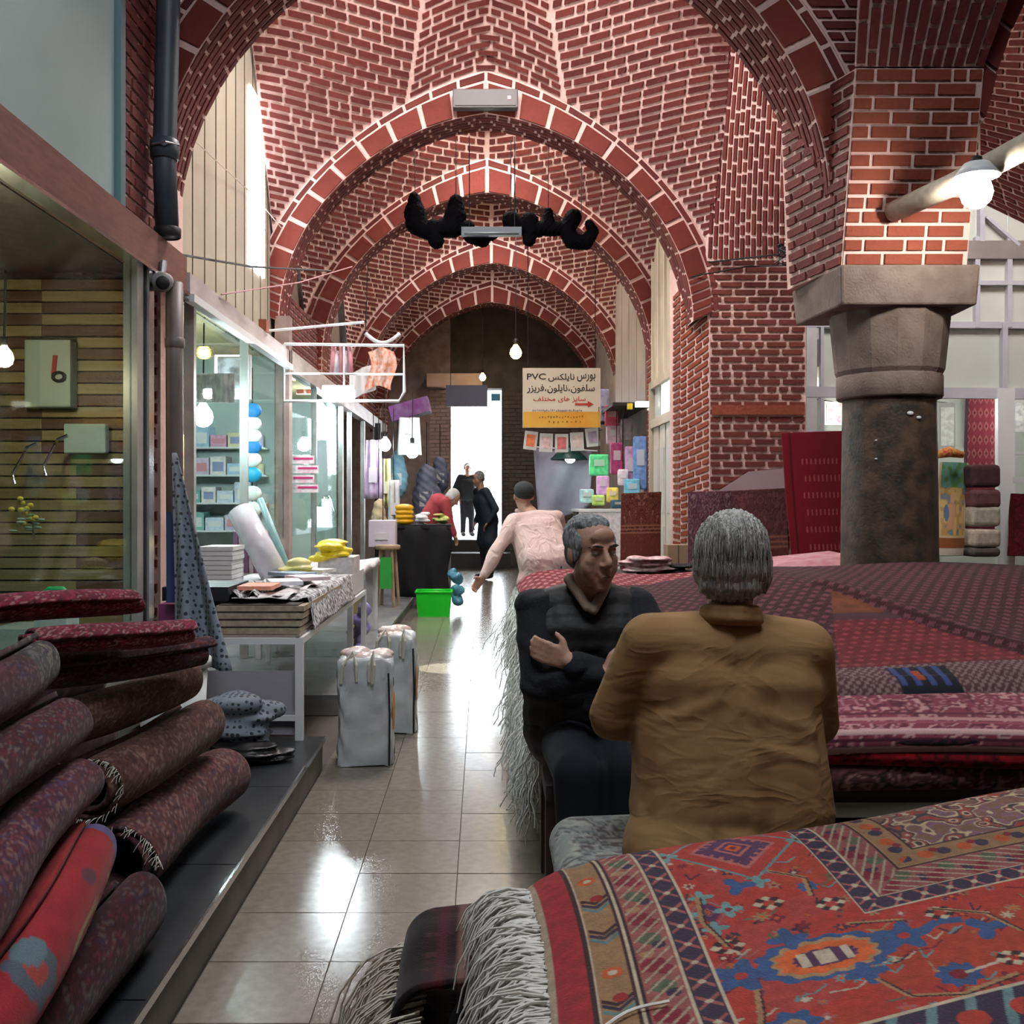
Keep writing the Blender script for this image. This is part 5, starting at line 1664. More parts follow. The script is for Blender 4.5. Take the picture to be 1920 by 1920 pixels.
def hand_prims(w, d, pn, th, s=1.0, curl=0.5):
    """wrist point, pointing direction, palm normal, thumb direction"""
    w = np.array(w, float); d = np.array(d, float); d /= np.linalg.norm(d)
    th = np.array(th, float); th -= d * np.dot(th, d); th /= np.linalg.norm(th)
    pn = np.cross(d, th) * (1 if np.dot(np.cross(d, th), pn) > 0 else -1)
    out = []
    k0 = []
    for i, (o, L) in enumerate(((0.030, 0.072), (0.010, 0.080), (-0.010, 0.075), (-0.029, 0.060))):
        b = w + d * 0.015 * s + th * o * 0.6 * s
        k = w + d * 0.085 * s + th * o * s
        out.append(('c', b, 0.015 * s, k, 0.0115 * s))
        p = k; a = curl * 0.5
        for j, f_ in enumerate((0.45, 0.32, 0.23)):
            dd_ = d * math.cos(a) + pn * math.sin(a)
            q = p + dd_ * L * f_ * s
            out.append(('c', p, (0.0098 - 0.001 * j) * s, q, (0.009 - 0.001 * j) * s))
            p = q; a += curl
    p = w + d * 0.02 * s + th * 0.022 * s
    q = p + (d * 0.55 + th * 0.8 + pn * 0.2) / 1.0 * 0.042 * s
    out.append(('c', p, 0.014 * s, q, 0.0115 * s))
    q2 = q + (d * 0.85 + th * 0.35 + pn * 0.3) * 0.032 * s
    out.append(('c', q, 0.011 * s, q2, 0.009 * s))
    return out

def limb(a, ra, b, rb, c, rc):
    return [('c', a, ra, b, rb), ('c', b, rb, c, rc)]

def figure(name, label, J, top, legm, hairm, skin=SKIN, voxel=0.01, shoe=BLACK, face=True, hs=1.0, tw=1.0, hem=None, wr_disp=None, hair='short', topname='jacket', girth=1.0, trap=0.062):
    root = empty(name, (J['pelvis'][0], J['pelvis'][1], 0), label=label, cat='person')
    A = {k: (np.array(v, float) if k not in ('yaw', 'pitch', 'roll') else v) for k, v in J.items()}
    M_ = rotz(A.get('yaw', 0)) @ rotx(A.get('pitch', 0)) @ roty(A.get('roll', 0))
    hp, T = head_prims(A['head'], M_, hs, face)
    chest, pel = A['chest'], A['pelvis']
    neck0 = T((0, 0.02, -0.07)); neck1 = (A['shL'] + A['shR']) / 2
    side = A['shR'] - A['shL']; side = side / np.linalg.norm(side)
    g = girth
    body = hp + [('c', neck0, 0.052 * hs, neck1, 0.06 * hs)]
    body += [('c', chest - side * 0.07, 0.10 * g, chest + side * 0.07, 0.10 * g), ('c', chest - side * 0.05, 0.095 * g, pel - side * 0.06, 0.10 * g), ('c', chest + side * 0.05, 0.095 * g, pel + side * 0.06, 0.10 * g)]
    for s in 'LR':
        body += [('c', neck1, 0.05, A['sh' + s], 0.055)]
        body += limb(A['sh' + s], 0.05, A['el' + s], 0.038, A['wr' + s], 0.027)
        body += limb(A['hip' + s], 0.08, A['kn' + s], 0.055, A['an' + s], 0.036)
        body += [('c', A['an' + s], 0.036, A['toe' + s], 0.03)]
        if 'hd' + s in A:
            body += hand_prims(A['wr' + s], A['hd' + s], A.get('pn' + s, (0, -1, 0)), A.get('th' + s, (0, 0, 1)), 0.95)
        else:
            d = A['wr' + s] - A['el' + s]
            body += hand_prims(A['wr' + s], d, (0, -1, -0.2), (0.2, -0.6, 0.6), 0.95)
    blob('body', body, voxel, skin, root, 2)
    # upper garment
    t = [('c', chest - side * 0.085 * tw, 0.125 * g, chest + side * 0.085 * tw, 0.125 * g), ('c', chest - side * 0.075 * tw, 0.12 * g, pel - side * 0.085 * tw, 0.128 * g), ('c', chest + side * 0.075 * tw, 0.12 * g, pel + side * 0.085 * tw, 0.128 * g)]
    t += [('c', chest, 0.128 * g, pel, 0.134 * g), ('c', chest, 0.118 * g, neck1 - np.array([0, 0, 0.035]), 0.075)]
    if hem is not None:
        h = np.array(hem, float)
        t += [('c', pel - side * 0.07 * tw, 0.12 * g, h - side * 0.10 * tw, 0.12 * g), ('c', pel + side * 0.07 * tw, 0.12 * g, h + side * 0.10 * tw, 0.12 * g), ('c', pel, 0.125 * g, h, 0.125 * g)]
    for s in 'LR':
        w = A['wr' + s] + (A['el' + s] - A['wr' + s]) * 0.10
        t += [('c', neck1 - np.array([0, 0, 0.02 if trap < 0.07 else 0.012]), trap, A['sh' + s], 0.068)]
        t += limb(A['sh' + s], 0.068, A['el' + s], 0.055, w, 0.042)
    blob(topname, t, voxel * 1.1, top, root, 3, wr_disp)
    # trousers
    l = [('c', pel - side * 0.06, 0.115 * g, pel + side * 0.06, 0.115 * g)]
    for s in 'LR':
        l += limb(A['hip' + s], 0.098 * g, A['kn' + s], 0.072, A['an' + s] + np.array([0, 0, 0.02]), 0.058)
    blob('trousers', l, voxel * 1.9, legm, root, 3)
    for s in 'LR':
        blob('shoe', [('c', A['an' + s] - np.array([0, 0, 0.02]), 0.045, A['toe' + s], 0.042), ('e', A['toe' + s], (0.046, 0.055, 0.04))], 0.012, shoe, root, 2)
    # hair
    if hair == 'short':
        h = [('e', T((0, 0.026, 0.042)), tuple(np.array((0.0775, 0.088, 0.083)) * hs), M_)]
        for k in (-1, 1):
            h.append(('e', T((k * 0.064, 0.015, 0.012)), tuple(np.array((0.018, 0.048, 0.042)) * hs), M_))
        h.append(('e', T((0, 0.062, -0.005)), tuple(np.array((0.062, 0.045, 0.062)) * hs), M_))
        blob('hair', h, 0.006, hairm, root, 1, lambda co: 0.002 * np.sin(co[:, 0] * 400) * np.sin(co[:, 1] * 300))
    elif hair == 'cap':
        h = [('e', T((0, 0.012, 0.052)), tuple(np.array((0.083, 0.102, 0.072)) * hs), M_), ('e', T((0, 0.02, 0.03)), tuple(np.array((0.08, 0.098, 0.05)) * hs), M_)]
        blob('knit_cap', h, 0.008, hairm, root, 2)
    return root, A, T, M_

def folds(k1, k2, a1, a2, seed=0):
    r = np.random.default_rng(seed)
    ph = r.uniform(0, 6, 6)
    def d(co):
        x, y, z = co[:, 0], co[:, 1], co[:, 2]
        a = np.sin(z * k1 + x * 9 + ph[0] + 1.6 * np.sin(x * 7 + z * 5 + ph[1]))
        b = np.sin(z * k2 - x * 14 + ph[2] + 1.3 * np.sin(x * 11 + y * 9 + ph[3]))
        n = np.sin(x * 17 + z * 13 + ph[4]) * np.sin(x * 9 - z * 21 + ph[5])
        return a1 * np.maximum(0, a) ** 2 + a2 * np.maximum(0, b) ** 3 * (n > -0.2) + 0.002 * n
    return d

# --- the seated man facing the viewer, arms crossed
VEST = mat('black_quilted_vest', (0.006, 0.0065, 0.0065), 0.6, (0.010, 0.010, 0.010), 8, bump=0.3, bscale=30)
NAVYC = mat('navy_black_wool', (0.004, 0.005, 0.009), 0.85, (0.007, 0.009, 0.014), 20, bump=0.3, bscale=150)
JEAN = mat('dark_indigo_trousers', (0.0025, 0.004, 0.009), 0.9, (0.005, 0.007, 0.014), 12)
J = dict(head=(0.352, 3.30, 1.108), yaw=0.42, pitch=0.06, roll=-0.05,
         chest=(0.345, 3.42, 0.80), pelvis=(0.36, 3.47, 0.50),
         shL=(0.175, 3.40, 0.915), elL=(0.175, 3.24, 0.685), wrL=(0.37, 3.155, 0.735), hdL=(1, 0.15, 0.25), pnL=(0, 1, 0), thL=(0.1, -0.1, 1),
         shR=(0.515, 3.42, 0.915), elR=(0.52, 3.25, 0.68), wrR=(0.268, 3.165, 0.775), hdR=(-1, 0.24, 0.35), pnR=(0, 1, 0), thR=(-0.1, 0, 1),
         hipL=(0.285, 3.43, 0.47), knL=(0.275, 3.0, 0.475), anL=(0.285, 2.99, 0.09), toeL=(0.275, 2.87, 0.05),
         hipR=(0.435, 3.43, 0.47), knR=(0.43, 3.02, 0.475), anR=(0.42, 3.02, 0.09), toeR=(0.42, 2.9, 0.05))
root, A, T, M_ = figure('person', 'seated man in black vest with arms crossed facing the viewer', J, NAVYC, JEAN, HAIR_G, voxel=0.0065, wr_disp=folds(38, 60, 0.006, 0.006, 3), topname='sweater', hair='none')
side = np.array([1, 0.06, 0])
def vest_d(co):
    return 0.004 * np.abs(np.sin(co[:, 2] * 42)) + 0.003 * np.sin(co[:, 0] * 30 + co[:, 2] * 20)
ch, pe_ = np.array(J['chest']), np.array(J['pelvis'])
blob('vest', [('c', ch - side * 0.10 + [0, 0, 0.03], 0.128, ch + side * 0.10 + [0, 0, 0.03], 0.128), ('c', ch - side * 0.085, 0.135, pe_ - side * 0.085, 0.135), ('c', ch + side * 0.085, 0.135, pe_ + side * 0.085, 0.135),
              ('c', (0.345, 3.40, 0.95), 0.062, (0.21, 3.40, 0.915), 0.062), ('c', (0.345, 3.40, 0.95), 0.062, (0.48, 3.42, 0.915), 0.062)], 0.008, VEST, root, 3, vest_d)
COLLAR = mat('tan_collar', (0.30, 0.21, 0.15), 0.85, (0.36, 0.27, 0.2), 30)
blob('collar', [('c', (0.285, 3.345, 1.015), 0.020, (0.335, 3.285, 0.93), 0.016), ('c', (0.405, 3.355, 1.0), 0.020, (0.355, 3.285, 0.92), 0.016), ('c', (0.285, 3.345, 1.015), 0.022, (0.31, 3.43, 1.01), 0.022), ('c', (0.31, 3.43, 1.01), 0.022, (0.40, 3.43, 1.0), 0.022), ('c', (0.40, 3.43, 1.0), 0.022, (0.405, 3.355, 1.0), 0.02)], 0.006, COLLAR, root, 2)
# features of the face
EYEW = mat('eye_white', (0.42, 0.36, 0.33), 0.3); IRIS = mat('dark_iris', (0.015, 0.01, 0.008), 0.2)
BROW = mat('dark_brow', (0.035, 0.03, 0.028), 0.8)
for k in (-1, 1):
    ey = MB().ball(T((k * 0.031, -0.0725, 0.006)), 0.0105, 12, 8).build('eye', EYEW, root, True)
    MB().ball(T((k * 0.031 + 0.002, -0.080, 0.006)), 0.0052, 10, 6).build('iris', IRIS, ey, True)
    blob('eyelid', [('e', T((k * 0.031, -0.0735, 0.0125)), (0.0155, 0.0105, 0.0062), M_)], 0.003, SKIN, root, 1)
    blob('eyebrow', [('c', T((k * 0.012, -0.091, 0.024)), 0.0034, T((k * 0.034, -0.089, 0.029)), 0.004), ('c', T((k * 0.034, -0.089, 0.029)), 0.0038, T((k * 0.054, -0.074, 0.024)), 0.003)], 0.003, BROW, root, 1)
MB().tube([T((-0.021, -0.0885, -0.073)), T((-0.010, -0.0925, -0.0715)), T((0, -0.0935, -0.0722)), T((0.010, -0.0925, -0.0715)), T((0.021, -0.0885, -0.073))], [0.0012, 0.002, 0.0022, 0.002, 0.0012], 6).build('mouth_line', mat('mouth_dark', (0.10, 0.035, 0.03), 0.6), root)
# hair: receding at the brow, full at the sides and back
blob('hair', [('e', T((0, 0.034, 0.044)), (0.0765, 0.083, 0.079), M_), ('e', T((-0.060, 0.010, 0.030)), (0.020, 0.050, 0.046), M_), ('e', T((0.060, 0.010, 0.030)), (0.020, 0.050, 0.046), M_),
              ('e', T((0, 0.010, 0.086)), (0.063, 0.062, 0.034), M_), ('e', T((0, 0.070, -0.01)), (0.06, 0.04, 0.06), M_), ('e', T((-0.068, -0.012, -0.004)), (0.010, 0.018, 0.026), M_), ('e', T((0.068, -0.012, -0.004)), (0.010, 0.018, 0.026), M_)],
     0.005, HAIR_G, root, 2, lambda co: 0.0022 * np.sin(co[:, 0] * 330 + co[:, 2] * 60) * np.sin(co[:, 1] * 260))
stl = empty('low_stool', (0.36, 3.42, 0), label='low dark stool under the seated man in the vest', cat='stool')
MB().span((0.2, 3.24, 0.32), (0.52, 3.545, 0.37)).build('seat', mat('dark_wood', (0, 0, 0)), stl)
for x in (0.22, 0.50):
    for y in (3.27, 3.52):
        MB().span((x - 0.02, y - 0.02, 0), (x + 0.02, y + 0.02, 0.32)).build('leg', mat('dark_wood', (0, 0, 0)), stl)

# --- the man in the tan jacket, seen from behind
TANJ = cloth_mat('tan_cotton_jacket', (0.255, 0.135, 0.050), (0.30, 0.17, 0.068), 5.5, 0.36, 0.03)
J = dict(head=(0.545, 2.23, 1.143), yaw=math.pi - 0.35, pitch=0.12,
         chest=(0.535, 2.25, 0.865), pelvis=(0.535, 2.20, 0.60),
         shL=(0.365, 2.22, 0.962), elL=(0.285, 2.25, 0.765), wrL=(0.42, 2.48, 0.72), hdL=(0.4, 1, -0.1),
         shR=(0.700, 2.24, 0.945), elR=(0.745, 2.30, 0.745), wrR=(0.62, 2.52, 0.70), hdR=(-0.4, 1, -0.1),
         hipL=(0.47, 2.30, 0.60), knL=(0.56, 2.66, 0.55), anL=(0.58, 2.66, 0.10), toeL=(0.60, 2.78, 0.05),
         hipR=(0.61, 2.30, 0.60), knR=(0.74, 2.66, 0.55), anR=(0.74, 2.66, 0.10), toeR=(0.76, 2.78, 0.05))
def tan_d(co):
    x, y, z = co[:, 0], co[:, 1], co[:, 2]
    d = folds(30, 46, 0.0012, 0.0016, 8)(co) * np.clip((0.92 - z) / 0.15, 0.15, 1.0)
    back = (y < 2.22)
    d += back * (-0.004) * np.exp(-((x - 0.535) / 0.006) ** 2)                       # centre seam
    d += 0.004 * np.exp(-((z - 0.80 - 0.35 * (0.66 - x)) / 0.014) ** 2) * (x > 0.53) * (x < 0.70)
    d += 0.004 * np.exp(-((z - 0.74 - 0.25 * (0.66 - x)) / 0.012) ** 2) * (x > 0.55) * (x < 0.70)
    d += 0.004 * np.exp(-((z - 0.83 + 0.4 * (0.42 - x)) / 0.014) ** 2) * (x < 0.50)
    return d
J['elL'] = (0.290, 2.26, 0.80); J['elR'] = (0.742, 2.30, 0.775)
root, A, T, M_ = figure('person', 'grey haired man in tan jacket seated with his back turned', J, TANJ, mat('dark_trousers', (0.02, 0.018, 0.018), 0.85), HAIR_W, voxel=0.008, hem=(0.52, 2.17, 0.52), wr_disp=tan_d, hair='none', tw=1.06, girth=1.02, hs=0.9, trap=0.095)
def hair_d(co):
    return 0.003 * np.sin(np.arctan2(co[:, 1] - 2.23, co[:, 0] - 0.53) * 70 + co[:, 2] * 30) + 0.002 * np.sin(co[:, 0] * 500)
blob('hair', [('e', T((0, 0.022, 0.030)), (0.077, 0.088, 0.080), M_), ('e', T((0, 0.040, -0.028)), (0.075, 0.064, 0.055), M_), ('e', T((0, 0.055, -0.066)), (0.066, 0.042, 0.036), M_), ('e', T((0.068, 0.0, -0.02)), (0.020, 0.040, 0.055), M_), ('e', T((-0.068, 0.0, -0.02)), (0.020, 0.040, 0.055), M_)],
     0.005, HAIR_W, root, 2, hair_d)
hs_ = MB()
for i in range(420):
    an = rng.uniform(-1.9, 1.9); ph = rng.uniform(0.1, 1.35)
    p0 = np.array([0.088 * math.sin(an) * math.sin(ph), 0.022 + 0.102 * math.cos(an) * math.sin(ph), 0.030 + 0.088 * math.cos(ph)])
    p1 = np.array([0.089 * math.sin(an) * min(1, math.sin(ph + 0.5)) , 0.024 + 0.10 * math.cos(an) * min(1, math.sin(ph + 0.5)), 0.02 + 0.09 * math.cos(ph + 0.5)])
    p2 = p1 + np.array([rng.normal(0, 0.004), rng.normal(0.0, 0.004), -rng.uniform(0.03, 0.06)])
    hs_.tube([T(p0), T((p0 + p1) / 2 * np.array([1.03, 1.03, 1.02])), T(p1), T(p2)], [0.0008, 0.0011, 0.001, 0.0004], 3, False)
hs_.build('hair_strands', HAIR_W, root, True, kind='stuff')
blob('jacket_collar', [('c', T((x0_, y0_, z0_)), r_, T((x1_, y1_, z0_)), r_) for z0_, r_ in ((-0.122, 0.013), (-0.142, 0.016)) for (x0_, y0_, x1_, y1_) in ((-0.060, 0.035, -0.025, 0.070), (-0.025, 0.070, 0.025, 0.070), (0.025, 0.070, 0.060, 0.035))], 0.006, TANJ, root, 2)

# --- the man in the pale pink shirt walking off, stooping
PINKS = cloth_mat('pale_pink_shirt', (0.58, 0.43, 0.39), (0.64, 0.49, 0.45), 6.0, 0.8, 0.05, (1.6, 1.6, 0.8))
J = dict(head=(0.345, 7.22, 1.31), yaw=math.pi + 0.15, pitch=-0.25,
         chest=(0.44, 7.05, 1.02), pelvis=(0.50, 6.85, 0.80),
         shL=(0.27, 7.02, 1.12), elL=(0.13, 6.85, 0.90), wrL=(0.02, 6.75, 0.70), hdL=(-0.5, -0.3, -0.6),
         shR=(0.60, 7.15, 1.14), elR=(0.68, 7.25, 0.9), wrR=(0.66, 7.4, 0.72), hdR=(0, 0.6, -0.6),
         hipL=(0.42, 6.85, 0.78), knL=(0.40, 6.95, 0.44), anL=(0.42, 6.80, 0.09), toeL=(0.42, 6.95, 0.05),
         hipR=(0.58, 6.85, 0.78), knR=(0.58, 7.02, 0.44), anR=(0.58, 7.0, 0.09), toeR=(0.58, 7.14, 0.05))
dx = -0.02
for k in J:
    if k not in ('yaw', 'pitch') and not k.startswith('hd'):
        J[k] = (J[k][0] + dx, J[k][1] + 0.9, J[k][2])
root, A, T, M_ = figure('person', 'man in pale pink shirt and dark cap stooping behind the seated man', J, PINKS, mat('grey_trousers', (0.08, 0.09, 0.11), 0.85), mat('dark_knit_cap', (0.02, 0.025, 0.026), 0.9, (0.03, 0.035, 0.036), 60), SKIN, 0.011, face=False, hair='cap', hem=(J['pelvis'][0], J['pelvis'][1] - 0.02, 0.66), wr_disp=lambda co: 0.006 * np.sin(co[:, 0] * 21 + co[:, 2] * 15), girth=1.12, topname='shirt', trap=0.08)
blob('shirt_collar', [('c', T((-0.05, 0.02, -0.115)), 0.022, T((0.0, 0.075, -0.115)), 0.022), ('c', T((0.0, 0.075, -0.115)), 0.022, T((0.05, 0.02, -0.115)), 0.022)], 0.008, PINKS, root, 2)

# --- far figures
def standing(x, y, z0, h, yaw, fwd=0.0, armout=0.06):
    """joint set of an upright figure of height h turned by yaw (0 faces the viewer)"""
    s = h / 1.74
    Mr = rotz(yaw)
    def g(a, b, c): return tuple(np.array([x, y, z0]) + Mr @ (np.array([a, b, c]) * s))
    f_ = fwd
    return dict(head=g(0, -0.03 - f_, 1.60), yaw=yaw, pitch=0.1 + f_, chest=g(0, -f_ * 0.6, 1.25), pelvis=g(0, 0.02, 0.93),
                shL=g(-0.17, -f_ * 0.8, 1.40), elL=g(-0.24 - armout, 0.02, 1.12), wrL=g(-0.23, -0.10, 0.90), shR=g(0.17, -f_ * 0.8, 1.40), elR=g(0.24 + armout, 0.02, 1.12), wrR=g(0.23, -0.10, 0.90),
                hipL=g(-0.085, 0.02, 0.90), knL=g(-0.10, -0.02, 0.50), anL=g(-0.10, 0.02, 0.09), toeL=g(-0.11, -0.12, 0.05),
                hipR=g(0.085, 0.02, 0.90), knR=g(0.10, -0.02, 0.50), anR=g(0.10, 0.02, 0.09), toeR=g(0.11, -0.12, 0.05))
COATD = mat('dark_navy_coat', (0.010, 0.018, 0.03), 0.7, (0.016, 0.026, 0.042), 8)
J = standing(0.07, 16.6, 0.0, 1.78, -1.15, 0.12)
figure('person', 'man in long dark navy coat standing sideways near the gate', J, COATD, mat('black_trousers', (0.008, 0.008, 0.011), 0.8), HAIR_G, SKIN_L, 0.014, face=True, hem=(0.07, 16.6, 0.62), topname='coat', girth=1.1)
J = standing(P(876, 0, 22.5)[0], 22.5, 0.50, 1.62, 0.2, 0.0)
figure('person', 'distant man in black standing outside in the bright gateway', J, mat('black_jacket', (0.01, 0.012, 0.013), 0.8), mat('black_trousers', (0, 0, 0)), HAIR_D, SKIN, 0.014, face=True, topname='jacket')
REDS = mat('dark_red_sweater', (0.30, 0.035, 0.045), 0.85, (0.36, 0.05, 0.06), 10)
yb = 13.6
J = dict(head=tuple(P(849, 934, yb)), yaw=1.35, pitch=0.75, chest=tuple(P(822, 942, yb)), pelvis=(P(800, 0, yb)[0], yb, 1.0),
         shL=(P(836, 0, yb)[0], yb - 0.16, 1.27), elL=(P(842, 0, yb)[0], yb - 0.18, 1.0), wrL=(P(852, 0, yb)[0], yb - 0.15, 0.82),
         shR=(P(836, 0, yb)[0], yb + 0.16, 1.27), elR=(P(842, 0, yb)[0], yb + 0.18, 1.0), wrR=(P(852, 0, yb)[0], yb + 0.15, 0.82),
         hipL=(P(800, 0, yb)[0], yb - 0.09, 0.98), knL=(P(802, 0, yb)[0], yb - 0.1, 0.56), anL=(P(800, 0, yb)[0], yb - 0.1, 0.2), toeL=(P(815, 0, yb)[0], yb - 0.1, 0.17),
         hipR=(P(800, 0, yb)[0], yb + 0.09, 0.98), knR=(P(802, 0, yb)[0], yb + 0.1, 0.56), anR=(P(800, 0, yb)[0], yb + 0.1, 0.2), toeR=(P(815, 0, yb)[0], yb + 0.1, 0.17))
figure('person', 'man in dark red sweater bending over the goods on the left', J, REDS, mat('black_trousers', (0, 0, 0)), mat('white_stubble_hair', (0.4, 0.38, 0.36), 0.8), SKIN_L, 0.014, face=False, topname='sweater')



# ---------------------------------------------------------------- goods and fittings on the left
def cm(name, c, r=0.6, c2=None, sc=12): return mat(name, c, r, c2, sc)
LACE = mat('black_white_lace', (0.72, 0.72, 0.74), 0.7, (0.03, 0.03, 0.035), 46, detail=1)
PAPER = mat('printed_paper', (0.72, 0.70, 0.70), 0.6, (0.52, 0.48, 0.50), 24)
# white tubular stand in front of the second shop
tb = empty('white_stand', (-1.25, 5.2, 0.12), label='white metal stand carrying stacked trays before the second shop', cat='stand')
x0, x1, y0, y1, zt = -1.55, -0.86, 4.93, 7.4, 0.63
LEGZ = {True: 0.15, False: 0.115}
for x in (x0, x1):
    for (y, zl) in ((y0 - 0.12, 0.15), (y1, 0.115)):
        MB().span((x - 0.018, y - 0.018, zl), (x + 0.018, y + 0.018, zt)).build('leg', WHITE_M, tb)
for y in (y0 - 0.12, y1):
    MB().span((x0, y - 0.016, zt - 0.03), (x1, y + 0.016, zt)).build('rail', WHITE_M, tb)
for x in (x0, x1):
    MB().span((x - 0.016, y0 - 0.12, zt - 0.03), (x + 0.016, y1, zt)).build('rail', WHITE_M, tb)
MB().span((x0, y0 - 0.13, 0.24), (x1, y0 - 0.11, 0.265)).build('stretcher', WHITE_M, tb)
MB().span((x0 + 0.02, y0 - 0.1, 0.17), (x1 - 0.02, y0 - 0.09, 0.47)).build('kick_panel', cm('lilac_grey_panel', (0.36, 0.34, 0.38), 0.5), tb)
MB().span((x0, y0 - 0.12, zt), (x1, y1, zt + 0.012)).build('top_board', cm('tray_board', (0.3, 0.24, 0.2), 0.6), tb)
TRAY = cm('tan_tray_edge', (0.32, 0.25, 0.17), 0.6, (0.45, 0.38, 0.28), 30)
for k in range(4):
    z = zt + 0.014 + k * 0.034
    o = MB().span((x0 + 0.28, y0 - 0.1 + 0.015 * k, z), (x1 - 0.005 + 0.005 * k, y0 + 1.2, z + 0.026)).build('flat_tray', TRAY,
        label=('lowest flat tan tray on the white stand', 'second flat tan tray on the white stand', 'third flat tan tray on the white stand', 'top flat tan tray on the white stand')[k], cat='tray', group='flat trays on the white stand')
    MB().span((x0 + 0.29, y0 - 0.09 + 0.015 * k, z + 0.026), (x1 - 0.02, y0 + 1.18, z + 0.031)).build('lining', cm('dark_lining', (0.05, 0.04, 0.035), 0.8), o)
zt2 = zt + 0.155
MB().span((x0 + 0.02, y0 - 0.1, zt + 0.013), (x0 + 0.22, y0 + 0.5, zt2)).build('purple_box', cm('plum_card', (0.16, 0.03, 0.10), 0.5, (0.22, 0.06, 0.16), 14), label='plum coloured box at the left of the white stand', cat='box')
bxd = MB().span((x0 + 0.0, y0 + 0.02, zt2 + 0.003), (x0 + 0.32, y0 + 0.45, zt2 + 0.07)).build('dark_carton', cm('charcoal_card', (0.02, 0.022, 0.03), 0.5), label='flat charcoal carton on top of the plum box', cat='box')
# lace cloths lying over the trays
def drape(name, label, xa, xb, ya, yb, z, mtl, over=0.1, seed=0, cat='cloth', nx=26, ny=26, amp=0.012):
    def f(u, v):
        x = xa + (xb + over - xa) * u
        dz = 0
        if x > xb:
            d = x - xb
            x = xb + 0.25 * d; dz = -d
        return np.array([x, ya + (yb - ya) * v + 0.02 * math.sin(u * 9 + seed), z + dz + amp * math.sin(u * 11 + seed) * math.sin(v * 13 + seed * 2)])
    o = grid_mesh(f, np.linspace(0, 1, nx), np.linspace(0, 1, ny), name, mtl)
    sd = o.modifiers.new('thick', 'SOLIDIFY'); sd.thickness = 0.004
    return tag(o, label, cat)
drape('lace_cloth', 'black and white lace cloth over the right edge of the trays', x1 - 0.18, x1 + 0.0, y0 + 0.1, y0 + 1.7, zt2 + 0.012, LACE, 0.15, 1)
drape('lace_cloth', 'speckled lace cloth heaped beside the charcoal carton', x0 + 0.3, x0 + 0.46, y0 + 0.05, y0 + 0.8, zt2 + 0.03, LACE, 0.0, 2, amp=0.025)
drape('printed_sheet', 'pale printed plastic sheets spread over the trays', x0 + 0.34, x1 - 0.08, y0 + 0.0, y0 + 1.1, zt2 + 0.02, PAPER, 0.0, 3)
cols8 = [((0.75, 0.3, 0.2), 'orange flowered'), ((0.7, 0.72, 0.8), 'bluish white'), ((0.72, 0.55, 0.6), 'pink white'), ((0.3, 0.4, 0.5), 'grey blue'), ((0.72, 0.7, 0.66), 'ivory')]
for k, (c, nm) in enumerate(cols8):
    MB().box((x0 + 0.42 + 0.07 * (k % 3), y0 + 0.25 + 0.30 * k, zt2 + 0.055), (0.17, 0.24, 0.02), rz=0.3 * k).build('folded_packet', mat('fold_pack_%d' % k, c, 0.5, tuple(min(1, q * 1.25) for q in c), 20), label='%s folded packet on the spread sheets' % nm, cat='packet')
# second half of the stand: cartons, paper slips, plastic-wrapped bundles
MB().span((x0, 6.15, zt + 0.012), (x1, y1, zt2)).build('display_block', cm('white_card_block', (0.6, 0.6, 0.62), 0.6), label='white display block on the far half of the stand', cat='display')
MB().box((x1 - 0.12, 7.0, zt2 + 0.055), (0.24, 0.34, 0.11)).build('paper_stack', PAPER, label='stack of white printed papers at the far end of the stand', cat='papers')
def heap(name, label, c, r, m, n=7, cat='bundle', seed=0, parts='fold'):
    rg = np.random.default_rng(seed)
    t = empty(name, (c[0], c[1], c[2] - r[2]), label=label, cat=cat)
    pr = []
    for k in range(n):
        q = np.array(c) + (rg.random(3) - 0.5) * np.array([r[0], r[1], 0.3 * r[2]]) + np.array([0, 0, r[2] * (k / n - 0.5) * 1.5])
        pr.append(('e', q, (r[0] * rg.uniform(0.55, 0.8), r[1] * rg.uniform(0.55, 0.8), r[2] * rg.uniform(0.2, 0.32))))
    ph = rg.uniform(0, 6, 3)
    a_ = 0.06 * min(r)
    blob(parts, pr, max(0.008, min(r) * 0.1), m, t, 1, lambda co: a_ * (np.sin(co[:, 0] * 2.2 / min(r) + co[:, 2] * 3.1 / min(r) + ph[0]) + np.sin(co[:, 2] * 5 / min(r) - co[:, 0] * 2 / min(r) + ph[1]) * np.sin(co[:, 1] * 3 / min(r))))
    return t
heap('yellow_bundle', 'bright yellow folded plastic behind the curved glass', (x1 - 0.16, 6.9, zt2 + 0.16), (0.13, 0.13, 0.09), cm('yellow_plastic', (0.75, 0.55, 0.01), 0.35, (0.85, 0.68, 0.05), 14), 8, seed=3)
heap('yellow_bundle', 'pale yellow folded plastic leaning by the clear roll', (x0 + 0.42, 6.25, zt2 + 0.06), (0.11, 0.12, 0.08), cm('pale_yellow_plastic', (0.7, 0.65, 0.2), 0.4, (0.75, 0.72, 0.4), 14), 6, seed=4)
rl = empty('plastic_roll', (-1.38, 6.5, zt2), label='clear lilac plastic roll leaning against the shop glass', cat='roll')
MB().tube([(-1.28, 6.35, zt2 + 0.01), (-1.55, 6.55, zt2 + 0.42)], 0.085, 14).build('film', mat('lilac_film', (0.68, 0.66, 0.74), 0.25, (0.76, 0.78, 0.82), 9), rl, True)
MB().tube([(-1.20, 6.42, zt2 + 0.01), (-1.44, 6.62, zt2 + 0.50)], 0.022, 8).build('core', mat('teal_core', (0.3, 0.55, 0.55), 0.4), rl, True)
wb = MB()
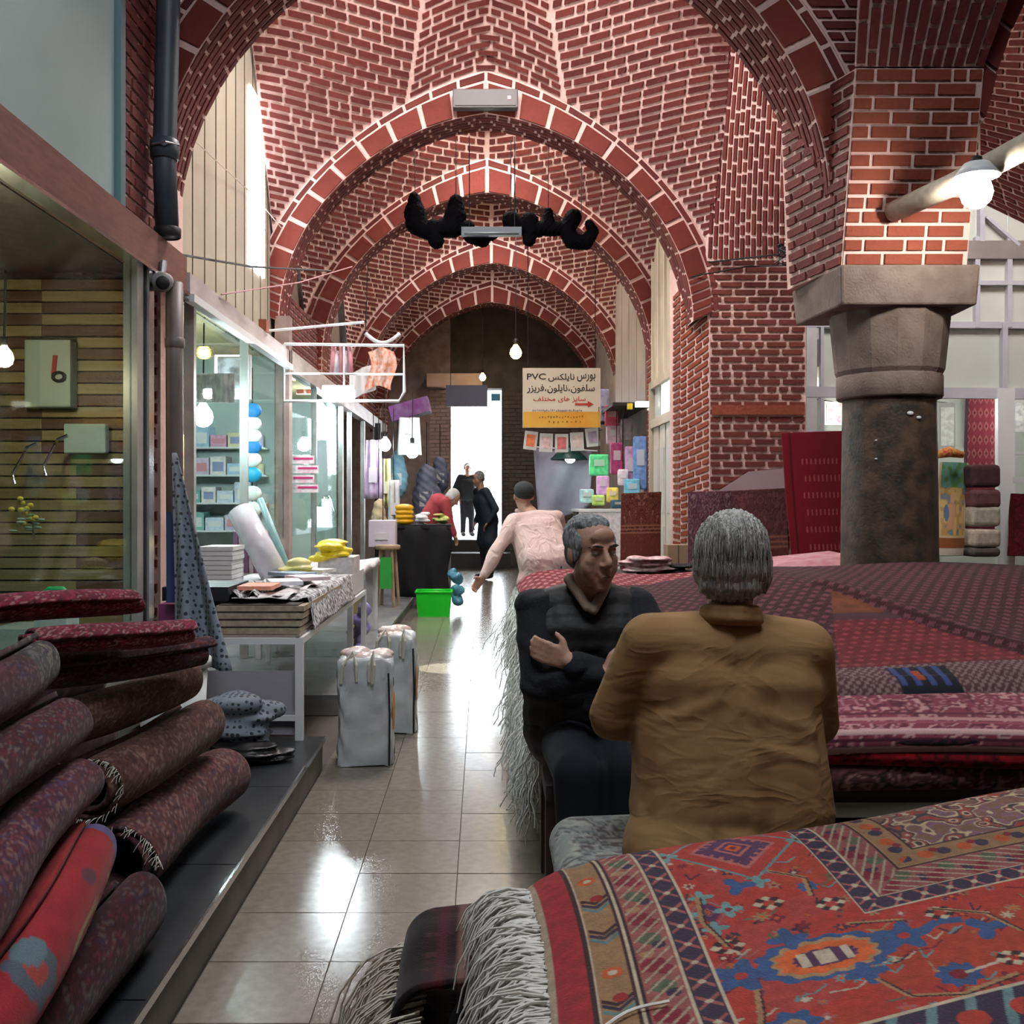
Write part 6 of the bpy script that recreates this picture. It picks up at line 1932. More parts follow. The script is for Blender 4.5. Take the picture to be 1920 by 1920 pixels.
for k in range(9):
    wb.box((-1.62 + rng.normal(0, 0.004), 6.2, zt2 - 0.02 + 0.028 * k), (0.22, 0.3, 0.024))
wbt = empty('napkin_stack', (-1.60, 6.2, zt2 - 0.03), label='stack of white napkin packs inside the shop glass', cat='packs')
for k in range(9):
    MB().box((-1.58 + rng.normal(0, 0.004), 6.2, zt2 - 0.02 + 0.028 * k), (0.2, 0.3, 0.025)).build('pack', cm('white_napkins', (0.74, 0.78, 0.78), 0.5), wbt)
st_ = empty('striped_bag', (-1.60, 6.95, zt2), label='mauve striped cloth bag standing inside the glass', cat='bag')
for k in range(6):
    MB().span((-1.68 + 0.035 * k, 6.9, zt2), (-1.65 + 0.035 * k, 7.05, zt2 + 0.28)).build('stripe', cm('stripe_%d' % (k % 2), ((0.25, 0.14, 0.24), (0.6, 0.5, 0.55))[k % 2], 0.7), st_)
MB().ball((-1.18, 7.75, 1.02), (0.06, 0.4, 0.3), 20, 14).build('curved_glass', glass_mat('bowl_glass', (0.86, 0.96, 0.94), 0.10), smooth=True, label='curved clear glass guard at the end of the stand', cat='glass')
# open table further along
t2 = empty('goods_table', (-1.3, 8.4, 0.115), label='white topped goods table beyond the curved glass', cat='table')
MB().span((-1.68, 7.46, 0.70), (-0.93, 9.3, 0.74)).build('top', WHITE_M, t2)
for x in (-1.64, -0.97):
    for y in (7.5, 9.25):
        MB().span((x - 0.02, y - 0.02, 0.115), (x + 0.02, y + 0.02, 0.70)).build('leg', WHITE_M, t2)
MB().span((-0.99, 7.5, 0.2), (-0.975, 8.2, 0.69)).build('front_card', cm('olive_card', (0.30, 0.28, 0.12), 0.6), t2)
drape('printed_sheet', 'white paper sheets lying on the far goods table', -1.5, -0.93, 7.5, 9.2, 0.757, PAPER, 0.05, 4)
heap('violet_bag', 'violet plastic bag on the ledge under the goods table', (-0.92, 7.65, 0.33), (0.08, 0.1, 0.2), cm('violet_plastic', (0.14, 0.10, 0.42), 0.35, (0.4, 0.38, 0.6), 10), 7, 'bag', 6)

# pair of white woven sacks on the floor
def sack(label, x, y, w, d, h, seed, rz=0.0):
    rg = np.random.default_rng(seed)
    t = empty('woven_sack', (x, y, 0), label=label, cat='sack')
    n, m_ = 40, 26
    def f(u, v):
        a = 2 * math.pi * u
        ca, sa = math.cos(a), math.sin(a)
        e = 0.28
        sx = math.copysign(abs(ca) ** e, ca) * w / 2; sy = math.copysign(abs(sa) ** e, sa) * d / 2
        if v < 0.8:
            z = v / 0.8 * h; k = 1 - 0.05 * (1 - v) + 0.02 * math.sin(v * 9 + seed)
        else:
            z = h + 0.03 * math.sin((v - 0.8) / 0.2 * math.pi / 2); k = math.cos((v - 0.8) / 0.2 * math.pi / 2 * 0.98) * 0.98
        bulge = 0.03 * math.sin(u * 31 + v * 9 + seed) * math.sin(v * 14 + seed) + 0.015 * math.sin(u * 60 + v * 23) - 0.16 * max(0, v - 0.5) + 0.05 * math.sin(u * 12.6 + v * 4 + seed) * math.sin(v * 6 + seed) + 0.02 * math.sin(u * 44 - v * 31 + seed)
        xx, yy_ = sx * k * (1 + bulge), sy * k * (1 + bulge)
        return np.array([x + xx * math.cos(rz) - yy_ * math.sin(rz), y + xx * math.sin(rz) + yy_ * math.cos(rz), max(0.002, z + 0.008 * math.sin(u * 25 + seed))])
    us = np.linspace(0, 1, 61)
    o = grid_mesh(f, us, np.linspace(0, 1, 30), 'body', mat('white_poly_weave', (0.60, 0.63, 0.64), 0.3, (0.44, 0.48, 0.50), 7, bump=1.0, bscale=9), t)
    cw = MB()
    for i in range(9):
        cw.ball((x + rg.uniform(-0.3, 0.3) * w, y + rg.uniform(-0.3, 0.3) * d, h + rg.uniform(0.0, 0.035)), (0.06, 0.06, 0.028), 9, 6)
    cw.build('contents', cm('clear_wrap', (0.66, 0.58, 0.56), 0.25, (0.72, 0.5, 0.42), 14), t, True)
    for k in (-1, 1):
        pts = [(x + k * 0.05 - 0.04, y - d / 2 - 0.004, h - 0.02), (x + k * 0.05, y - d / 2 - 0.012, h + 0.03), (x + k * 0.05 + 0.04, y - d / 2 - 0.004, h - 0.02)]
    for k in (-1, 1):
        MB().tube([(x + k * 0.075 - 0.03, y - d / 2 - 0.002, h * 0.80), (x + k * 0.075 - 0.02, y - d / 2 - 0.016, h * 0.98), (x + k * 0.05, y - d / 2 + 0.01, h + 0.05), (x + k * 0.03, y - d / 2 - 0.012, h * 0.98), (x + k * 0.03, y - d / 2 - 0.002, h * 0.82)], 0.008, 6).build('handle', cm('pale_webbing', (0.62, 0.6, 0.5), 0.7), t)
    MB().tube([(x + w / 2 * 0.93, y - d / 2 - 0.001, 0.01), (x + w / 2 * 0.95, y - d / 2 - 0.004, h * 0.5), (x + w / 2 * 0.9, y - d / 2 + 0.0, h * 0.9)], 0.005, 5).build('seam', BLACK, t)
    MB().ball((x + w / 2 + 0.002, y - 0.02, h * 0.5), (0.004, d * 0.26, h * 0.19), 14, 8).build('orange_patch', cm('orange_print', (0.62, 0.27, 0.05), 0.5), t, True)
    return t
sack('nearer white woven sack standing on the tiles', P(681, 0, 4.9)[0], 5.02, 0.27, 0.27, 0.50, 1, 0.08)
sack('farther white woven sack standing on the tiles', P(741, 0, 5.6)[0], 5.72, 0.22, 0.28, 0.52, 2, 0.0)

# dotted cloth hanging at the pipe, bundle and bucket by the rug pile
dc = empty('dotted_cloth', (-1.5, 4.7, 0.3), label='grey cloth with black dots hanging beside the lower pipe', cat='cloth')
DOT = None
def dots_mat():
    m = bpy.data.materials.new('dotted_fabric'); m.use_nodes = True
    nt = m.node_tree; b = nt.nodes['Principled BSDF']; b.inputs['Roughness'].default_value = 0.8
    tc = nt.nodes.new('ShaderNodeTexCoord'); vo = nt.nodes.new('ShaderNodeTexVoronoi'); vo.inputs['Scale'].default_value = 38; vo.inputs['Randomness'].default_value = 0.25
    nt.links.new(tc.outputs['Object'], vo.inputs['Vector'])
    cr = nt.nodes.new('ShaderNodeValToRGB')
    cr.color_ramp.elements[0].position = 0.30; cr.color_ramp.elements[0].color = (0.02, 0.022, 0.035, 1)
    cr.color_ramp.elements[1].position = 0.38; cr.color_ramp.elements[1].color = (0.17, 0.20, 0.25, 1)
    nt.links.new(vo.outputs['Distance'], cr.inputs[0]); nt.links.new(cr.outputs[0], b.inputs['Base Color'])
    return m
DOT = dots_mat()
def f(u, v):
    top = P(322 + 10 * u, 850, 4.95); bot = P(325 + 112 * u, 1255, 4.55)
    p = top + (bot - top) * v
    return p + np.array([0, 0.05 * math.sin(u * 10 + v * 2) * v, 0])
o = grid_mesh(f, np.linspace(0, 1, 30), np.linspace(0, 1, 24), 'fall', DOT, dc)
o.modifiers.new('thick', 'SOLIDIFY').thickness = 0.006
f = lambda u, v: P(312 + 10 * u + 22 * v * u, 960 + 170 * v, 4.98 - 0.2 * v)
grid_mesh(f, np.linspace(0, 1, 6), np.linspace(0, 1, 8), 'blue_lining', cm('deep_blue_cloth', (0.01, 0.03, 0.12), 0.7), dc)
heap('dotted_bundle', 'heap of grey black dotted cloth on the ledge', (-1.11, 4.55, 0.29), (0.17, 0.15, 0.14), DOT, 26, 'cloth', 9)
heap('black_bundle', 'crumpled black plastic under the dotted cloth heap', (-1.02, 4.42, 0.20), (0.20, 0.12, 0.05), cm('black_plastic_sheet', (0.006, 0.006, 0.007), 0.4), 10, 'bundle', 19)
bk = empty('white_bucket', (-1.37, 4.02, 0.15), label='white plastic bucket behind the rolled rugs', cat='bucket')
MB().lathe([(0.105, 0), (0.115, 0.01), (0.135, 0.46), (0.128, 0.46), (0.108, 0.02)], (-1.24, 4.1, 0.152), 24, cap=True).build('pail', cm('white_plastic', (0.68, 0.72, 0.72), 0.35), bk, True)
MB().lathe([(0.138, 0.46), (0.150, 0.455), (0.150, 0.49), (0.135, 0.495), (0.0, 0.50)], (-1.24, 4.1, 0.152), 24, cap=False).build('lid', cm('white_plastic', (0, 0, 0)), bk, True)

# --- further along the left: stool, draped cart, basket, hanging goods
sl = empty('wooden_stool', (-1.12, 11.2, 0.115), label='round wooden stool with white cloth beside the draped cart', cat='stool')
c = P(727, 1020, 11.3)
WOOD = cm('light_wood', (0.30, 0.20, 0.13), 0.6, (0.38, 0.27, 0.18), 9)
MB().lathe([(0.13, 0), (0.14, 0.01), (0.14, 0.04), (0.13, 0.05)], (c[0], 11.3, 0.74), 18).build('seat', WOOD, sl, True)
for k in range(4):
    a = k * math.pi / 2 + 0.6
    MB().tube([(c[0] + 0.09 * math.cos(a), 11.3 + 0.09 * math.sin(a), 0.74), (c[0] + 0.14 * math.cos(a), 11.3 + 0.14 * math.sin(a), 0.116)], 0.018, 7).build('leg', WOOD, sl)
MB().span((c[0] - 0.07, 11.12, 0.32), (c[0] + 0.06, 11.16, 0.66)).build('green_cloth', cm('leaf_green_cloth', (0.03, 0.35, 0.05), 0.6), sl)
ct = empty('draped_cart', (-0.75, 12.5, 0), label='cart draped in black cloth carrying yellow and white goods', cat='cart')
a, b = P(742, 985, 12.4), P(845, 985, 12.4)
def f(u, v):
    x = a[0] + (b[0] - a[0]) * u
    return np.array([x + 0.03 * math.sin(v * 7), 12.1 + 0.03 * math.sin(u * 14), 0.98 - v * 0.84 + 0.0 * u])
o = grid_mesh(f, np.linspace(0, 1, 22), np.linspace(0, 1, 10), 'black_drape', cm('black_cloth', (0.006, 0.006, 0.008), 0.85), ct)
o.modifiers.new('thick', 'SOLIDIFY').thickness = 0.01
MB().span((a[0], 12.1, 0.95), (b[0], 12.9, 0.99)).build('top_board', cm('black_cloth', (0, 0, 0)), ct)
for x in (a[0] + 0.03, b[0] - 0.03):
    for y in (12.16, 12.85):
        MB().tube([(x, y, 0.0 if x > -0.85 else 0.116), (x, y, 0.95)], 0.02, 7).build('leg', GREY_M, ct)
yb_ = empty('yellow_sack', (P(757, 0, 12.2)[0], 12.3, 0.99), label='amber yellow sack of goods on the draped cart', cat='sack')
for k in range(4):
    MB().ball((P(757, 0, 12.2)[0], 12.3, 1.03 + 0.055 * k), (0.115, 0.11, 0.045), 12, 7).build('layer', cm('amber_plastic', (0.72, 0.38, 0.01), 0.4), yb_, True)
heap('white_bag', 'grey white plastic bag in the middle of the draped cart', (P(793, 0, 12.2)[0], 12.25, 1.07), (0.10, 0.1, 0.09), cm('grey_white_plastic', (0.6, 0.62, 0.68), 0.3, (0.72, 0.72, 0.75), 12), 6, 'bag', 12)
heap('food_tray', 'dark tray heaped with yellow green goods on the cart', (P(826, 0, 12.2)[0], 12.25, 1.07), (0.10, 0.1, 0.07), cm('yellow_green_goods', (0.55, 0.55, 0.12), 0.5, (0.2, 0.25, 0.1), 16), 6, 'tray', 13)
heap('blue_bag', 'blue plastic bag leaning on the cart corner', (P(853, 0, 11.9)[0], 11.9, 0.28), (0.09, 0.1, 0.24), cm('blue_plastic', (0.03, 0.16, 0.24), 0.35, (0.1, 0.3, 0.4), 10), 8, 'bag', 14)
gb = empty('green_basket', (P(814, 0, 11.4)[0], 11.4, 0), label='bright green plastic basket on the floor before the cart', cat='basket')
gx = P(814, 0, 11.4)[0]
GB = mat('vivid_green_plastic', (0.01, 0.55, 0.02), 0.35)
gw_ = 0.19
for (p0, p1) in (((-gw_, -0.14), (gw_, -0.14)), ((gw_, -0.14), (gw_, 0.14)), ((gw_, 0.14), (-gw_, 0.14)), ((-gw_, 0.14), (-gw_, -0.14))):
    A0, A1 = np.array([gx + p0[0] * 0.9, 11.4 + p0[1] * 0.9, 0.012]), np.array([gx + p1[0] * 0.9, 11.4 + p1[1] * 0.9, 0.012])
    B0, B1 = np.array([gx + p0[0] * 1.03, 11.4 + p0[1] * 1.03, 0.27]), np.array([gx + p1[0] * 1.03, 11.4 + p1[1] * 1.03, 0.27])
    nrm = np.cross(A1 - A0, B0 - A0); nrm /= np.linalg.norm(nrm)
    MB().prism([A0, A1, B1, B0], -nrm * 0.012).build('side', GB, gb)
    MB().tube([B0, B1], 0.014, 8).build('rim', GB, gb, True)
MB().span((gx - 0.17, 11.27, 0.0), (gx + 0.17, 11.53, 0.014)).build('base', GB, gb)
MB().box((gx, 11.4, 0.24), (0.26, 0.2, 0.03), rz=0.2).build('folded_paper', PAPER, gb)
# hanging goods along the far left shops
hang = [(700, 880, 35, 110, 13.2, (0.6, 0.45, 0.65), 'lilac hanging cloth nearest the tall glass post', 'cloth'),
        (722, 905, 22, 90, 13.6, (0.62, 0.6, 0.3), 'lime yellow hanging cloth among the left goods', 'cloth'),
        (745, 890, 40, 90, 14.2, (0.10, 0.22, 0.28), 'dark teal hanging bag under the far shop lamps', 'bag'),
        (768, 818, 46, 70, 13.9, (0.72, 0.75, 0.75), 'white hanging sheet with fringe under the purple awning', 'sheet'),
        (800, 925, 56, 110, 15.2, (0.09, 0.10, 0.15), 'slate grey bulging bag hanging by the bending man', 'bag'),
        (825, 890, 36, 70, 15.6, (0.07, 0.08, 0.13), 'dark slate bag hanging highest beside the gate', 'bag'),
        (710, 965, 30, 60, 12.6, (0.45, 0.35, 0.22), 'tan box shaped bag low among the left goods', 'bag'),
        (738, 945, 22, 90, 12.9, (0.7, 0.68, 0.7), 'white pole bundle standing among the left goods', 'bundle'),
        (718, 1000, 50, 50, 11.9, (0.7, 0.62, 0.72), 'pale lilac carton behind the wooden stool', 'box')]
for k, (px, py, w, h, Y, c, lab, ca) in enumerate(hang):
    p = P(px, py, Y); s = Y / F
    t = empty('hanging_goods', tuple(p - [0, 0, h * s / 2]), label=lab, cat=ca, group='goods hung along the left shops')
    if ca == 'bag':
        blob('body', [('e', p + np.array([0, 0, -0.1 * h * s]), (w * s * 0.5, 0.12, h * s * 0.40)), ('e', p + np.array([0, 0, 0.2 * h * s]), (w * s * 0.38, 0.09, h * s * 0.3)), ('c', p + np.array([-0.2 * w * s, 0, -0.3 * h * s]), 0.06, p + np.array([0.25 * w * s, 0, -0.25 * h * s]), 0.07)], 0.02, mat('hang_%d' % k, c, 0.55, tuple(min(1, q * 1.35) for q in c), 12), t, 1, lambda co: 0.012 * np.sin(co[:, 0] * 40 + co[:, 2] * 25) * np.sin(co[:, 2] * 30))
    elif ca == 'box':
        bev(MB().box(p, (w * s, 0.25, h * s)).build('body', mat('hang_%d' % k, c, 0.55), t), 0.01)
    else:
        g_ = grid_mesh(lambda u, v: p + np.array([(u - 0.5) * w * s * (0.8 + 0.2 * v), 0.03 * math.sin(u * 12 + k), (0.5 - v) * h * s]), np.linspace(0, 1, 14), np.linspace(0, 1, 8), 'body', mat('hang_%d' % k, c, 0.7, tuple(min(1, q * 1.25) for q in c), 14), t)
        g_.modifiers.new('thick', 'SOLIDIFY').thickness = 0.012
    MB().tube([p + [0, 0, h * s / 2], (p[0], p[1], 2.44)], 0.006, 5).build('hanger', BLACK, t)
    MB().box(p + np.array([0, -0.10 if ca == 'bag' else -0.13 if ca == 'box' else -0.045, -0.1 * h * s]), (w * s * 0.45, 0.02, h * s * 0.25)).build('print', mat('hangp_%d' % k, tuple(0.5 * q + 0.35 for q in c), 0.5), t)
MB().prism([P(728, 762, 14), P(800, 742, 14.5), P(806, 770, 14.5), P(735, 790, 14)], (0, 0.6, 0.02)).build('purple_awning', cm('purple_cloth', (0.14, 0.03, 0.18), 0.7, (0.2, 0.12, 0.28), 6), label='purple cloth awning over the far left goods', cat='awning')
bulb_lamp(P(722, 835, 13.0), 'cold bulb among the hanging goods left of the white sheet', 14, COLD, 0.075, 0.6, 'cold white shop bulbs')
bulb_lamp(P(773, 848, 13.4), 'cold bulb just below the white hanging sheet', 14, COLD, 0.08, 0.6, 'cold white shop bulbs')
MB().span((-1.60, 15.2, 0.117), (-1.52, 15.3, 2.43)).build('post_far', BLACK, label='black post at the corner of the far left shop', cat='post')
# grey shop sign above the gate with the small blue board
sg = empty('grey_shop_sign', tuple(P(880, 760, 18.6)), label='plain grey sign board hanging before the bright gate', cat='sign')
a, b = P(836, 722, 18.6), P(914, 762, 18.6)
MB().span((a[0], 18.6, b[2]), (b[0], 18.66, a[2])).build('board', cm('slate_board', (0.13, 0.14, 0.20), 0.5), sg)
MB().span(P(921, 738, 18.6), P(938, 752, 18.64)).build('blue_tab', cm('blue_tab', (0.05, 0.25, 0.38), 0.5), sg)
for px in (845, 905):
    MB().tube([P(px, 722, 18.63), P(px, 690, 18.63) + np.array([0, 0, 1.3])], 0.006, 5).build('wire', BLACK, sg)
pal = MB().span(P(800, 700, 19.6), P(905, 728, 19.9)).build('lit_lintel', cm('warm_plaster', (0.55, 0.38, 0.28), 0.8, (0.62, 0.46, 0.36), 5), label='warm lit plaster lintel over the gate', cat='lintel')

# ---------------------------------------------------------------- hanging over the passage
# long box lamp on the crown of the first arch
ac = empty('box_lamp', tuple(P(910, 205, 9.3)), label='grey white oblong box fixed on the crown of the first arch', cat='fixture')
a, b = P(849, 169, 9.32), P(971, 205, 9.32)
bev(MB().span((a[0], 9.28, b[2]), (b[0], 9.38, a[2])).build('case', cm('warm_grey_plastic', (0.10, 0.09, 0.09), 0.5), ac), 0.01)
MB().span((a[0] + 0.02, 9.272, b[2] + 0.02), (b[0] - 0.02, 9.28, a[2] - 0.02)).build('front_panel', cm('grey_front', (0.085, 0.078, 0.078), 0.5), ac)
MB().box((b[0] - 0.08, 9.268, (a[2] + b[2]) / 2), (0.03, 0.006, 0.03)).build('pink_light', emis('pink_led', (0.9, 0.3, 0.4), 1.5), ac)
# black tinsel letters with a strip lamp
LT = empty('tinsel_letters', tuple(P(940, 465, 10.4)), label='fuzzy black tinsel lettering strung below the second arch', cat='decoration')
TIN = mat('black_tinsel', (0.002, 0.002, 0.003), 0.9, spec=0.05)
def tuft(pts, r, nm):
    yl = 10.4
    P3 = [P(x, y, yl) for x, y in pts]
    prims = [('c', P3[i], r[i] * 1.22 * yl / F, P3[i + 1], r[i + 1] * 1.22 * yl / F) for i in range(len(P3) - 1)]
    o = blob(nm, prims, 0.012, TIN, LT, 1, lambda co: 0.012 * np.sin(co[:, 0] * 140) * np.sin(co[:, 2] * 150 + 1) * np.sin(co[:, 1] * 120))
tuft([(777, 372), (778, 400), (782, 420), (800, 433), (815, 432)], (9, 17, 17, 13, 10), 'letter')
tuft([(812, 428), (818, 452)], (14, 12), 'letter')
tuft([(855, 378), (854, 405), (848, 425), (820, 430)], (11, 17, 17, 13), 'letter')
tuft([(850, 428), (878, 425), (880, 445), (905, 450)], (14, 10, 9, 11), 'letter')
tuft([(905, 446), (925, 442)], (8, 7), 'letter')
tuft([(958, 413), (962, 420), (985, 430)], (14, 14, 11), 'letter')
tuft([(992, 415), (994, 432), (992, 450)], (14, 14, 10), 'letter')
tuft([(1028, 398), (1028, 425), (1000, 432)], (7, 12, 12), 'letter')
tuft([(1028, 430), (1060, 428)], (11, 11), 'letter')
tuft([(1075, 408), (1062, 430), (1072, 452), (1098, 455), (1112, 435), (1105, 420)], (13, 13, 12, 11, 9, 7), 'letter')
sl_ = empty('strip_light', tuple(P(922, 442, 10.35)), label='unlit grey strip light hung across the tinsel letters', cat='lamp')
a, b = P(865, 425, 10.2), P(978, 441, 10.2)
MB().span((a[0], 10.2, b[2]), (b[0], 10.27, a[2])).build('housing', cm('blue_grey_housing', (0.09, 0.115, 0.14), 0.5), sl_)
MB().tube([(a[0] + 0.03, 10.195, b[2] + 0.02), (b[0] - 0.03, 10.195, b[2] + 0.02)], 0.010, 8).build('tube', cm('dull_tube', (0.16, 0.19, 0.2), 0.4), sl_, True)
for px in (880, 965):
    MB().tube([P(px, 425, 10.23), P(px, 425, 10.23) + np.array([0, 0, 0.9])], 0.005, 4).build('wire', BLACK, sl_)
for px in (778, 855, 958, 1028, 1090):
    MB().tube([P(px, 400, 10.4), P(px, 400, 10.4) + np.array([0, 0, 0.75])], 0.004, 4).build('wire', BLACK, LT)

# printed shop sign
FORM = {'ا': 'FE8D FE8E', 'ب': 'FE8F FE90 FE91 FE92', 'ت': 'FE95 FE96 FE97 FE98', 'خ': 'FEA5 FEA6 FEA7 FEA8', 'ر': 'FEAD FEAE', 'ز': 'FEAF FEB0', 'س': 'FEB1 FEB2 FEB3 FEB4', 'ف': 'FED1 FED2 FED3 FED4',
        'ک': 'FB8E FB8F FB90 FB91', 'ل': 'FEDD FEDE FEDF FEE0', 'م': 'FEE1 FEE2 FEE3 FEE4', 'ن': 'FEE5 FEE6 FEE7 FEE8', 'ه': 'FEE9 FEEA FEEB FEEC', 'و': 'FEED FEEE', 'ی': 'FBFC FBFD FBFE FBFF'}
FORM = {k: [chr(int(q, 16)) for q in v.split()] for k, v in FORM.items()}
def shape(s):
    out = []
    for i, ch in enumerate(s):
        if ch not in FORM:
            out.append(ch); continue
        f_ = FORM[ch]; p = s[i - 1] if i else ' '; n = s[i + 1] if i + 1 < len(s) else ' '
        jp = p in FORM and len(FORM[p]) == 4; jn = n in FORM and len(f_) == 4
        out.append(f_[3 if jp and jn else 1 if jp else 2 if jn else 0])
    return ''.join(reversed(out))
def text_mesh(name, body, x0, x1, zc, y, m, parent, hgt=None, ext=0.002):
    c = bpy.data.curves.new('t', 'FONT'); c.body = body; c.extrude = 0.03; c.offset = 0.012; c.resolution_u = 3
    ob = bpy.data.objects.new('t', c); TMP.collection.objects.link(ob)
    TMP.view_layers[0].update()
    me = bpy.data.meshes.new_from_object(ob.evaluated_get(TMP.view_layers[0].depsgraph))
    bpy.data.objects.remove(ob)
    co = np.array([v.co[:] for v in me.vertices])
    mn, mxx = co.min(0), co.max(0)
    s = (x1 - x0) / (mxx[0] - mn[0])
    sz = s if hgt is None else hgt / (mxx[1] - mn[1])
    new = np.stack([x0 + (co[:, 0] - mn[0]) * s, y - (co[:, 2] - mn[2]) * s * 0.3, zc + (co[:, 1] - (mn[1] + mxx[1]) / 2) * sz], -1)
    me.vertices.foreach_set('co', new.astype(np.float32).ravel()); me.update()
    me.name = name
    me.materials.clear()
    return link(name, me, m, parent)
Ys = 12.6
sn = empty('printed_sign', tuple(P(1052, 802, Ys)), label='cream and orange printed shop sign hung over the passage', cat='sign')
a, b = P(980, 690, Ys), P(1126, 802, Ys)
MB().span((a[0], Ys, b[2]), (b[0], Ys + 0.03, a[2])).build('board', cm('cream_sign', (0.60, 0.52, 0.40), 0.5, (0.66, 0.58, 0.46), 1.5), sn)
MB().span((a[0] + 0.005, Ys - 0.004, b[2] + 0.005), (b[0] - 0.005, Ys, P(0, 772, Ys)[2])).build('orange_band', cm('orange_print_band', (0.62, 0.27, 0.02), 0.5, (0.66, 0.36, 0.05), 3), sn)
INK = cm('black_ink', (0.02, 0.016, 0.014), 0.6); RINK = cm('red_ink', (0.45, 0.035, 0.03), 0.6); GINK = cm('grey_ink', (0.28, 0.22, 0.2), 0.6); OINK = cm('brown_ink', (0.22, 0.09, 0.01), 0.6)
X_ = lambda px: P(px, 0, Ys)[0]
Z_ = lambda py: P(0, py, Ys)[2]
text_mesh('lettering', shape('بورس'), X_(1082), X_(1116), Z_(708), Ys - 0.002, INK, sn, 0.10)
text_mesh('lettering', shape('نایلکس'), X_(1028), X_(1077), Z_(708), Ys - 0.002, INK, sn, 0.10)
text_mesh('lettering', 'PVC', X_(988), X_(1023), Z_(706), Ys - 0.002, INK, sn, 0.075)
text_mesh('lettering', shape('سلفون،نایلون،فریزر'), X_(988), X_(1115), Z_(729), Ys - 0.002, INK, sn, 0.11)
text_mesh('lettering', shape('سایز های مختلف'), X_(1000), X_(1098), Z_(749), Ys - 0.002, RINK, sn, 0.075)
ar = [(1078, 756), (1102, 756), (1102, 752), (1113, 758), (1102, 764), (1102, 760), (1078, 760)]
MB().prism([(X_(x), Ys - 0.001, Z_(y)) for x, y in ar], (0, -0.006, 0)).build('arrow', RINK, sn)
def scribble(px0, px1, py, m, n):
    mb = MB()
    xs = np.linspace(px0, px1, n)
    for k, x in enumerate(xs):
        w = rng.uniform(1.2, 3.2)
        mb.box((X_(x), Ys - 0.005, Z_(py + rng.uniform(-1, 1))), (w * Ys / F, 0.003, rng.uniform(0.012, 0.028)))
    mb.build('small_print', m, sn)
scribble(1000, 1090, 774 - 4, GINK, 26)
scribble(1012, 1092, 782, OINK, 16)
scribble(1030, 1088, 791, OINK, 8)
for px in (990, 1116):
    MB().tube([P(px, 690, Ys + 0.015), P(px, 690, Ys + 0.015) + np.array([0, 0, 1.7])], 0.005, 4).build('wire', BLACK, sn)
# row of printed packets under the sign
bn = empty('packet_string', tuple(P(1050, 850, 12.8)), label='row of printed packets hung on a line under the sign', cat='packets')
pc = [(0.75, 0.2, 0.08), (0.68, 0.45, 0.45), (0.6, 0.15, 0.15), (0.65, 0.5, 0.48), (0.4, 0.3, 0.4)]
for k in range(5):
    x = 995 + 29 * k; y = 826 + (0, 4, 5, 2, -6)[k]
    p = P(x, y, 12.8)
    MB().box(p, (0.165, 0.02, 0.23), ry=(0.12, 0.04, 0, -0.05, -0.12)[k]).build('packet', cm('bunting_%d' % k, (0.7, 0.66, 0.64), 0.45), bn)
    MB().box(p + np.array([0, -0.012, 0.0]), (0.11, 0.006, 0.15), ry=(0.12, 0.04, 0, -0.05, -0.12)[k]).build('print', mat('bunt_print_%d' % k, pc[k], 0.5, tuple(min(1, q * 1.4) for q in pc[k]), 18), bn)
MB().tube([P(978, 808, 12.8), P(1025, 815, 12.8), P(1080, 816, 12.8), P(1130, 806, 12.8)], 0.005, 4).build('line', BLACK, bn)
# bulbs over the passage
bulb_lamp(P(967, 662, 14.6), 'amber glowing bulb hanging above the printed sign', 16, (1.0, 0.72, 0.16), 0.085, 2.6)
bulb_lamp(P(905, 708, 18.9), 'small warm bulb hanging before the gate', 7, (1.0, 0.66, 0.3), 0.06, 2.2)
gl = bulb_lamp(P(1069, 858, 12.9), 'cold bulb in dark green shade below the packet row', 10, (0.85, 1.0, 0.95), 0.07, 0.4)
p = P(1067, 858, 12.95)
MB().lathe([(0.03, 0.14), (0.12, 0.10), (0.24, -0.02), (0.235, -0.03), (0.11, 0.085), (0.02, 0.12)], p, 20, cap=False).build('shade', cm('bottle_green_enamel', (0.01, 0.05, 0.045), 0.35), gl, True)

# ---------------------------------------------------------------- right side of the passage
wr = empty('wall_right_passage', (1.95, 14, 0), kind='structure')
MB().span((2.0, 10.1, 0), (2.1, 20.0, 3.4)).build('core', cm('brown_plaster', (0.20, 0.15, 0.12), 0.8, (0.26, 0.2, 0.16), 3), wr)
MB().span((2.02, 9.85, 3.3), (2.12, 20.0, 5.6)).build('upper_core', cm('brown_plaster', (0, 0, 0)), wr)
MB().span((-2.2, 9.85, 3.2), (-2.1, 20.0, 5.6)).build('upper_core', cm('brown_plaster', (0, 0, 0)), wr)
for (Y, d, x0) in ARCHES[2:]:
    wall_patch(wr, (1.93 + x0 - 0.03, Y, 0), (2.12 + x0, Y, 0), (1.93 + x0 - 0.03, Y, 3.2), (2.12 + x0, Y, 3.2), BRICK_OLD, 20)
    wall_patch(wr, (1.91 + x0, Y + d, 0), (1.91 + x0, Y, 0), (1.91 + x0, Y + d, 3.2), (1.91 + x0, Y, 3.2), BRICK_OLD, 20)
    wall_patch(wr, (-2.2 + x0, Y, 2.5), (-1.9 + x0, Y, 2.5), (-2.2 + x0, Y, 3.2), (-1.9 + x0, Y, 3.2), BRICK_OLD, 10)
    wall_patch(wr, (-1.9 + x0, Y, 2.5), (-1.9 + x0, Y + d, 2.5), (-1.9 + x0, Y, 3.2), (-1.9 + x0, Y + d, 3.2), BRICK_OLD, 10)
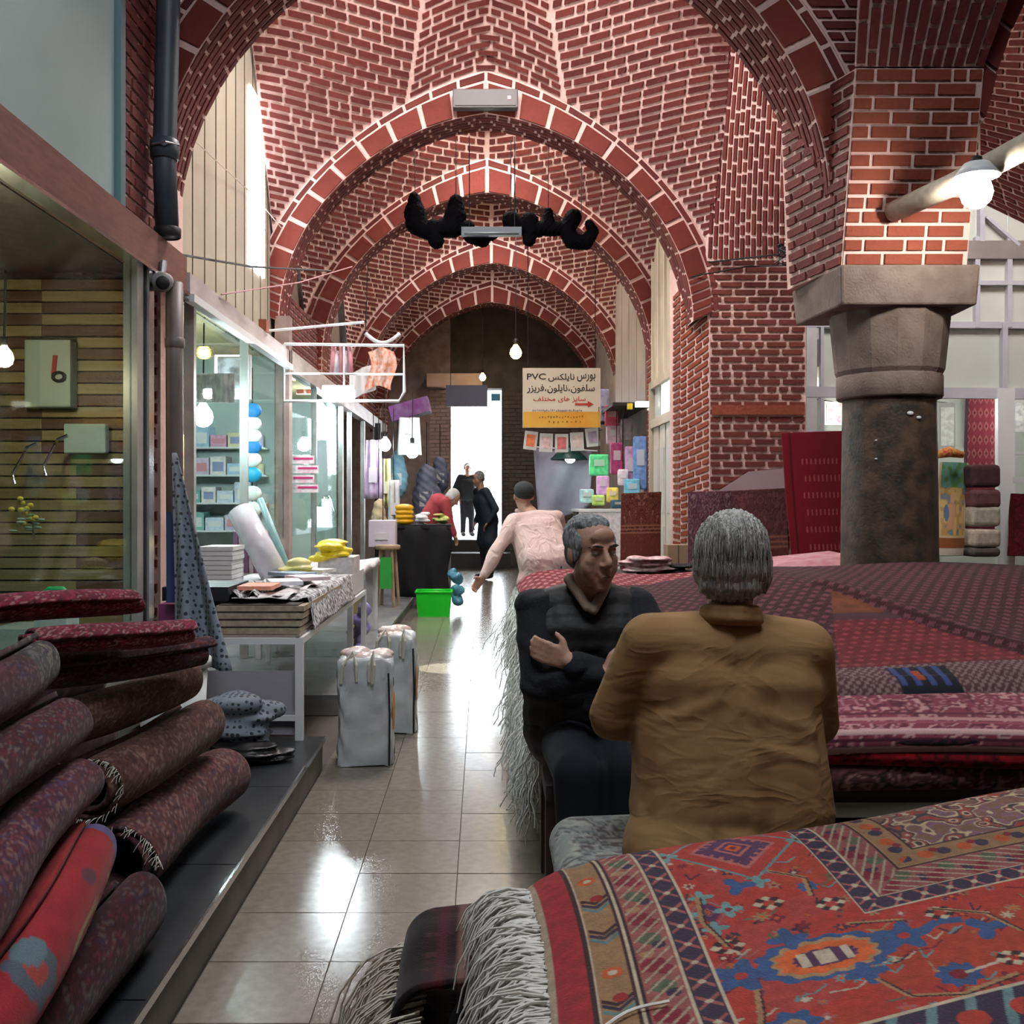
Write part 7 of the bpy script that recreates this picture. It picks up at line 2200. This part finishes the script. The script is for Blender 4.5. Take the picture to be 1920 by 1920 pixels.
# cream shutters and doors between the pier and the second arch
dr = empty('door_1', (1.97, 10.9, 0), kind='structure')
CRD = cm('cream_door_paint', (0.52, 0.44, 0.33), 0.5, (0.44, 0.36, 0.27), 3)
for k in range(4):
    y = 10.12 + 0.4 * k
    MB().span((1.955, y + 0.01, 2.62), (1.985, y + 0.38, 4.6)).build('shutter_leaf', CRD, dr)
    MB().span((1.93, y + 0.37, 2.62), (1.965, y + 0.41, 4.4)).build('batten', cm('pale_batten', (0.62, 0.56, 0.44), 0.5), dr)
    MB().span((1.95, y + 0.03, 0.1), (1.985, y + 0.36, 2.1)).build('door_leaf', cm('off_white_door', (0.58, 0.53, 0.45), 0.5, (0.5, 0.45, 0.38), 3), dr)
    for zz in (0.3, 1.15):
        MB().span((1.94, y + 0.08, zz), (1.952, y + 0.31, zz + 0.7)).build('door_panel', cm('grey_white_panel', (0.50, 0.48, 0.45), 0.5), dr)
    MB().span((1.965, y + 0.04, 2.2), (1.98, y + 0.36, 2.55)).build('transom_pane', emis('transom_light', (0.9, 0.98, 0.92), 0.7) if k in (1, 2) else cm('pale_glass', (0.55, 0.62, 0.6), 0.2), dr)
MB().span((1.92, 10.1, 2.1), (1.99, 11.75, 2.2)).build('rail', CRD, dr)
MB().span((1.92, 10.1, 2.55), (1.99, 11.75, 2.63)).build('rail', CRD, dr)
for y in (10.1, 11.72):
    MB().span((1.91, y, 0), (1.99, y + 0.06, 2.62)).build('jamb', CRD, dr)
for k in range(4):
    y = 12.3 + 0.7 * k
    MB().span((1.955, y + 0.01, 2.45), (1.99, y + 0.68, 4.4)).build('upper_panel', cm('grey_brown_sheet', (0.34, 0.27, 0.22), 0.5, (0.28, 0.22, 0.18), 2), dr)
MB().span((1.55, 12.2, 2.41), (1.98, 15.2, 2.45)).build('awning_bar', BLACK, dr)
wl = empty('wall_lamp', tuple(P(1200, 765, 11.9)), label='white lit bracket lamp by the cream doors', cat='lamp')
MB().box(P(1205, 758, 11.9), (0.16, 0.12, 0.06)).build('head', emis('bracket_glow', (1, 0.97, 0.85), 3.0), wl)
MB().tube([P(1215, 768, 11.9), P(1240, 768, 11.6)], 0.015, 6).build('arm', WHITE_M, wl)
MB().box(P(1181, 762, 11.9), (0.06, 0.04, 0.07)).build('yellow_tag', cm('yellow_tag', (0.65, 0.5, 0.03), 0.5), wl)

# goods stall on the right
goods = [(1200, 868, 26, 100, 12.3, (0.12, 0.22, 0.45), 'tall blue wrapped bolt standing at the right stall', 'bolt'),
         (1183, 880, 22, 86, 12.5, (0.42, 0.25, 0.42), 'mauve wrapped bolt beside the blue one', 'bolt'),
         (1215, 880, 20, 100, 12.35, (0.38, 0.24, 0.24), 'dusty pink wrapped bolt nearest the doors', 'bolt'),
         (1185, 915, 30, 34, 12.2, (0.15, 0.45, 0.6), 'turquoise packet at the foot of the blue bolt', 'packet'),
         (1123, 872, 36, 40, 12.6, (0.08, 0.6, 0.22), 'vivid green carrier bag hanging at the right stall', 'bag'),
         (1156, 860, 24, 60, 12.7, (0.3, 0.03, 0.12), 'maroon hanging bag at the right stall', 'bag'),
         (1147, 780, 26, 40, 13.0, (0.6, 0.08, 0.15), 'crimson hanging packet beside the sign', 'packet'),
         (1150, 815, 26, 36, 13.0, (0.45, 0.3, 0.38), 'purple grey hanging packet under the crimson one', 'packet'),
         (1132, 760, 20, 60, 13.4, (0.35, 0.35, 0.55), 'blue violet hanging packet behind the sign edge', 'packet'),
         (1175, 805, 22, 40, 13.1, (0.5, 0.4, 0.42), 'pale rose hanging packet under the bracket lamp', 'packet'),
         (1130, 910, 24, 36, 12.5, (0.55, 0.3, 0.55), 'lilac patterned packet above the stall table', 'packet'),
         (1100, 930, 26, 26, 12.1, (0.4, 0.65, 0.7), 'light blue packet at the left of the stall table', 'packet'),
         (1122, 938, 24, 20, 12.0, (0.45, 0.7, 0.15), 'lime packet on the stall table', 'packet'),
         (1148, 928, 22, 28, 12.1, (0.75, 0.58, 0.12), 'yellow packet on the stall table', 'packet'),
         (1160, 945, 30, 16, 12.0, (0.02, 0.08, 0.12), 'dark teal packet on the stall table', 'packet'),
         (1168, 895, 20, 30, 12.4, (0.65, 0.55, 0.6), 'pale pink packet between maroon bag and bolts', 'packet')]
for k, (px, py, w, h, Y, c, lab, ca) in enumerate(goods):
    p = P(px, py, Y); s = Y / F
    t = empty('stall_goods', tuple(p - [0, 0, h * s / 2]), label=lab, cat=ca, group='goods on the right stall')
    bev(MB().box(p, (w * s, 0.09, h * s), rz=0.1 * (k % 3 - 1)).build('body', mat('good_%d' % k, c, 0.45, tuple(min(1, q * 1.5 + 0.03) for q in c), 16), t), 0.02, 3)
    MB().box(p + np.array([0.0, -0.05, 0.1 * h * s]), (w * s * 0.55, 0.012, h * s * 0.3), rz=0.1 * (k % 3 - 1)).build('print', mat('goodp_%d' % k, tuple(0.5 * q + 0.38 for q in c), 0.45), t)
    if h < 70 and py < 905:
        MB().tube([p + [0, 0, h * s / 2], (p[0], p[1], 2.43)], 0.005, 4).build('hanger', BLACK, t)
stt = empty('stall_table', (1.5, 12.3, 0), label='white covered stall table under the right hand goods', cat='table')
a = P(1085, 955, 12.0); b = P(1225, 955, 12.6)
MB().span((a[0], 11.95, a[2] - 0.03), (1.93, 13.0, a[2])).build('top', WHITE, stt)
MB().span((a[0], 11.96, 0.35), (1.93, 11.99, a[2] - 0.03)).build('front_cloth', PAPER, stt)
for x in (a[0] + 0.04, 1.88):
    for y in (12.05, 12.95):
        MB().span((x - 0.02, y - 0.02, 0), (x + 0.02, y + 0.02, a[2] - 0.03)).build('leg', GREY_M, stt)
def f(u, v):
    tl, tr, bl, br = P(1000, 838, 13.6), P(1112, 846, 13.4), P(1010, 972, 13.2), P(1105, 950, 13.2)
    p = (tl * (1 - u) + tr * u) * (1 - v) + (bl * (1 - u) + br * u) * v
    return p + np.array([0, 0.06 * math.sin(u * 8 + v * 4), -0.05 * math.sin(u * math.pi) * v])
tp = grid_mesh(f, np.linspace(0, 1, 20), np.linspace(0, 1, 16), 'grey_tarpaulin', cm('lilac_grey_tarp', (0.20, 0.19, 0.24), 0.7, (0.16, 0.15, 0.19), 4))
tp.modifiers.new('thick', 'SOLIDIFY').thickness = 0.008
tag(tp, 'grey lilac tarpaulin hanging behind the green shaded lamp', 'tarpaulin')
MB().tube([P(996, 838, 13.6), P(1120, 846, 13.4)], 0.012, 6).build('tarpaulin_bar', GREY_M, tp)

# rugs leaning along the right wall and pier
def leaning(label, bl, br, tr, tl, pal, seed, fn=None, th=0.03, name='leaning_rug', nu=90, nv=120, bow=0.03):
    bl, br, tr, tl = [np.array(q, float) for q in (bl, br, tr, tl)]
    im = floral(nv, nu, pal, seed, 20, 14, True)
    if fn: im = fn(im)
    def S(U, V):
        p = (bl * (1 - U)[..., None] + br * U[..., None]) * (1 - V)[..., None] + (tl * (1 - U)[..., None] + tr * U[..., None]) * V[..., None]
        p[..., 1] -= bow * np.sin(U * math.pi) + 0.01 * np.sin(V * 7)
        return p
    return sheet(name, S, im * 0.75 + im.mean(axis=(0, 1)) * 0.1, th, None, label, 'rug')
def ground(px, Y, z=0.02): return ((px - CX) * Y / F, Y, z)
PBR = [lin('#5a2c26'), lin('#6a3a30'), lin('#48221e'), lin('#84584a')]
def bars(im):
    nv = im.shape[0]; t = np.linspace(0, 1, nv)
    im[t < 0.5] = im[t < 0.5] * 0.25 + lin('#5c2a22') * 0.75
    for q in (0.52, 0.56, 0.60): im[np.abs(t - q) < 0.008] = lin('#8a5a4a')
    return im
leaning('brown folded rug leaning before the cream doors', ground(1162, 9.9, 0.55), ground(1238, 9.9, 0.55), P(1240, 922, 10.0), P(1165, 925, 10.0), PBR, 81, bars)
PVI = [lin('#5a3440'), lin('#74485a'), lin('#46283a'), lin('#8a6a70')]
leaning('purple brown folded rug leaning on the corner of the pier', ground(1290, 9.2, 0.3), ground(1375, 9.2, 0.3), P(1372, 920, 9.3), P(1290, 922, 9.3), PVI, 82)
leaning('brown banded folded rug leaning on the pier front', ground(1372, 9.15, 0.3), ground(1482, 9.15, 0.3), P(1475, 915, 9.3), P(1372, 920, 9.3), [lin('#5a3236'), lin('#6c4244'), lin('#4a282c')], 83, bars)
MB().prism([P(1350, 920, 9.32), P(1478, 920, 9.32), P(1472, 878, 9.36), P(1405, 884, 9.36)], (0, 0.03, 0)).build('grey_rug_back', cm('mauve_backing', (0.25, 0.17, 0.19), 0.9), label='mauve grey rug back showing above the leaning rugs', cat='rug')
def red_rows(im):
    nv, nu = im.shape[:2]
    out = np.zeros_like(im) + lin('#6e0f1e')
    V_, U_ = np.mgrid[0:nv, 0:nu]
    k = (U_ > nu * 0.28) & (U_ < nu * 0.93) & ((V_ % 17) < 6) & ((U_ + (V_ // 17 % 2) * 4) % 8 < 3) & (V_ < nv * 0.85)
    out[k] = lin('#9a4a4c')
    out[:, (np.abs(np.arange(nu) - nu * 0.12) < 2)] = lin('#4a0a14')
    return out
leaning('tall crimson rug leaning beside the column', ground(1490, 8.3, 0.45), ground(1592, 8.3, 0.45), P(1578, 808, 8.7), P(1465, 812, 8.7), PE, 84, red_rows, nu=110, nv=170)
# pink strip on top of the rugs behind the stack, box and clothes pile
MB().prism([P(1440, 1083, 7.0), P(1600, 1066, 7.0), P(1600, 1042, 7.2), P(1460, 1056, 7.2)], (0, 0.5, 0.01)).build('pink_rug', cm('pink_wool', (0.42, 0.16, 0.19), 0.9, (0.5, 0.28, 0.3), 12), label='pale pink rug edge at the foot of the column', cat='rug')
cb = empty('cardboard_box', tuple(P(1270, 1070, 8.9)), label='small brown cardboard box by the cream door foot', cat='box')
a, b = P(1252, 1022, 8.9), P(1290, 1075, 8.9)
MB().span((a[0], 8.9, b[2]), (b[0], 9.1, a[2])).build('carton', cm('brown_card', (0.30, 0.19, 0.12), 0.7), cb)
MB().span(((a[0] + b[0]) / 2, 8.895, b[2]), ((a[0] + b[0]) / 2 + 0.006, 8.9, a[2])).build('seam', cm('dark_seam', (0.12, 0.08, 0.05), 0.7), cb)
tbk = empty('low_bench', (1.55, 8.0, 0), label='black low bench holding the clothes heap behind the stack', cat='bench')
MB().span((1.05, 7.75, 0.66), (1.85, 8.6, 0.70)).build('top', BLACK, tbk)
for x in (1.1, 1.8):
    for y in (7.8, 8.55):
        MB().span((x - 0.02, y - 0.02, 0), (x + 0.02, y + 0.02, 0.66)).build('leg', BLACK, tbk)
MB().span((1.9, 8.8, 0.0), (2.05, 9.12, 0.62)).build('crate', cm('dark_crate', (0.08, 0.06, 0.05), 0.7), label='dark crate under the cardboard box', cat='crate')
heap('clothes_heap', 'pink and white patterned scarves heaped on the low bench', (1.25, 8.0, 0.775), (0.22, 0.2, 0.085), cm('scarf_pattern', (0.42, 0.20, 0.22), 0.8, (0.6, 0.5, 0.48), 26), 9, 'clothes', 21)
heap('black_cloth_heap', 'black folded cloth beside the heaped scarves', (1.52, 8.0, 0.745), (0.17, 0.18, 0.06), cm('black_cloth', (0, 0, 0)), 6, 'clothes', 22)

# rugs inside the glazed shop
def pict(im):
    nv, nu = im.shape[:2]; V_, U_ = np.mgrid[0:nv, 0:nu]; v_ = V_ / nv; u_ = U_ / nu
    out = np.zeros_like(im) + lin('#b08c50')
    r = np.random.default_rng(5); n = vnoise(nv, nu, 16, 9, r)
    out[n > 0.55] = lin('#c8a868'); out[n < 0.3] = lin('#6a7a8a')
    out[v_ > 0.72] = lin('#5a9a88'); k = v_ > 0.72; out[k & (n > 0.5)] = lin('#4a8a50')
    out[(np.hypot((u_ - 0.45) * 0.7, v_ - 0.60) < 0.05)] = lin('#c89a78')
    out[(np.abs(u_ - 0.42 - 0.2 * (v_ - 0.4)) < 0.12) & (v_ > 0.28) & (v_ < 0.55)] = lin('#c09070')
    out[(np.hypot(u_ - 0.25, v_ - 0.45) < 0.09)] = lin('#4a6a94')
    out[(u_ < 0.06) | (u_ > 0.94)] = lin('#c8b088')
    out[v_ < 0.20] = lin('#8a4420'); out[v_ < 0.08] = lin('#c0b8a8'); out[np.abs(v_ - 0.20) < 0.012] = lin('#c8b088')
    return out
leaning('picture rug with green and gold figures draped in the right shop', P(1758, 1042, 9.45), P(1806, 1042, 9.45), P(1815, 868, 9.6), P(1762, 866, 9.6), PB, 85, pict, 0.03, 'picture_rug')
t = empty('rug_top_fold', tuple(P(1790, 862, 9.5)), label='red and orange patterned rug fold atop the picture rug', cat='rug')
MB().tube([P(1755, 853, 9.45), P(1780, 847, 9.42), P(1805, 853, 9.45)], [0.035, 0.05, 0.03], 12).build('fold', mat('orange_dot_weave', (0.5, 0.07, 0.03), 0.85, (0.65, 0.38, 0.1), 40), t, True)
for k, (c, nm) in enumerate((((0.05, 0.02, 0.025), 'black maroon'), ((0.10, 0.04, 0.045), 'dark brown'), ((0.30, 0.27, 0.22), 'grey beige'), ((0.34, 0.28, 0.23), 'cream patterned'), ((0.06, 0.05, 0.045), 'charcoal'))):
    y = (893, 935, 968, 1008, 1034)[k]
    p = P(1836, y, 9.55)
    t = empty('folded_blanket', tuple(p), label='%s folded rug in the pile beside the picture rug' % nm, cat='rug', group='folded rug pile in the right shop')
    bev(MB().box(p, (0.27, 0.3, (42, 34, 38, 34, 18)[k] * 9.55 / F), rz=0.06 * (k % 2)).build('fold', mat('blanket_%d' % k, c, 0.95, tuple(q * 1.5 for q in c), 20), t), 0.04, 3)
leaning('dark crimson rug at the right edge beside the white door post', P(1888, 1042, 9.4), P(1990, 1042, 9.3), P(1990, 930, 9.5), P(1896, 925, 9.5), [lin('#4a0c14'), lin('#5c1018'), lin('#38080e')], 86)
def kur(im):
    nv, nu = im.shape[:2]; V_, U_ = np.mgrid[0:nv, 0:nu]
    out = np.zeros_like(im) + lin('#8a3040')
    k = (np.abs((U_ % 12) - 6) / 5 + np.abs((V_ % 14) - 7) / 6) < 1; out[k] = lin('#b06a6c')
    k = (np.abs((U_ % 12) - 6) / 2.5 + np.abs((V_ % 14) - 7) / 3) < 1; out[k] = lin('#6a1a28')
    out[:, :6] = lin('#54404c')
    return out
leaning('rose lattice rug hanging deep in the right shop', P(1806, 1040, 11.0), P(1866, 1040, 11.0), P(1866, 716, 11.0), P(1812, 716, 11.0), PE, 87, kur, 0.02, nu=60, nv=180, bow=0)
for k, (px, py, w, h) in enumerate(((1562, 775, 34, 44), (1775, 800, 30, 90), (1905, 780, 50, 60))):
    p = P(px, py, 11.5); s = 11.5 / F
    t = empty('wall_picture', tuple(p), label=('small framed picture left of the column in the rug shop', 'tall pale poster right of the column in the rug shop', 'framed picture at the right edge of the rug shop')[k], cat='picture')
    MB().box(p, (w * s, 0.03, h * s)).build('frame', cm('grey_frame', (0.3, 0.28, 0.27), 0.5), t)
    MB().box(p + np.array([0, -0.018, 0]), (w * s * 0.8, 0.006, h * s * 0.8)).build('picture', cm('pic_%d' % k, ((0.25, 0.12, 0.15), (0.55, 0.56, 0.52), (0.2, 0.19, 0.2))[k], 0.5, (0.4, 0.38, 0.36), 20), t)
    MB().tube([p + [0, 0.0, h * s / 2], (p[0], p[1] + 0.7, p[2] + h * s / 2 + 0.1)], 0.004, 4).build('cord', BLACK, t)
t = empty('shop_cabinet', (4.6, 11.7, 0), label='pale cabinet at the back of the glazed rug shop', cat='cabinet')
MB().span((3.6, 11.6, 0), (4.9, 12.15, 1.2)).build('body', cm('cabinet_grey', (0.45, 0.46, 0.44), 0.5), t)
for k in range(3):
    d = MB().span((3.62 + 0.43 * k, 11.58, 0.1), (4.02 + 0.43 * k, 11.6, 1.15)).build('door', cm('cabinet_door', (0.52, 0.53, 0.5), 0.5), t)
    MB().span((3.97 + 0.43 * k, 11.56, 0.6), (3.99 + 0.43 * k, 11.58, 0.7)).build('handle', CHROME, d)

# cables and the bell-shaped fixtures by the capital
cable = [((335, 477, 5.9), (470, 500, 7.5), (620, 508, 9.3)), ((415, 552, 6.6), (560, 530, 8.3), (660, 500, 9.6)), ((1330, 492, 9.3), (1450, 478, 8.6), (1560, 470, 6.3)), ((1290, 520, 9.4), (1400, 500, 9.2), (1520, 497, 8.4)), ((350, 250, 6.4), (480, 370, 8.7), (530, 430, 9.3))]
labs = ['black cable running from the beam to the first arch', 'thin pink cord slanting up to the first arch', 'black cable strung from the pier to the capital', 'loose dark cable lying along the pier string course', 'thin pale cord crossing the tall cream panels']
for k, pts in enumerate(cable):
    MB().tube([P(*q) for q in pts], (0.008, 0.006, 0.008, 0.007, 0.004)[k], 5).build('cable', (BLACK, cm('pink_cord', (0.4, 0.2, 0.2), 0.6), BLACK, BLACK, cm('pale_cord', (0.6, 0.55, 0.45), 0.6))[k], label=labs[k], cat='cable')
sp = empty('loudspeaker', tuple(P(1530, 465, 6.45)), label='old round amber loudspeaker tucked beside the brick pier', cat='speaker')
MB().tube([P(1532, 462, 6.45), P(1532, 462, 6.35)], 0.075, 16).build('rim', cm('dark_brown_rim', (0.05, 0.03, 0.02), 0.6), sp, True)
MB().tube([P(1532, 462, 6.348), P(1532, 462, 6.34)], 0.055, 16).build('cone', cm('amber_cone', (0.25, 0.10, 0.02), 0.6), sp, True)
wt = empty('wire_tangle', tuple(P(1487, 490, 7.9)), label='tangle of black and white wires beside the capital', cat='wires')
for k in range(16):
    c = P(1487, 478, 7.9); q = [c + rng.normal(0, 0.055, 3) for _ in range(5)]
    MB().tube(q, 0.006, 4).build('wire', (BLACK, WHITE_M, BLACK)[k % 3], wt)
heap('black_bell', 'black ball shaped junction beside the wire tangle', P(1470, 466, 8.0), (0.045, 0.045, 0.06), BLACK, 4, 'fixture', 31)
sc_ = empty('scale_pan', tuple(P(710, 640, 10.6)), label='white hanging bowl curve above the wire frame', cat='bowl')
MB().tube([P(x, 625 + 18 * math.sin((x - 685) / 65 * math.pi), 10.6) for x in np.linspace(685, 750, 12)], 0.02, 8).build('rim', WHITE_M, sc_, True)
MB().tube([P(685, 625, 10.6), P(690, 580, 10.6) + np.array([0, 0, 0.5])], 0.005, 4).build('chain', BLACK, sc_)

bpy.data.scenes.remove(TMP)
